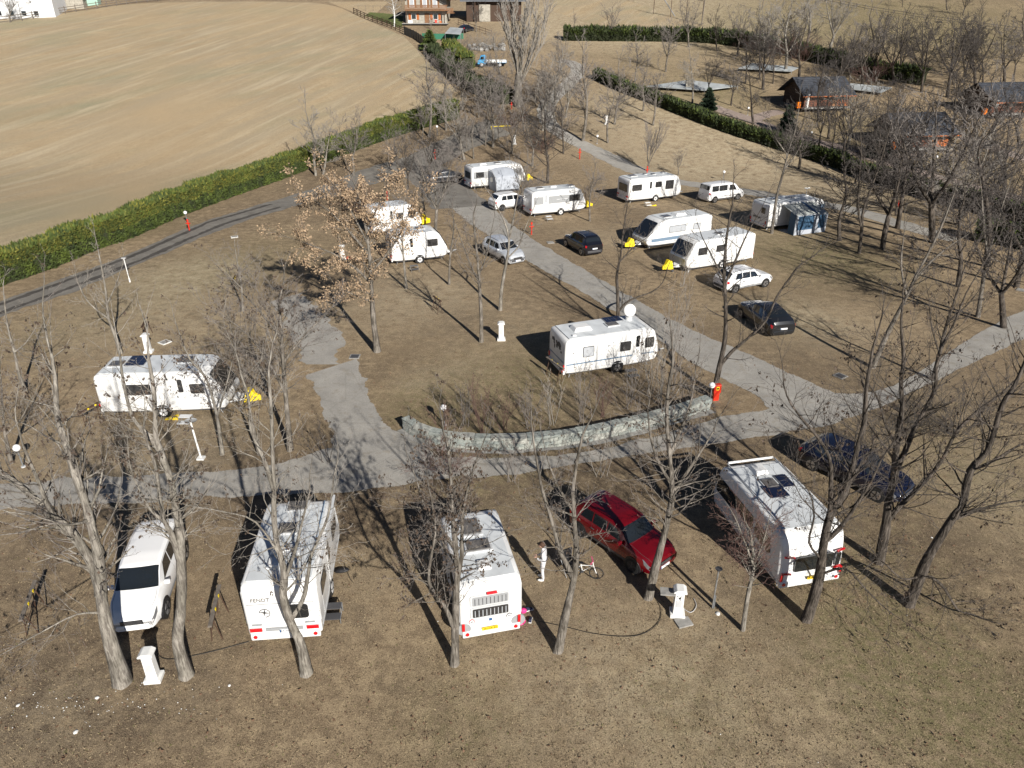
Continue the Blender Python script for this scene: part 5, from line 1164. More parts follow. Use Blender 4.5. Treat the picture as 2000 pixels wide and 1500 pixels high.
# shoes, scooter wheel and pink things beside caravan D
p = at(1036, 1212); t = thing('sneaker', 'navy and white sneaker lying beside the front centre caravan', 'shoe', tuple(p), R(80), 'shoes on the grass')
obj('sole', MB().box((0, 0, .025), (.3, .11, .04)), 'plinthwhite', t, bevel=.02); obj('upper', MB().prism([(-.14, .04), (.13, .04), (.12, .07), (.02, .11), (-.1, .15), (-.14, .13)], (0, 0, 0), (1, 0, 0), (0, 0, 1), (0, 1, 0), -.05, .05), 'navy', t, bevel=.02)
t2 = relabel(copy_tree(t), 'white and navy sneaker nearest the caravan wall, above the other one'); t2.location = tuple(at(1034, 1192)); t2.rotation_euler = (0, 0, R(20))
p = at(1019, 1222); t = thing('pink_toy', 'small pink toy wheel on the grass at the rear corner of the front centre caravan', 'toy', tuple(p), .3)
obj('ring', MB().tube([(.12 * cos(a_), .03, .15 + .12 * sin(a_)) for a_ in np.linspace(0, 2 * pi, 20)], .03, 6), 'pink', t); obj('spokes', MB().box((0, .03, .15), (.22, .03, .03)).box((0, .03, .15), (.03, .03, .22)), 'pink', t)
p = at(1022, 1196); tag(obj('folded_cloth', MB().sphere((0, 0, .08), .13, 10, 6, (1, .8, .8)), 'pink', loc=tuple(p)), 'pink bundle beside the white sneaker', 'bundle')
tag(obj('water_bag', MB().sphere((0, 0, .1), .3, 10, 6, (1, .4, .3)), 'black', loc=tuple(at(668, 1118)), rot=(0, 0, .2)), 'black crumpled bag on the grass right of the front left caravan', 'bag')
# bicycle
p = at(1142, 1128); t = thing('bicycle', "child's white bicycle leaning behind the forked tree by the red crossover", 'bicycle', tuple(p), R(-10))
for x_ in (-.42, .42):
    wl = obj('wheel', MB().tube([(x_ + .26 * cos(a_), 0, .28 + .26 * sin(a_)) for a_ in np.linspace(0, 2 * pi, 22)], .022, 6), 'rubber', t)
    sp_ = MB()
    for a_ in np.linspace(0, pi, 6)[:-1]: sp_.tube([(x_ + .25 * cos(a_), 0, .28 + .25 * sin(a_)), (x_ - .25 * cos(a_), 0, .28 - .25 * sin(a_))], .004, 3)
    obj('spokes', sp_, 'rim', wl)
obj('frame', MB().tube([(-.42, 0, .28), (-.1, 0, .3), (.28, 0, .62), (-.16, 0, .58), (-.42, 0, .28)], .02, 6).tube([(-.1, 0, .3), (-.18, 0, .68)], .018, 6).tube([(.42, 0, .28), (.3, 0, .62), (.26, 0, .82)], .018, 6), 'plinthwhite', t)
obj('handlebar', MB().tube([(.2, -.22, .86), (.27, 0, .82), (.2, .22, .86)], .016, 6), 'pink', t); obj('saddle', MB().box((-.19, 0, .7), (.22, .12, .05)), 'black', t, bevel=.02); obj('pedals', MB().box((-.1, .12, .22), (.08, .1, .03)).box((-.1, -.12, .38), (.08, .1, .03)), 'dgrey', t)
p = at(1111, 1118); t = thing('camping_chair', 'black folding chair with a yellow toy behind the forked tree', 'chair', tuple(p), .5)
obj('seat', MB().box((0, 0, .4), (.5, .45, .05)), 'black', t); obj('backrest', MB().box((0, .24, .68), (.5, .05, .55)), 'black', t)
for a in (-1, 1): obj('leg_cross', MB().tube([(a * .24, -.22, 0), (a * .24, .22, .55)], .014, 5).tube([(a * .24, .22, 0), (a * .24, -.22, .55)], .014, 5), 'galv', t)
tag(obj('toy', MB().sphere((0, 0, 0), .08, 8, 6).box((0, 0, -.15), (.06, .06, .25)), 'ywood', loc=tuple(p + Vector((.2, 0, .72)))), 'small yellow toy on the black folding chair', 'toy')
# bench rails far
q = at(1015, 238); tag(obj('site_bench', MB().box((0, 0, .45), (2.4, .4, .08)).box((-.9, 0, .22), (.1, .35, .4)).box((.9, 0, .22), (.1, .35, .4)), 'woodgrey', loc=tuple(q)), 'long pale bench by the far pedestal', 'bench')
tag(obj('parking_bar', MB().tube([(-1.5, 0, .4), (1.5, 0, .4)], .05, 6).tube([(-1.4, 0, 0), (-1.4, 0, .4)], .04, 6).tube([(1.4, 0, 0), (1.4, 0, .4)], .04, 6), 'ywood', loc=tuple(at(978, 252)), rot=(0, 0, .3)), 'low yellow bar on the grass before the far bench', 'barrier')

# ================================================================ person
def skin_body(name, verts, radii, edges, m, parent, sub=2, root=0):
    me = bpy.data.meshes.new(name); me.from_pydata(verts, edges, []); me.materials.append(M[m])
    o = bpy.data.objects.new(name, me); C.objects.link(o); o.parent = parent
    md = o.modifiers.new('skin', 'SKIN'); md.use_smooth_shade = True
    for i, r_ in enumerate(radii):
        d = me.skin_vertices[0].data[i]; d.radius = r_ if isinstance(r_, tuple) else (r_, r_); d.use_root = (i == root)
    s_ = o.modifiers.new('sub', 'SUBSURF'); s_.levels = s_.render_levels = sub
    dg = bpy.context.evaluated_depsgraph_get(); me2 = bpy.data.meshes.new_from_object(o.evaluated_get(dg))
    bpy.data.objects.remove(o, do_unlink=True)
    me2.materials.clear(); me2.materials.append(M[m]); me2.shade_smooth()
    return link(name, me2, None, parent)
p = at(1061, 1131); t = thing('person', 'person in pale grey tracksuit with brown hair standing right of the front centre caravan', 'person', tuple(p), R(170))
# local: x is forward, y is left
V_ = [(0, 0, .92), (0, 0, 1.1), (.02, 0, 1.3), (.03, 0, 1.42), (.05, 0, 1.5),
      (0, .1, .86), (.03, .11, .48), (-.02, .12, .1), (.12, .13, .04),
      (0, -.1, .86), (.1, -.1, .5), (.02, -.11, .1), (.16, -.12, .04),
      (.02, .18, 1.36), (-.02, .22, 1.12), (.16, .14, 1.02), (.24, .08, 1.05),
      (.02, -.18, 1.36), (-.02, -.22, 1.12), (.17, -.13, 1.05), (.25, -.06, 1.08)]
E_ = [(0, 1), (1, 2), (2, 3), (3, 4), (0, 5), (5, 6), (6, 7), (7, 8), (0, 9), (9, 10), (10, 11), (11, 12), (2, 13), (13, 14), (14, 15), (15, 16), (2, 17), (17, 18), (18, 19), (19, 20)]
Rr = [(.13, .17), (.13, .15), (.13, .18), .07, .055, .095, .065, .05, .045, .095, .065, .05, .045, .075, .055, .045, .035, .075, .055, .045, .035]
skin_body('body', V_, Rr, E_, 'cloth', t)
obj('head', MB().sphere((.09, 0, 1.6), .1, 18, 14, (.98, .8, 1.2)).sphere((.185, 0, 1.58), .022, 8, 6, (1, .8, 1.3)), 'skin', t, 60)
hr = MB().sphere((.065, 0, 1.635), .112, 18, 14, (1, .88, 1.05)); hr.v = [(x, y, z if not (x > .11 and z < 1.62) else 1.64) for x, y, z in hr.v]; obj('hair', hr, 'hair', t, 60)
for s_ in (-1, 1):
    obj('eye', MB().sphere((.178, s_ * .035, 1.61), .011, 8, 6), 'black', t); obj('ear', MB().sphere((.08, s_ * .085, 1.59), .022, 8, 6, (.8, .5, 1.3)), 'skin', t)
    hb = [(.25, s_ * .07, 1.065), (.3, s_ * .055, 1.075), (.33, s_ * .05, 1.08)]
    vv = [(.24, s_ * .075, 1.06), (.29, s_ * .06, 1.07)]; rd = [.026, (.02, .034)]; ee = [(0, 1)]
    for k, ln in enumerate((.07, .078, .072, .058)):
        y_ = s_ * (.035 + .018 * k); b0 = len(vv); vv += [(.315, y_, 1.075), (.315 + ln * .6, y_, 1.06), (.315 + ln * .75, y_, 1.04)]; rd += [.009, .0085, .008]; ee += [(1, b0), (b0, b0 + 1), (b0 + 1, b0 + 2)]
    b0 = len(vv); vv += [(.28, s_ * .03, 1.09), (.315, s_ * .012, 1.095)]; rd += [.01, .009]; ee += [(0, b0), (b0, b0 + 1)]
    skin_body('hand', vv, rd, ee, 'skin', t, 1)
obj('waistband', MB().tube([(0, 0, .98), (0, 0, 1.02)], .165, 16), 'dgrey', t).scale = (.92, 1.08, 1)
for s_, x_ in ((1, .1), (-1, .14)): obj('shoe', MB().sphere((x_ - .02, s_ * .125, .045), .05, 12, 8, (2.5, 1, .95)), 'plinthwhite', t, 60)
# ================================================================ trees
def fast_mesh(name, V, F, smooth=False):
    V = np.asarray(V, np.float32); F = np.asarray(F, np.int32); k = F.shape[1]
    me = bpy.data.meshes.new(name); me.vertices.add(len(V)); me.vertices.foreach_set('co', V.ravel())
    me.loops.add(F.size); me.loops.foreach_set('vertex_index', F.ravel()); me.polygons.add(len(F))
    me.polygons.foreach_set('loop_start', np.arange(0, F.size, k, dtype=np.int32)); me.polygons.foreach_set('loop_total', np.full(len(F), k, np.int32))
    me.update(calc_edges=True)
    if smooth: me.shade_smooth()
    return me
def frusta(P0, P1, R0, R1, n):
    P0, P1 = np.asarray(P0, float), np.asarray(P1, float); R0, R1 = np.asarray(R0)[:, None], np.asarray(R1)[:, None]
    D = P1 - P0; l = np.linalg.norm(D, axis=1, keepdims=True); D = D / np.maximum(l, 1e-6)
    P0 = P0 - D * R0 * .35; P1 = P1 + D * R1 * .35
    ref = np.where(np.abs(D[:, 2:3]) > .8, np.array([[1., 0, 0]]), np.array([[0, 0, 1.]]))
    A = np.cross(D, ref); A /= np.linalg.norm(A, axis=1, keepdims=True); B = np.cross(D, A)
    vs = []
    for P, Rr_ in ((P0, R0), (P1, R1)):
        for k in range(n):
            a = 2 * pi * k / n; vs.append(P + (A * cos(a) + B * sin(a)) * Rr_)
    V = np.stack(vs, 1).reshape(-1, 3); base = (np.arange(len(P0)) * 2 * n)[:, None]
    F = np.concatenate([base + np.array([[k, (k + 1) % n, n + (k + 1) % n, n + k]]) for k in range(n)], 0)
    return V, F
class Tree:
    def __init__(s, seed): s.rng = random.Random(seed); s.S = []; s.tips = []; s.trunks = []; s.rmin = .0045
    def rv(s): r = s.rng; return Vector((r.gauss(0, 1), r.gauss(0, 1), r.gauss(0, 1)))
    def grow(s, p, d, r, L, lev, mx, up=.12, wig=.22, kids=(7, 5, 4, 3), spread=.85, r_end=.25, kl=(.5, .55, .5, .48)):
        rg = s.rng; n = max(2, int(L / (.45, .3, .2, .14, .1)[min(lev, 4)])); n = min(n, 14)
        d = d.normalized(); kc = kids[min(lev, len(kids) - 1)]; made = 0.0
        for i in range(n):
            f = (i + 1) / n
            d = (d + s.rv() * wig * .55 + Vector((0, 0, up * (.6 + .4 * f)))).normalized()
            q = p + d * (L / n); ra = r * (1 - (1 - r_end) * i / n); rb = r * (1 - (1 - r_end) * f)
            s.S.append((p, q, ra, rb, lev)); p = q
            if lev < mx and f > .12:
                made += kc / n * (1.15 if f > .2 else .5)
                while made >= 1:
                    made -= 1
                    ax = d.cross(s.rv()).normalized(); ang = rg.uniform(.45, 1.0) * spread
                    cd = (Matrix.Rotation(ang, 3, ax) @ d)
                    s.grow(p, cd, max(rb * rg.uniform(.4, .68), s.rmin * (1.0 if lev >= 2 else 1.3)), L * kl[min(lev, 3)] * rg.uniform(.6, 1.25) * (1.1 - .5 * f), lev + 1, mx, up, wig * 1.1, kids, spread, r_end, kl)
        if lev >= mx - 1: s.tips.append((p, d))
    def line(s, pts, r0, r1):
        """traced limb: list of 3-D points, smoothed"""
        n = len(pts); out = []
        for i in range(n - 1):
            a, b = pts[i], pts[i + 1]; p_ = pts[i - 1] if i else a; q_ = pts[i + 2] if i + 2 < n else b
            m = 3
            for k in range(m):
                t = k / m; out.append(.5 * ((2 * a) + (b - p_) * t + (2 * p_ - 5 * a + 4 * b - q_) * t * t + (3 * a - p_ - 3 * b + q_) * t ** 3))
        out.append(pts[-1]); N = len(out)
        rad = [r0 + (r1 - r0) * (i / (N - 1)) ** .8 for i in range(N)]
        s.trunks.append((out, rad)); return out, rad
    def clothe(s, out, rad, k0, sp, L, mx=3, lev=1, **kw):
        """side branches along a traced limb from fraction k0 on"""
        N = len(out)
        tot = sum((b - a).length for a, b in zip(out[:-1], out[1:])); nb = int(tot * (1 - k0) * sp); rg = s.rng
        for j in range(nb):
            f = k0 + (1 - k0) * (j + rg.random()) / max(nb, 1); i = min(int(f * (N - 1)), N - 2)
            p = out[i].lerp(out[i + 1], f * (N - 1) - i); d = (out[i + 1] - out[i]).normalized(); ax = d.cross(s.rv()).normalized()
            cd = Matrix.Rotation(rg.uniform(.6, 1.25), 3, ax) @ d
            s.grow(p, cd, max(rad[i] * rg.uniform(.22, .45), .008), L * rg.uniform(.5, 1.2) * (1.15 - .45 * f), lev, mx, **kw)
        s.grow(out[-1], out[-1] - out[-2], rad[-1], L * 1.1, lev, mx, **kw)
    def trunk_mesh(s, n=10):
        V = []; F = []; k0 = 0; rg = s.rng
        for out, rad in s.trunks:
            a = None; N = len(out)
            for i, p in enumerate(out):
                d = (out[min(i + 1, N - 1)] - out[max(i - 1, 0)]).normalized()
                if a is None: a = d.cross(Vector((0, 1, .1))).normalized()
                a = (a - d * a.dot(d)).normalized(); b = d.cross(a)
                for k in range(n):
                    w_ = 1 + .08 * sin(k * 1.26 + i * .55) + .07 * sin(k * 2.5 - i * .8) + rg.uniform(-.05, .05)
                    V.append(p + (a * cos(2 * pi * k / n) + b * sin(2 * pi * k / n)) * rad[i] * w_)
            for i in range(N - 1):
                for k in range(n): F.append((k0 + i * n + k, k0 + i * n + (k + 1) % n, k0 + (i + 1) * n + (k + 1) % n, k0 + (i + 1) * n + k))
            k0 += N * n
        return fast_mesh('trunk', [tuple(v) for v in V], F, True)
    def crown_mesh(s, lev0=0, lev1=9, n=None):
        Q = [q for q in s.S if lev0 <= q[4] <= lev1]
        if not Q: return None
        vs, fs, k = [], [], 0
        for big in (True, False):
            q = [x for x in Q if (x[4] <= 1) == big]
            if not q: continue
            V, F = frusta([x[0] for x in q], [x[1] for x in q], [x[2] for x in q], [x[3] for x in q], n or (4 if big else 3))
            m_ = n or (4 if big else 3)
            vs.append(V); fs.append(F + k); k += len(V)
        return fast_mesh('crown', np.concatenate(vs), np.concatenate(fs), True)
    def leaves(s, per, size, prob=1, droop=.4, spread=.12):
        rg = s.rng; V = []; F = []
        for p, d in s.tips:
            if rg.random() > prob: continue
            for k in range(per):
                c_ = p + s.rv() * spread; a = s.rv().normalized(); a.z -= droop; a.normalize(); b = a.cross(s.rv()).normalized()
                l_ = size * rg.uniform(.6, 1.3); w_ = l_ * .32; k0 = len(V)
                V += [tuple(c_), tuple(c_ + a * l_ * .5 + b * w_), tuple(c_ + a * l_), tuple(c_ + a * l_ * .5 - b * w_)]; F.append((k0, k0 + 1, k0 + 2, k0 + 3))
        return fast_mesh('leaves', V, F) if F else None
def finish(t, root, bark, twig, pods=0, leafy=0, origin=None, n=10):
    """meshes of a tree go under its root, moved to the root's origin"""
    o = Vector(origin) if origin is not None else Vector()
    parts = []
    if t.trunks: parts.append(('trunk', t.trunk_mesh(n), bark))
    if t.S:
        m1 = t.crown_mesh(0, 1); m2 = t.crown_mesh(2, 9)
        if m1: parts.append(('branches', m1, bark if t.trunks else bark))
        if m2: parts.append(('crown', m2, twig))
    if leafy: parts.append(('leaves', t.leaves(leafy, .125, .72, .4, .12), 'oakleaf'))
    if pods: parts.append(('seed_pods', t.leaves(4, .09, pods * .6, 1.6, .035), 'pod'))
    for nm, me, mm in parts:
        if me is None: continue
        me.transform(Matrix.Translation(-o)); ob = link(nm, me, M[mm], root)
        if nm in ('crown', 'branches', 'seed_pods', 'leaves'): ob['kind'] = 'stuff'
FAC = 1.0
def hero(label, limbs, bark='bark', twig='twig', L=1.7, sp=3.0, mx=3, pods=0, leafy=0, seed=1, kids=(6, 5, 4, 3), name='bare_tree', up=.1, wig=.22, k0=.25, spread=.85, group='bare trees on the campsite'):
    """limbs: list of (pixel points, r0, r1, depth change at the end). The first limb starts on the ground."""
    u, v = limbs[0][0][0]; B = at(u, v); t = Tree(seed); root = thing(name, label, 'tree', tuple(B), 0, group)
    dep = FPX / pxm(B); t.rmin = min(max(dep * .0002, .0048), .014)
    if not leafy: mx = 4; kids = tuple(max(k - 1, 2) if i_ < 3 else 3 for i_, k in enumerate(kids)) + (2,)
    if dep < 40: sp *= 1.3; L *= 1.12
    else: sp *= .75
    pods *= .38
    first = None
    for i, (pts, r0, r1, dy) in enumerate(limbs):
        n = len(pts); y0 = B.y
        if i:   # start where the limb leaves the first one
            best = min(first, key=lambda q: (q - lift(pts[0][0], pts[0][1], q.y)).length); y0 = best.y
        P = [lift(a, b, y0 + dy * (k / (n - 1)) ** 1.2) for k, (a, b) in enumerate(pts)]
        if i: P[0] = best
        else: P[0] = B - Vector((0, 0, .1))
        out, rad = t.line(P, r0, r1)
        if i == 0:
            rad[0] *= 1.25; rad[1] *= 1.08
            first = list(out)
        else: first += out[:-2]
        t.clothe(out, rad, k0 if i == 0 and len(limbs) == 1 else (.33 if i == 0 else .08), sp, L, mx, 1, kids=kids, up=up, wig=wig, spread=spread)
    finish(t, root, bark, twig, pods, leafy, B)
    return root
LOC = dict(pods=.12)
hero('big grey double-trunked tree left of the white people carrier, far left of the front row', [
    ([(240, 1334), (212, 1240), (200, 1180), (192, 1130), (172, 1085), (140, 1045), (105, 1015), (60, 965), (5, 925)], .235, .07, .8),
    ([(196, 1160), (193, 1090), (170, 995), (150, 934), (130, 871), (112, 815), (108, 741), (100, 690)], .17, .04, .6),
    ([(180, 1100), (150, 1050), (125, 1020), (100, 1000), (75, 940), (45, 870)], .12, .03, -.8),
    ([(205, 1190), (150, 1200), (80, 1235), (0, 1280)], .04, .012, -1.2)], 'barkl', 'twig', 1.6, 4.2, pods=.2, seed=2)
hero('tall slender pale tree right of the white people carrier, yellow board at its foot', [
    ([(365, 1321), (347, 1255), (352, 1202), (355, 1150), (353, 1080), (350, 1027), (340, 975), (334, 940), (315, 885), (304, 850), (303, 808), (300, 760), (290, 700)], .19, .04, 1.2),
    ([(350, 1100), (336, 1045), (322, 1020), (313, 975), (304, 913), (290, 870)], .1, .03, -.5),
    ([(312, 880), (290, 850), (259, 815), (241, 745), (235, 700)], .08, .025, .6), ([(322, 1015), (290, 990), (260, 930)], .05, .02, -.3)], 'barkl', 'twigl', 1.3, 3.5, pods=.25, seed=3)
o_ = at(365, 1321); tag(obj('yellow_board', MB().box((.12, .1, .45), (.05, .12, .9), ry=-.12), 'ywood', loc=tuple(o_)), 'thin yellow board leaning on the foot of the tall slender tree', 'board')
hero('forked grey tree rising in front of the left front caravan', [
    ([(599, 1316), (588, 1260), (572, 1225), (559, 1190), (553, 1160), (555, 1127), (549, 1089), (540, 1057), (535, 1007), (535, 956), (532, 878), (530, 800), (525, 740)], .17, .035, .5),
    ([(574, 1218), (591, 1172), (599, 1140), (607, 1089), (620, 1057), (640, 1010), (650, 950)], .08, .025, .8),
    ([(535, 960), (514, 893), (490, 840), (486, 780), (470, 730)], .07, .02, .7), ([(553, 1140), (575, 1080), (590, 1020), (605, 960)], .06, .02, -.4), ([(549, 1090), (500, 1020), (440, 1000), (380, 990)], .035, .012, -.6)], 'barkl', 'twigl', 1.3, 3.6, pods=.1, seed=4)
hero('bushy grey tree at the middle left whose twigs spread over the long caravan nose', [
    ([(567, 880), (560, 797), (553, 710), (549, 640), (545, 590)], .13, .05, .5), ([(556, 760), (520, 700), (480, 650), (440, 620)], .07, .02, -.6), ([(553, 720), (590, 660), (630, 620)], .06, .02, .5), ([(550, 660), (500, 600), (460, 560)], .05, .02, .4)], 'bark', 'twig', 1.5, 6.5, pods=.15, seed=5, kids=(7, 6, 5, 3))
hero('thin grey tree left of the bushy one, crossing the coupling of the long caravan', [([(507, 888), (490, 815), (483, 773), (465, 700), (450, 640)], .09, .03, .3), ([(484, 780), (510, 720), (520, 660)], .05, .02, .3)], 'bark', 'twig', 1.2, 5, seed=6)
hero('thin grey tree in front of the right end of the long caravan', [([(434, 888), (427, 832), (416, 780), (400, 735), (370, 700), (350, 650)], .09, .03, .2), ([(424, 815), (440, 760), (455, 700)], .05, .02, -.2)], 'barkl', 'twig', 1.2, 4.5, pods=.3, seed=7)
hero('grey tree in front of the centre caravan with thick twigs over its roof', [
    ([(888, 1297), (889, 1232), (890, 1175), (893, 1119), (890, 1073), (886, 1028), (883, 983), (880, 920), (872, 860)], .14, .035, .5),
    ([(885, 1243), (870, 1187), (850, 1160), (838, 1137), (840, 1100), (850, 1040), (845, 990)], .08, .025, -.3),
    ([(892, 1135), (901, 1090), (902, 1050), (905, 1000), (915, 950), (930, 900)], .08, .02, .5), ([(890, 1080), (860, 1030), (830, 990), (815, 940)], .05, .02, .6)], 'bark', 'twig', 1.3, 5, pods=.45, seed=8, kids=(7, 6, 4, 3))
hero('forked tree right of the standing person with a peeled pale lower trunk', [
    ([(1090, 1271), (1099, 1228), (1108, 1187), (1117, 1148), (1122, 1123), (1126, 1073), (1122, 1028), (1121, 1000), (1119, 960), (1127, 900), (1138, 850)], .16, .035, .6),
    ([(1118, 1130), (1106, 1100), (1092, 1075), (1085, 1044), (1074, 1005), (1060, 960), (1050, 910), (1042, 860)], .09, .025, -.4), ([(1121, 1000), (1090, 950), (1070, 900)], .05, .015, .6)], 'bark', 'twig', 1.25, 3.6, pods=.1, seed=9)
hero('straight grey tree leaning right in front of the red crossover', [
    ([(1266, 1167), (1276, 1125), (1285, 1090), (1297, 1045), (1306, 1006), (1312, 976), (1311, 930), (1306, 870), (1302, 800), (1310, 730)], .17, .05, .3),
    ([(1311, 960), (1340, 925), (1370, 880), (1395, 840)], .08, .02, .5), ([(1310, 940), (1285, 900), (1270, 850), (1265, 800)], .06, .02, -.4), ([(1308, 900), (1325, 850), (1345, 800), (1355, 750)], .07, .02, .6)], 'bark', 'twig', 1.5, 4.5, pods=.15, seed=10)
hero('small tree with fuzzy reddish twigs left of the large front right caravan', [
    ([(1451, 1230), (1460, 1167), (1470, 1120), (1472, 1095), (1467, 1050)], .085, .04, .2), ([(1470, 1105), (1455, 1060), (1440, 1020)], .045, .015, -.2), ([(1470, 1100), (1490, 1060), (1500, 1020)], .04, .015, .2)], 'barkl', 'twigr', .95, 12, seed=11, kids=(7, 6, 5, 3), spread=.8)
hero('dark forked tree at the rear corner of the large front right caravan', [
    ([(1575, 1210), (1593, 1156), (1603, 1108), (1609, 1060), (1622, 1005), (1646, 969), (1656, 940), (1665, 913), (1679, 860), (1689, 820), (1692, 760), (1702, 700)], .19, .045, .8),
    ([(1610, 1050), (1621, 1000), (1623, 940), (1620, 895), (1598, 855), (1572, 825), (1545, 790)], .1, .025, -.5), ([(1612, 1052), (1634, 1038), (1655, 1012), (1676, 980), (1700, 943), (1720, 900)], .09, .03, .3),
    ([(1603, 1100), (1580, 1060), (1590, 1010), (1580, 960), (1550, 930)], .045, .015, -.8), ([(1600, 1120), (1650, 1110), (1690, 1150), (1720, 1180), (1745, 1200)], .05, .015, -1.0)], 'barkd', 'twigd', 1.7, 4.0, pods=.15, seed=12)
hero('dark many-limbed tree behind the dark blue estate car', [
    ([(1717, 1098), (1727, 1047), (1732, 1012), (1735, 980), (1745, 932), (1751, 873), (1759, 820), (1762, 790), (1760, 743), (1765, 703), (1760, 640)], .19, .045, .5),
    ([(1731, 1018), (1745, 1002), (1772, 975), (1805, 942), (1839, 900), (1867, 845), (1907, 805), (1960, 765), (1998, 727)], .11, .03, .5),
    ([(1745, 935), (1768, 880), (1786, 837), (1808, 797), (1827, 757), (1829, 717), (1840, 677), (1861, 637), (1880, 590)], .1, .03, .9), ([(1751, 880), (1730, 830), (1715, 780), (1690, 740)], .06, .02, -.5)], 'barkd', 'twigd', 1.8, 4.2, pods=.15, seed=13)
hero('leaning dark tree at the right with long drooping lower branches', [
    ([(1775, 1181), (1797, 1126), (1812, 1090), (1838, 1047), (1865, 1005), (1880, 985), (1895, 920), (1926, 885), (1940, 850), (1958, 790), (1982, 752), (2005, 700)], .19, .05, .3),
    ([(1797, 1128), (1820, 1128), (1845, 1150), (1870, 1190), (1900, 1200), (1940, 1215)], .07, .018, -.9), ([(1800, 1120), (1760, 1130), (1720, 1095), (1690, 1110)], .04, .015, -1.2),
    ([(1855, 1020), (1900, 1000), (1950, 985), (2010, 975)], .07, .02, .4), ([(1895, 925), (1940, 900), (1990, 870), (2040, 850)], .06, .02, .3)], 'barkd', 'twigd', 1.6, 4.0, pods=.2, seed=14)
hero('leaning pale trunk beyond the lane at the right', [([(1704, 718), (1728, 663), (1749, 621), (1771, 578), (1787, 543), (1810, 500), (1835, 450), (1855, 400)], .15, .04, .5), ([(1771, 578), (1760, 520), (1765, 460)], .08, .025, .3), ([(1790, 540), (1830, 500), (1870, 470)], .07, .02, .4)], 'bark', 'twigd', 1.8, 4, pods=.2, seed=15)
hero('tall forked tree at the far right above the side path', [([(1910, 619), (1917, 570), (1924, 522), (1928, 500), (1922, 450), (1918, 390)], .15, .05, .3), ([(1927, 505), (1935, 480), (1945, 450), (1958, 400), (1975, 350)], .09, .03, .3), ([(1930, 500), (1960, 515), (1995, 530)], .05, .02, -.2)], 'bark', 'twigd', 1.7, 3.6, seed=16)
hero('dark two-stemmed tree left of the dark coupe by the path bend', [
    ([(1394, 768), (1405, 717), (1416, 660), (1417, 587), (1414, 545), (1416, 500), (1421, 450), (1430, 400)], .16, .04, .5), ([(1404, 725), (1426, 690), (1447, 672), (1468, 654), (1496, 626), (1517, 580), (1541, 545), (1560, 520), (1590, 500)], .1, .03, .2),
    ([(1416, 560), (1440, 500), (1460, 455), (1480, 420)], .07, .02, .4), ([(1414, 545), (1390, 500), (1370, 460)], .05, .02, -.2)], 'barkd', 'twigd', 1.7, 4, seed=17)
hero('dark curved tree behind the middle caravan dish', [([(1208, 622), (1206, 570), (1205, 535), (1212, 500), (1216, 460), (1222, 420)], .13, .035, .4), ([(1209, 604), (1222, 592), (1245, 580), (1273, 570), (1294, 552), (1305, 520)], .09, .025, 0), ([(1211, 510), (1235, 485), (1255, 470)], .06, .02, .2)], 'barkd', 'twigd', 1.6, 4, seed=18)
hero('straight grey tree left of the lone pedestal', [([(940, 668), (940, 619), (937, 570), (934, 521), (930, 480), (925, 430)], .13, .05, .3), ([(936, 560), (920, 520), (905, 480), (890, 440)], .06, .02, -.2), ([(935, 540), (950, 500), (960, 450)], .06, .02, .3)], 'bark', 'twig', 1.6, 5, seed=19)
hero('branching grey tree right of the straight one, in front of the silver crossover', [([(977, 606), (980, 563), (988, 518), (994, 482), (992, 455), (984, 430), (974, 410), (962, 385)], .13, .03, .3), ([(993, 470), (1000, 440), (1006, 410), (1014, 370), (1020, 340)], .07, .02, .3), ([(990, 505), (1012, 482), (1022, 455), (1032, 430)], .06, .02, -.2)], 'barkl', 'twig', 1.3, 2.6, seed=20)
hero('leafy oak with dry tan leaves in the middle left clearing', [
    ([(737, 687), (730, 630), (727, 590), (724, 535), (720, 480), (712, 430), (700, 380)], .19, .06, .4), ([(726, 560), (690, 520), (650, 495), (610, 480), (585, 470)], .08, .02, -.5), ([(724, 530), (760, 490), (785, 450), (800, 410)], .08, .02, .3),
    ([(722, 500), (680, 450), (640, 410), (610, 390)], .08, .02, .5), ([(716, 450), (740, 400), (750, 370)], .06, .02, 0), ([(728, 590), (690, 575), (660, 560)], .05, .02, -.8), ([(720, 480), (690, 420), (660, 370)], .06, .02, -.7)],
    'bark', 'twig', 1.6, 5.0, leafy=12, seed=21, name='oak_tree', kids=(5, 4, 3, 2), mx=3)
hero('pale slim tree right of the oak, in front of the small caravan', [([(794, 564), (788, 500), (785, 450), (790, 390)], .1, .03, .2), ([(787, 500), (770, 450), (760, 400)], .05, .02, .2)], 'barkl', 'twig', 1.1, 4, seed=22)
hero('slim tree at the nose of the small caravan', [([(877, 556), (879, 500), (886, 450), (884, 410)], .09, .03, .2), ([(880, 500), (896, 460)], .04, .015, 0)], 'bark', 'twigd', .9, 4, seed=23)
hero('pale forked tree in the left clearing above the long caravan', [([(236, 690), (224, 653), (212, 622), (209, 594), (206, 565), (198, 520), (190, 480)], .12, .03, .3), ([(212, 625), (192, 608), (173, 590), (160, 570), (150, 545)], .07, .02, -.3), ([(208, 590), (225, 560), (235, 530)], .05, .02, .3)], 'barkl', 'twigl', 1.2, 4, seed=24)
hero('pale slim tree at the left edge below the gravel road', [([(50, 763), (37, 730), (28, 688), (19, 655), (12, 618), (7, 570)], .1, .03, .2), ([(28, 688), (50, 670), (70, 640)], .05, .015, .2)], 'barkl', 'twigl', 1.1, 4, seed=25)
hero('small tree with a dense twig cloud above the trestle in the left clearing', [([(474, 608), (472, 563), (465, 521), (460, 490)], .08, .03, .2), ([(471, 560), (440, 530)], .04, .015, 0), ([(468, 540), (495, 510)], .04, .015, 0)], 'barkl', 'twig', 1.1, 7, seed=26)
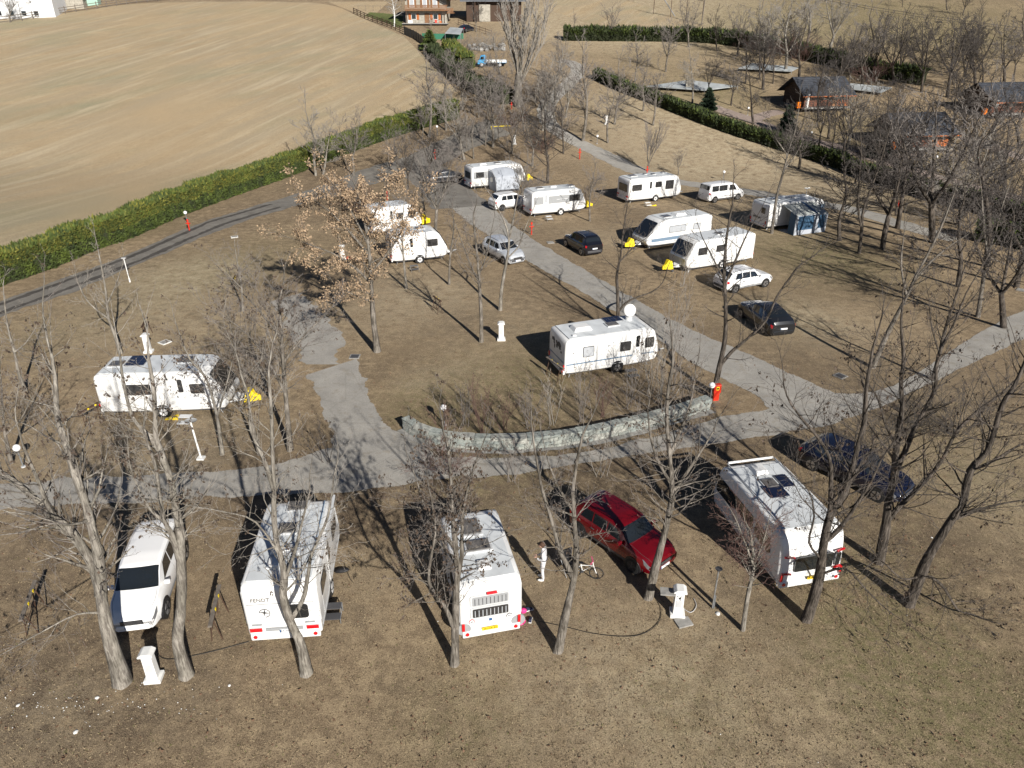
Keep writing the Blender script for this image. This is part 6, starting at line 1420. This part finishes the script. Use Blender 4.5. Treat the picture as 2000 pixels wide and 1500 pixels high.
hero('twisting tree in front of the tent awning', [([(1507, 456), (1517, 385), (1531, 332), (1541, 290), (1552, 259), (1560, 215)], .14, .035, .2), ([(1531, 332), (1555, 300), (1575, 260)], .07, .02, .3), ([(1537, 300), (1515, 270), (1500, 240)], .06, .02, -.2)], 'bark', 'twigd', 2.0, 5, seed=27)
hero('tall dark twin tree right of the tent awning', [([(1678, 494), (1683, 450), (1686, 410), (1702, 367), (1720, 315), (1735, 260)], .15, .04, .3), ([(1680, 455), (1676, 400), (1678, 350), (1682, 297), (1680, 240)], .1, .03, .1)], 'barkd', 'twigd', 2.0, 4.0, seed=28)
hero('tree standing where the front lane meets the right edge', [([(1822, 742), (1835, 690), (1850, 630), (1870, 570), (1885, 520)], .13, .03, .4), ([(1836, 690), (1820, 640), (1815, 590)], .06, .02, .2), ([(1850, 640), (1885, 600), (1910, 570)], .06, .02, .2)], 'barkd', 'twigd', 1.7, 5, pods=.3, seed=29)
hero('small twiggy tree above the left front tree, at the left edge lane', [([(22, 905), (10, 850), (5, 800), (2, 740)], .09, .03, 0), ([(10, 850), (40, 820), (60, 780)], .05, .02, 0)], 'bark', 'twigl', 1.3, 5, pods=.3, seed=30)

# saplings behind the curved wall
def sapling(label, px, topv, tw='twigr', seed=1, n=3, lean=0):
    B = at(*px); h = max(lift(px[0], topv, B.y).z - B.z, .6); t = Tree(seed); t.rmin = .0075; root = thing('sapling', label, 'sapling', tuple(B), 0, 'thin saplings behind the curved wall')
    for k in range(n):
        d = Vector((t.rng.gauss(lean, .22), t.rng.gauss(0, .22), 1)); t.grow(Vector((t.rng.gauss(0, .12), t.rng.gauss(0, .12), -.03)), d, .02, h * t.rng.uniform(.7, 1.05), 1, 3, kids=(8, 9, 4, 2), up=.15, wig=.12, spread=.7, kl=(.4, .38, .4, .4))
    me = t.crown_mesh(0, 9); link('stems', me, M[tw], root)['kind'] = 'stuff'
    lv = t.leaves(1, .08, .25, 1.2, .04)
    if lv: link('dry_leaves', lv, M['pod'], root)['kind'] = 'stuff'
for i, (px, tv, tw, lb) in enumerate((((945, 850), 745, 'twigr', 'reddish sapling right of the globe lamp behind the wall'), ((905, 835), 760, 'twig', 'grey sapling just right of the globe lamp'), ((985, 840), 770, 'twigr', 'dense reddish sapling above the first wall joint'), ((1030, 835), 750, 'twig', 'grey sapling above the middle of the curved wall'),
        ((1080, 830), 720, 'twigl', 'tall pale sapling above the middle of the curved wall'), ((1130, 825), 700, 'twig', 'tall grey sapling below the middle caravan'), ((1180, 815), 720, 'twigr', 'reddish sapling below the wheel of the middle caravan'), ((1230, 800), 690, 'twig', 'grey sapling below the nose of the middle caravan'),
        ((1290, 790), 660, 'twigl', 'tall pale sapling left of the globe lamp by the cabinet'), ((1270, 770), 640, 'twigl', 'pale sapling at the coupling of the middle caravan'), ((1320, 760), 600, 'twig', 'tall thin sapling right of the middle caravan'), ((870, 845), 790, 'twigr', 'short reddish sapling left of the globe lamp'),
        ((1340, 800), 700, 'twigd', 'dark sapling at the right end of the curved wall'), ((640, 905), 830, 'twigd', 'dark brown shrub on the lane edge left of the wall'), ((235, 905), 830, 'twigd', 'brown shrub between lane and long caravan'), ((1000, 940), 860, 'twig', 'thin sapling on the lane in front of the wall joint'),
        ((1170, 930), 840, 'twigl', 'pale sapling below the curved wall'), ((1330, 560), 470, 'twigl', 'pale thin sapling beside the white off-roader'), ((1320, 660), 540, 'twigl', 'pale sapling on the grass left of the dark coupe'))):
    sapling(lb, px, tv, tw, 40 + i, 5)

# ---- general purpose trees, built once and copied
def proto(seed, kind):
    t = Tree(seed); rg = t.rng; t.rmin = .017
    if kind == 'upright':      # 8 m
        pts = [Vector((0, 0, -.1)), Vector((rg.uniform(-.15, .15), rg.uniform(-.15, .15), 2)), Vector((rg.uniform(-.3, .3), rg.uniform(-.3, .3), 4)), Vector((rg.uniform(-.5, .5), rg.uniform(-.4, .4), 6))]
        o, r_ = t.line(pts, .14, .05); t.clothe(o, r_, .28, 4.6, 2.7, 4, 1, kids=(5, 5, 4, 4, 2), up=.16)
    elif kind == 'fork':
        o, r_ = t.line([Vector((0, 0, -.1)), Vector((.1, 0, 1.4)), Vector((rg.uniform(-.1, .3), .1, 2.6))], .16, .11)
        for k in range(3):
            a = k * 2.1 + rg.random(); e = o[-1]
            o2, r2 = t.line([e, e + Vector((cos(a) * .5, sin(a) * .5, 1.2)), e + Vector((cos(a) * 1.0, sin(a) * 1.0, 2.9)), e + Vector((cos(a) * 1.3, sin(a) * 1.3, 4.2))], .09, .03); t.clothe(o2, r2, .1, 3.4, 2.1, 4, 1, kids=(5, 5, 4, 4, 2), up=.12)
    elif kind == 'fan':
        for k in range(9):
            a = k * .7 + rg.random(); tl = rg.uniform(.15, .5); t.grow(Vector((cos(a) * .1, sin(a) * .1, 1.4)), Vector((cos(a) * tl, sin(a) * tl, 1)), .05, rg.uniform(4.5, 6.3), 1, 4, kids=(9, 14, 6, 3, 2), up=.1, wig=.12, spread=.55, kl=(.4, .33, .4, .4))
        t.line([Vector((0, 0, -.1)), Vector((0, 0, .8)), Vector((.05, 0, 1.6))], .17, .14)
    elif kind == 'poplar':
        t.line([Vector((0, 0, -.1)), Vector((.1, 0, 1.0)), Vector((0, 0, 2.4))], .32, .26)
        for k in range(15):
            a = k * 2.4; tl = rg.uniform(.05, .5); t.grow(Vector((cos(a) * .12, sin(a) * .12, rg.uniform(1.6, 2.4))), Vector((cos(a) * tl, sin(a) * tl, 1)), .07, rg.uniform(4.5, 6.2), 1, 4, kids=(9, 14, 6, 4, 2), up=.12, wig=.09, spread=.5, kl=(.4, .3, .4, .4))
    elif kind == 'shrub':
        for k in range(14):
            a = k * .9 + rg.random(); t.grow(Vector((cos(a) * .25, sin(a) * .25, 0)), Vector((cos(a) * .8, sin(a) * .8, 1)), .035, rg.uniform(4.5, 7), 1, 4, kids=(8, 10, 6, 4, 3), up=.05, wig=.2, kl=(.4, .38, .45, .45))
    return t
POOL = {}
for kind, ns in (('upright', 4), ('fork', 4), ('fan', 2), ('poplar', 1), ('shrub', 3)):
    for k in range(ns):
        t = proto(100 + k * 7 + len(kind), kind); zmax = max([q[1].z for q in t.S])
        POOL.setdefault(kind, []).append(dict(trunk=t.trunk_mesh(8) if t.trunks else None, branches=t.crown_mesh(0, 1), crown=t.crown_mesh(2, 9), h=zmax, zz={}))
def place(kind, k, px, top, label, bark='bark', twig='twig', wscale=1.0, name='bare_tree', group='bare trees on the campsite', rz=None, cat='tree'):
    B = at(*px); hgt = max(lift(top[0], top[1], B.y).z - B.z, 1.0); P = POOL[kind][k % len(POOL[kind])]
    s_ = hgt / P['h']; T_ = lift(top[0], top[1], B.y); lean = math.atan2(T_.x - B.x, hgt)
    root = thing(name, label, cat, (B.x, B.y, B.z - .03), 0, group)
    root.rotation_euler = Euler((0, lean, 0)); root.scale = (s_ * wscale, s_ * wscale, s_)
    ang = rz if rz is not None else rnd.uniform(0, 6.28)
    for nm, mm in (('trunk', bark), ('branches', bark), ('crown', twig)):
        if P[nm] is None: continue
        if not P[nm].materials: P[nm].materials.append(M[mm])
        ob = link(nm, P[nm], None, root); ob.rotation_euler = (0, 0, ang)
        ob.material_slots[0].link = 'OBJECT'; ob.material_slots[0].material = M[mm]
        if nm in ('crown', 'branches'): ob['kind'] = 'stuff'
    return root
BG = [
 ('upright', (617, 343), (598, 165), 'tall pale tree standing on the near side of the long hedge, left one of two'), ('upright', (631, 341), (645, 205), 'slim pale tree right beside the tall one at the long hedge'),
 ('fork', (691, 343), (678, 205), 'grey tree in front of the hedge right of the slim pair'), ('upright', (838, 268), (838, 85), 'tall grey tree at the right end of the long hedge'), ('upright', (871, 254), (866, 95), 'grey tree where the long hedge ends'),
 ('fork', (907, 312), (862, 160), 'pale leaning tree left of the rearmost caravan'), ('upright', (925, 310), (925, 200), 'thin tree just behind the rearmost caravan'), ('fork', (963, 287), (975, 110), 'forked tree left of the far pedestal'),
 ('upright', (1069, 358), (1066, 150), 'straight dark tree right of the rearmost caravan'), ('poplar', (1013, 208), (1020, -60), 'huge pale many-stemmed poplar right of the blue truck'), ('upright', (983, 217), (965, 60), 'thick grey tree below the blue truck'),
 ('upright', (1138, 275), (1150, 55), 'tall grey tree beside the upper path'), ('fan', (1265, 334), (1279, 228), 'dense fan-shaped tree behind the far caravan'), ('fork', (1325, 342), (1326, 288), 'small tree right of the fan-shaped one'),
 ('upright', (1200, 243), (1215, 85), 'tall tree right of the upper pedestal'), ('upright', (1187, 279), (1190, 150), 'slim tree at the upper pedestal'), ('upright', (1256, 217), (1262, 95), 'slim tree left of the right hedge'),
 ('upright', (1275, 245), (1300, 100), 'leaning slim tree above the fan-shaped one'), ('upright', (1352, 201), (1350, 80), 'tree left of the pale canopy block'), ('fork', (1384, 190), (1395, 95), 'dark leaning tree beside the small fir'),
 ('fork', (1428, 206), (1432, 105), 'bent tree left of the nearest cabin'), ('upright', (1471, 242), (1470, 130), 'grey tree in front of the nearest cabin gable'), ('upright', (1534, 141), (1548, -5), 'white-barked birch behind the nearest cabin'),
 ('upright', (1599, 236), (1610, 110), 'thin tree in front of the orange cabin door'), ('upright', (1617, 271), (1625, 150), 'dark tree right of the nearest cabin'), ('fork', (1654, 298), (1665, 165), 'pale forked tree between the pink path and the cabins'),
 ('upright', (1702, 141), (1700, 20), 'tree on the far lawn behind the cabins'), ('fork', (1797, 330), (1800, 190), 'grey tree in front of the middle cabin'), ('fork', (1723, 487), (1735, 270), 'dark bending tree right of the tall dark twin tree'),
 ('upright', (1753, 446), (1775, 230), 'grey tree above the red hydrant post on the right'), ('fork', (1822, 474), (1850, 220), 'dense grey tree in front of the right hedge'), ('upright', (1927, 520), (1955, 250), 'tall two-stemmed tree at the right edge hedge'),
 ('fork', (850, 460), (850, 260), 'twiggy tree right of the nearer oak-side caravan roof'), ('upright', (828, 440), (822, 285), 'tree behind the coupling of the farther oak-side caravan'), ('upright', (1152, 432), (1160, 300), 'thin tree at the coupling of the caravan with the grey window band'),
 ('fork', (797, 372), (800, 255), 'brownish twiggy tree left of the dark saloon'), ('fork', (835, 352), (845, 225), 'twiggy tree just behind the dark saloon'), ('upright', (1100, 300), (1100, 170), 'thin dark tree left of the upper path bend'),
 ('fork', (1040, 325), (1035, 200), 'brown twiggy tree above the rearmost caravan roof'), ('fork', (1060, 255), (1070, 110), 'dark tree right of the poplar foot'), ('fork', (1000, 300), (1005, 190), 'low spreading tree by the far pedestal'),
 ('fork', (905, 215), (905, 90), 'grey twiggy tree behind the hedge end'), ('fork', (935, 230), (940, 130), 'grey tree left of the thick one below the truck'), ('upright', (1085, 205), (1090, 60), 'thin tree right of the poplar'),
 ('upright', (1121, 55), (1122, 15), 'small round tree on the far meadow'), ('fork', (1192, 80), (1193, 0), 'twin tree in front of the far hedge'), ('fork', (1345, 92), (1350, -10), 'bare tree at the far hedge middle'), ('upright', (1400, 100), (1400, 5), 'grey tree at the right part of the far hedge'),
 ('fork', (1440, 110), (1445, 0), 'bushy tree at the right end of the far hedge'), ('fork', (1300, 140), (1310, 30), 'grey tree on the lawn below the far hedge'), ('upright', (1240, 160), (1245, 50), 'thin tree on the lawn right of the upper path'),
 ('upright', (1575, 90), (1590, -30), 'big grey tree right of the birch'), ('fork', (1620, 110), (1630, -20), 'dense grey tree behind the cabins, second from the birch'), ('fork', (1500, 110), (1500, 10), 'grey tree left of the birch'),
 ('fork', (1745, 165), (1755, 50), 'dark twiggy tree above the middle cabin roof'), ('fork', (1800, 180), (1810, 60), 'dark tree between the middle and right cabin roofs'), ('fork', (1850, 190), (1860, 40), 'tall dark tree behind the right cabin'),
 ('fork', (1905, 180), (1920, 50), 'grey tree above the right cabin'), ('fork', (1960, 175), (1975, 50), 'grey tree at the top right edge'), 
 ('fork', (1725, 330), (1730, 190), 'dark tree left of the middle cabin'), ('upright', (1850, 340), (1870, 150), 'thick dark trunk at the corner of the middle cabin'), ('fork', (1900, 350), (1915, 200), 'twiggy tree right of the middle cabin'),
 ('fork', (1960, 385), (1975, 230), 'twiggy tree at the right edge on the pink path'), ('fork', (1750, 380), (1770, 230), 'twiggy tree above the right hedge'),
 ('upright', (1560, 330), (1570, 215), 'thin tree behind the twisting one at the right hedge'), ('fork', (1985, 560), (2000, 340), 'tree at the right edge beside the drain cover'), ('fork', (1872, 440), (1890, 270), 'grey tree with pale twigs by the right hedge end'),
 ('upright', (1238, 2), (1236, -20), 'dark trunk at the top of the far meadow'), ('upright', (1762, 14), (1764, -30), 'dark trunk at the top edge beyond the rail fence'), ('fork', (1880, 30), (1890, -30), 'dark leaning trunk at the top right beyond the rail fence'),
 ('upright', (1850, 20), (1845, -40), 'slim stems at the top right beyond the rail fence'), ('upright', (770, 52), (772, -30), 'white birch at the left corner of the chalet garden'), ('upright', (842, 58), (842, 22), 'small bare tree in front of the chalet door'),
 ('fork', (930, 62), (935, 0), 'brownish tree in front of the barn'), ('fork', (68, 33), (55, -40), 'grey tree before the farmhouse wall'), ('upright', (82, 30), (76, -40), 'thin dark tree right beside it at the farmhouse corner'), ('fork', (20, 44), (10, -30), 'bare tree at the top left corner'),
 ('fork', (1490, 175), (1495, 60), 'grey tree above the nearest cabin gable'), ('upright', (1560, 160), (1575, 40), 'slim dark tree behind the nearest cabin roof'), ('fork', (1640, 190), (1650, 70), 'dark tree by the right white canopy'),
 ('fork', (1685, 165), (1690, 60), 'dense grey tree behind the right white canopy'),  
 ('fork', (1885, 250), (1895, 120), 'dark tree left of the right cabin'), ('upright', (1935, 300), (1945, 150), 'slim grey tree below the right cabin'), ('fork', (1990, 290), (1998, 150), 'dark tree in front of the right cabin at the picture edge'),
  ('upright', (1640, 470), (1652, 290), 'slim dark tree left of the tall dark twin tree'), 
 ('upright', (1870, 560), (1890, 350), 'slim dark tree on the grass left of the tall forked one'), ('fork', (1960, 640), (1985, 420), 'dark tree beside the side path at the right edge'),
 ('fork', (780, 340), (770, 230), 'grey twiggy tree on the bank right of the slim pair'), ('fork', (1105, 230), (1110, 110), 'brown twiggy tree between poplar and upper path'), ('fork', (1020, 400), (1020, 290), 'thin twiggy tree left of the white hatchback'),
]
for i, (kind, px, top, lb) in enumerate(BG):
    right = px[0] > 1350
    if px[0] > 1450 and px[1] > 80: top = (top[0], top[1] - .25 * (px[1] - top[1]))
    birch = 'birch' in lb; pale = 'pale' in lb or 'poplar' in lb
    place(kind, i, px, top, lb, 'plinthwhite' if birch and px[0] < 900 else ('barkl' if (pale or birch) else ('barkd' if 'dark' in lb or right else 'bark')), 'twigl' if pale or birch else ('twigd' if 'dark' in lb or 'brown' in lb or (right and i % 2) else 'twig'), (1.3 if kind == 'upright' else 1.25 if kind == 'fork' else 1.1) * (1.15 if px[0] > 1450 else 1))
rq = random.Random(77)
ORD = ['leftmost', 'second', 'third', 'fourth', 'fifth', 'sixth', 'seventh', 'eighth', 'ninth', 'tenth', 'eleventh', 'twelfth', 'thirteenth', 'fourteenth', 'fifteenth', 'sixteenth', 'seventeenth', 'eighteenth', 'nineteenth', 'twentieth', 'twenty-first', 'rightmost']
def belt(n, fu, fv, fh, lab, bk, tw, ws, grp, jx):
    pts = sorted([(lambda u: (u, fv(u), fh()))(fu()) for _ in range(n)])
    for k, (u_, v_, hh) in enumerate(pts):
        pos = ORD[k] if k < n - 1 else 'rightmost'; pos = pos if pos in ('leftmost', 'rightmost') else pos + ' from the left'
        place(('fork', 'upright')[k % 2], k, (u_, v_), (u_ + rq.uniform(*jx), v_ - hh), lab + ', ' + pos, bk, tw, ws, group=grp)
belt(22, lambda: rq.uniform(1440, 2010), lambda u: rq.uniform(85, 165) + (u - 1440) * .05, lambda: rq.uniform(95, 150), 'dark tangled tree in the thicket behind the cabins', 'barkd', 'twigd', 1.2, 'dark thicket trees behind the cabins', (-15, 20))
belt(12, lambda: rq.uniform(1590, 2010), lambda u: 330 + (u - 1590) * .33 + rq.uniform(-50, 40), lambda: rq.uniform(130, 200), 'thin dark tree along the clipped right hedge', 'barkd', 'twigd', 1.0, 'thin dark trees along the right hedge', (0, 25))
belt(14, lambda: rq.uniform(800, 1110), lambda u: rq.uniform(150, 330), lambda: rq.uniform(80, 125), 'slim grey tree between long hedge and upper path', 'bark', 'twig', 1.0, 'slim grey trees around the upper path', (-8, 8))
SH = [((905, 190), (905, 150), 'twigd', 'dark bush at the end of the long hedge'), ((940, 215), (940, 165), 'twigd', 'dark bush below the blue truck'), ((860, 140), (858, 95), 'twig', 'grey bush beside the board fence'), ((890, 165), (890, 115), 'twigd', 'dark bush left of the blue truck'),
      ((905, 105), (905, 65), 'twig', 'grey bush right of the lean-to roof'), ((970, 100), (970, 55), 'twigl', 'pale grey bush on the boulder heap'), ((700, 640 - 225), (700, 350), 'twigr', 'brown bush behind the oak'), ((935, 100), (935, 60), 'twigl', 'pale bush above the blue truck cab'),
      ((1050, 200), (1050, 130), 'twig', 'grey bush at the foot of the poplar'), ((1000, 250), (1000, 205), 'twigr', 'reddish bush behind the far bench'), ((1060, 300), (1060, 250), 'twigr', 'reddish bush left of the upper path'), ((870, 330), (870, 270), 'twig', 'grey bush behind the dark saloon'),
      ((1520, 115), (1520, 60), 'twigr', 'reddish thicket left of the birch'), ((1570, 120), (1570, 60), 'twigr', 'reddish thicket behind the nearest cabin roof'), ((1650, 130), (1650, 70), 'twigd', 'dark thicket behind the cabins'), ((1700, 165), (1700, 110), 'twigr', 'brown thicket right of the white canopy'), ((1760, 190), (1760, 140), 'twigd', 'dark thicket above the middle cabin'),
      ((1470, 100), (1470, 60), 'twigr', 'reddish thicket at the right end of the far hedge'), ((1840, 420), (1850, 330), 'twig', 'grey thicket in front of the right hedge'), ((1890, 445), (1900, 350), 'twig', 'pale grey thicket at the right hedge end'), ((1560, 300), (1560, 235), 'twigd', 'dark thicket at the right hedge behind the twisting tree'),
      ((1870, 850), (1880, 740), 'twigd', 'dark brush pile by the right lane edge'), ((1700, 900), (1710, 800), 'twigd', 'dark thicket by the blue estate car'), ((870, 925), (875, 850), 'twigr', 'reddish brush on the lane edge above the centre caravan'), ((1040, 480 - 100), (1040, 330), 'twig', 'grey bush behind the white hatchback')]
for i, (px, top, tw, lb) in enumerate(SH): place('shrub', i, px, top, lb, tw, tw, 1.25, 'bare_shrub', 'leafless bushes', cat='bush')

# ================================================================ hedges
def hedge(label, pix, wd, h, m, tip, n, leaf=.26, seed=1, group='hedges', name='hedge'):
    rs = np.random.RandomState(seed); base = smoothline(XY(pix), 3); ln = sum(math.dist(a, b) for a, b in zip(base[:-1], base[1:]))
    N = max(int(ln / .5), 6); P = resample(base, N); P = np.array([(p.x, p.y) for p in P])
    T = np.gradient(P, axis=0); T /= np.linalg.norm(T, axis=1, keepdims=True); Nn = np.stack([-T[:, 1], T[:, 0]], 1)
    if Nn[:, 1].mean() < 0: Nn = -Nn
    hv = h * (1 + .06 * np.convolve(rs.randn(N + 8), np.ones(5) / 5, 'same')[:N] * 2)
    root = thing(name, label, 'hedge', (0, 0, 0), 0, group)
    # inner mass
    mb = MB(); q = 8
    for i in range(N):
        z0 = tz(P[i, 1])
        for a, b in ((.1, 0), (.06, .5), (.1, .93), (.3, .97), (.7, .97), (.9, .93), (.94, .5), (.9, 0)):
            mb.v.append((P[i, 0] + Nn[i, 0] * wd * a, P[i, 1] + Nn[i, 1] * wd * a, z0 + hv[i] * b * .96))
    mb.f = [(i * q + k, i * q + k + 1, (i + 1) * q + k + 1, (i + 1) * q + k) for i in range(N - 1) for k in range(q - 1)] + [tuple(range(q)), tuple(range((N - 1) * q, N * q))]
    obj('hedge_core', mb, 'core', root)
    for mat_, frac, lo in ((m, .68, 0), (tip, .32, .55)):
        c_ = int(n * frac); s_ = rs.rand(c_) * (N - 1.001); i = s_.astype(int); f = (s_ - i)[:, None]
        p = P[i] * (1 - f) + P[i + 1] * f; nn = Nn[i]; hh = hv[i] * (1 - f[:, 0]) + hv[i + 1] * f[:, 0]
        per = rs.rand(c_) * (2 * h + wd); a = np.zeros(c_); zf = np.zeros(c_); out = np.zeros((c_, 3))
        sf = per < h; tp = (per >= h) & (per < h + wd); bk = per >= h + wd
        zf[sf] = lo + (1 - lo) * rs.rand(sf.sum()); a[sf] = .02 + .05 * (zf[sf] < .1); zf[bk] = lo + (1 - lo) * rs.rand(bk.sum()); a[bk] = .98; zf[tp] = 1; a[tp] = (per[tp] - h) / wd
        a += rs.randn(c_) * .03 - .05 * np.sin(s_ * 1.3) * sf; bump_ = .05 * np.sin(s_ * 2.1 + zf * 4) + .04 * np.sin(s_ * 5.3)
        xyz = np.concatenate([p + nn * (a * wd)[:, None] + nn * (bump_ * np.where(sf, -1, 1))[:, None], (zf * hh + rs.randn(c_) * .03)[:, None]], 1)
        xyz[:, 2] = np.maximum(xyz[:, 2], .04) + np.array([tz(y) for y in xyz[:, 1]])
        o3 = np.concatenate([nn * np.where(sf, -1, np.where(bk, 1, 0))[:, None] * .8, np.where(tp, 1.1, .75)[:, None]], 1) + rs.randn(c_, 3) * .45
        o3 /= np.linalg.norm(o3, axis=1, keepdims=True); sd = np.cross(o3, rs.randn(c_, 3)); sd /= np.linalg.norm(sd, axis=1, keepdims=True)
        l_ = (leaf * (.5 + rs.rand(c_)) * np.where(tp & (rs.rand(c_) < .3), 1.9, 1))[:, None]; w_ = l_ * .28
        V = np.stack([xyz - sd * w_, xyz + sd * w_, xyz + o3 * l_], 1).reshape(-1, 3); F = np.arange(c_ * 3).reshape(-1, 3)
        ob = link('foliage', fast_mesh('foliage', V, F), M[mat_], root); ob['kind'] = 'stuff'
    return root
hedge('long bright green hedge between the dry meadow and the gravel road', [(-70, 590), (0, 560), (108, 525), (196, 486), (252, 469), (308, 444), (350, 425), (455, 385), (546, 353), (616, 325), (678, 301), (769, 269), (825, 252), (898, 231)], 1.5, 2.3, 'hedge', 'hedgetip', 150000, .18, 1)
hedge('clipped dark green hedge running right along the pink gravel path', [(1157, 154), (1210, 180), (1280, 206), (1370, 243), (1440, 268), (1510, 290), (1615, 322), (1685, 350), (1790, 381), (1825, 395), (1965, 430), (2040, 455)], 1.3, 1.5, 'hedged', 'hedge', 52000, .24, 2)
hedge('straight dark hedge at the foot of the far meadow', [(1100, 80), (1200, 81), (1340, 82), (1400, 86), (1480, 98), (1540, 110), (1600, 126), (1690, 150), (1800, 168)], 1.8, 2.2, 'hedged', 'hedge', 30000, .4, 3)
hedge('dark shaggy hedge from the board fence down to the truck', [(836, 108), (862, 140), (900, 170), (945, 192), (985, 205)], 2.0, 1.7, 'hedged', 'hedged', 12000, .4, 4)
hedge('yellow green hedge left of the blue truck', [(866, 106), (885, 124), (903, 136)], 2.4, 2.0, 'hedge', 'hedgetip', 9000, .4, 5)
hedge('low dark hedge at the right edge below the pink path', [(1900, 470), (1960, 480), (2040, 500)], 1.6, 1.5, 'hedged', 'hedge', 12000, .26, 6)
def conifer(label, px, topv, wd, m='fir', seed=1, n=5000):
    B = at(*px); h = lift(px[0], topv, B.y).z - B.z; rs = np.random.RandomState(seed); root = thing('conifer', label, 'tree', tuple(B), 0, 'evergreens')
    obj('trunk', MB().tube([(0, 0, 0), (0, 0, h * .93)], [.1, .03], 6), 'barkd', root)
    z = 1 - np.sqrt(rs.rand(n)); a = rs.rand(n) * 2 * pi; rr_ = wd / 2 * (1 - z) * (.7 + .3 * np.sin(z * 30) + .15 * rs.randn(n))
    p = np.stack([np.cos(a) * rr_, np.sin(a) * rr_, z * h + .1], 1); o3 = np.stack([np.cos(a), np.sin(a), -.15 + .5 * (m != 'fir') + 0 * a], 1) + rs.randn(n, 3) * .3; o3 /= np.linalg.norm(o3, axis=1, keepdims=True)
    sd = np.cross(o3, rs.randn(n, 3)); sd /= np.linalg.norm(sd, axis=1, keepdims=True); l_ = (.14 * wd * (.6 + rs.rand(n)))[:, None]
    V = np.stack([p - sd * l_ * .25, p + sd * l_ * .25, p + o3 * l_], 1).reshape(-1, 3); link('foliage', fast_mesh('foliage', V, np.arange(n * 3).reshape(-1, 3)), M[m], root)['kind'] = 'stuff'
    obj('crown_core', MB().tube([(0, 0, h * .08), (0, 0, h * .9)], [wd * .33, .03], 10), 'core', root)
conifer('small dark fir left of the nearest cabin', (1382, 214), 172, 2.4, 'fir', 1); conifer('dark fir in front of the nearest cabin column', (1535, 262), 205, 2.6, 'fir', 2); conifer('dark fir left of the middle cabin', (1712, 305), 240, 2.8, 'fir', 3)
conifer('cone-shaped yellow green thuja by the board fence', (840, 98), 60, 3.4, 'hedge', 4, 4000)

# ================================================================ grass blades, litter
rs = np.random.RandomState(9)
def scatter(name, n, box, size, wr, m, up=1.0, seed=0, z=0.0):
    rs = np.random.RandomState(seed); (x0, x1), (y0, y1) = box
    y = y0 + (y1 - y0) * rs.rand(n) ** 1.5; half = .74 * (y * .887 + 8.9) ; x = (rs.rand(n) * 2 - 1) * half
    # keep the lane and paved patches clear
    keep = np.ones(n, bool)
    for pl, w_ in CLEAR:
        keep &= poly_dist(x, y, pl) > w_
    x, y = x[keep], y[keep]; c_ = len(x)
    cl = .5 + .5 * np.sin(x * 1.7 + np.sin(y * 1.3) * 2) * np.sin(y * 1.9 + x * .4)
    keep = rs.rand(c_) < .45 + .55 * cl; x, y = x[keep], y[keep]; c_ = len(x)
    p = np.stack([x, y, np.full(c_, z)], 1); p[:, 2] += [tz(v) for v in y]
    d = rs.randn(c_, 3) * .8; d[:, 2] = np.abs(d[:, 2]) * .6 + up; d /= np.linalg.norm(d, axis=1, keepdims=True)
    sd = np.cross(d, rs.randn(c_, 3)); sd /= np.linalg.norm(sd, axis=1, keepdims=True); l_ = (size * (.5 + rs.rand(c_)))[:, None]
    V = np.stack([p - sd * l_ * wr, p + sd * l_ * wr, p + d * l_], 1).reshape(-1, 3)
    tag(link(name, fast_mesh(name, V, np.arange(c_ * 3).reshape(-1, 3)), M[m]), kind='stuff')
CLEAR = [(XY([(-60, 975), (200, 960), (600, 940), (800, 905), (1000, 905), (1250, 870), (1500, 825), (1700, 795), (1900, 690), (2050, 620)]), 2.3),
         (XY([(870, 360), (960, 430), (1100, 530), (1300, 650), (1450, 740), (1560, 790)]), 1.7), (XY([(650, 725), (680, 790), (720, 880)]), 1.6), (XY([(565, 600), (620, 650), (630, 690)]), 1.2),
         (XY([(0, 600), (300, 480), (560, 400)]), 2.2)]
M['strawl'] = mat('straw_grass', (.3, .235, .145), .9); M['strawd'] = mat('brown_grass', (.13, .1, .06), .9); M['greenb'] = mat('olive_grass', (.12, .12, .04), .9); M['litter'] = mat('fallen_leaves', (.17, .1, .06), .9, noise=.4, nscale=3)
scatter('grass', 90000, ((0, 0), (10, 52)), .06, .16, 'strawl', .25, 1); scatter('grass', 75000, ((0, 0), (10, 52)), .06, .18, 'strawd', .25, 2); scatter('grass', 11000, ((0, 0), (10, 50)), .055, .2, 'greenb', .3, 3)
scatter('leaf_litter', 9000, ((0, 0), (10, 60)), .075, .42, 'litter', -.2, 4, .012)
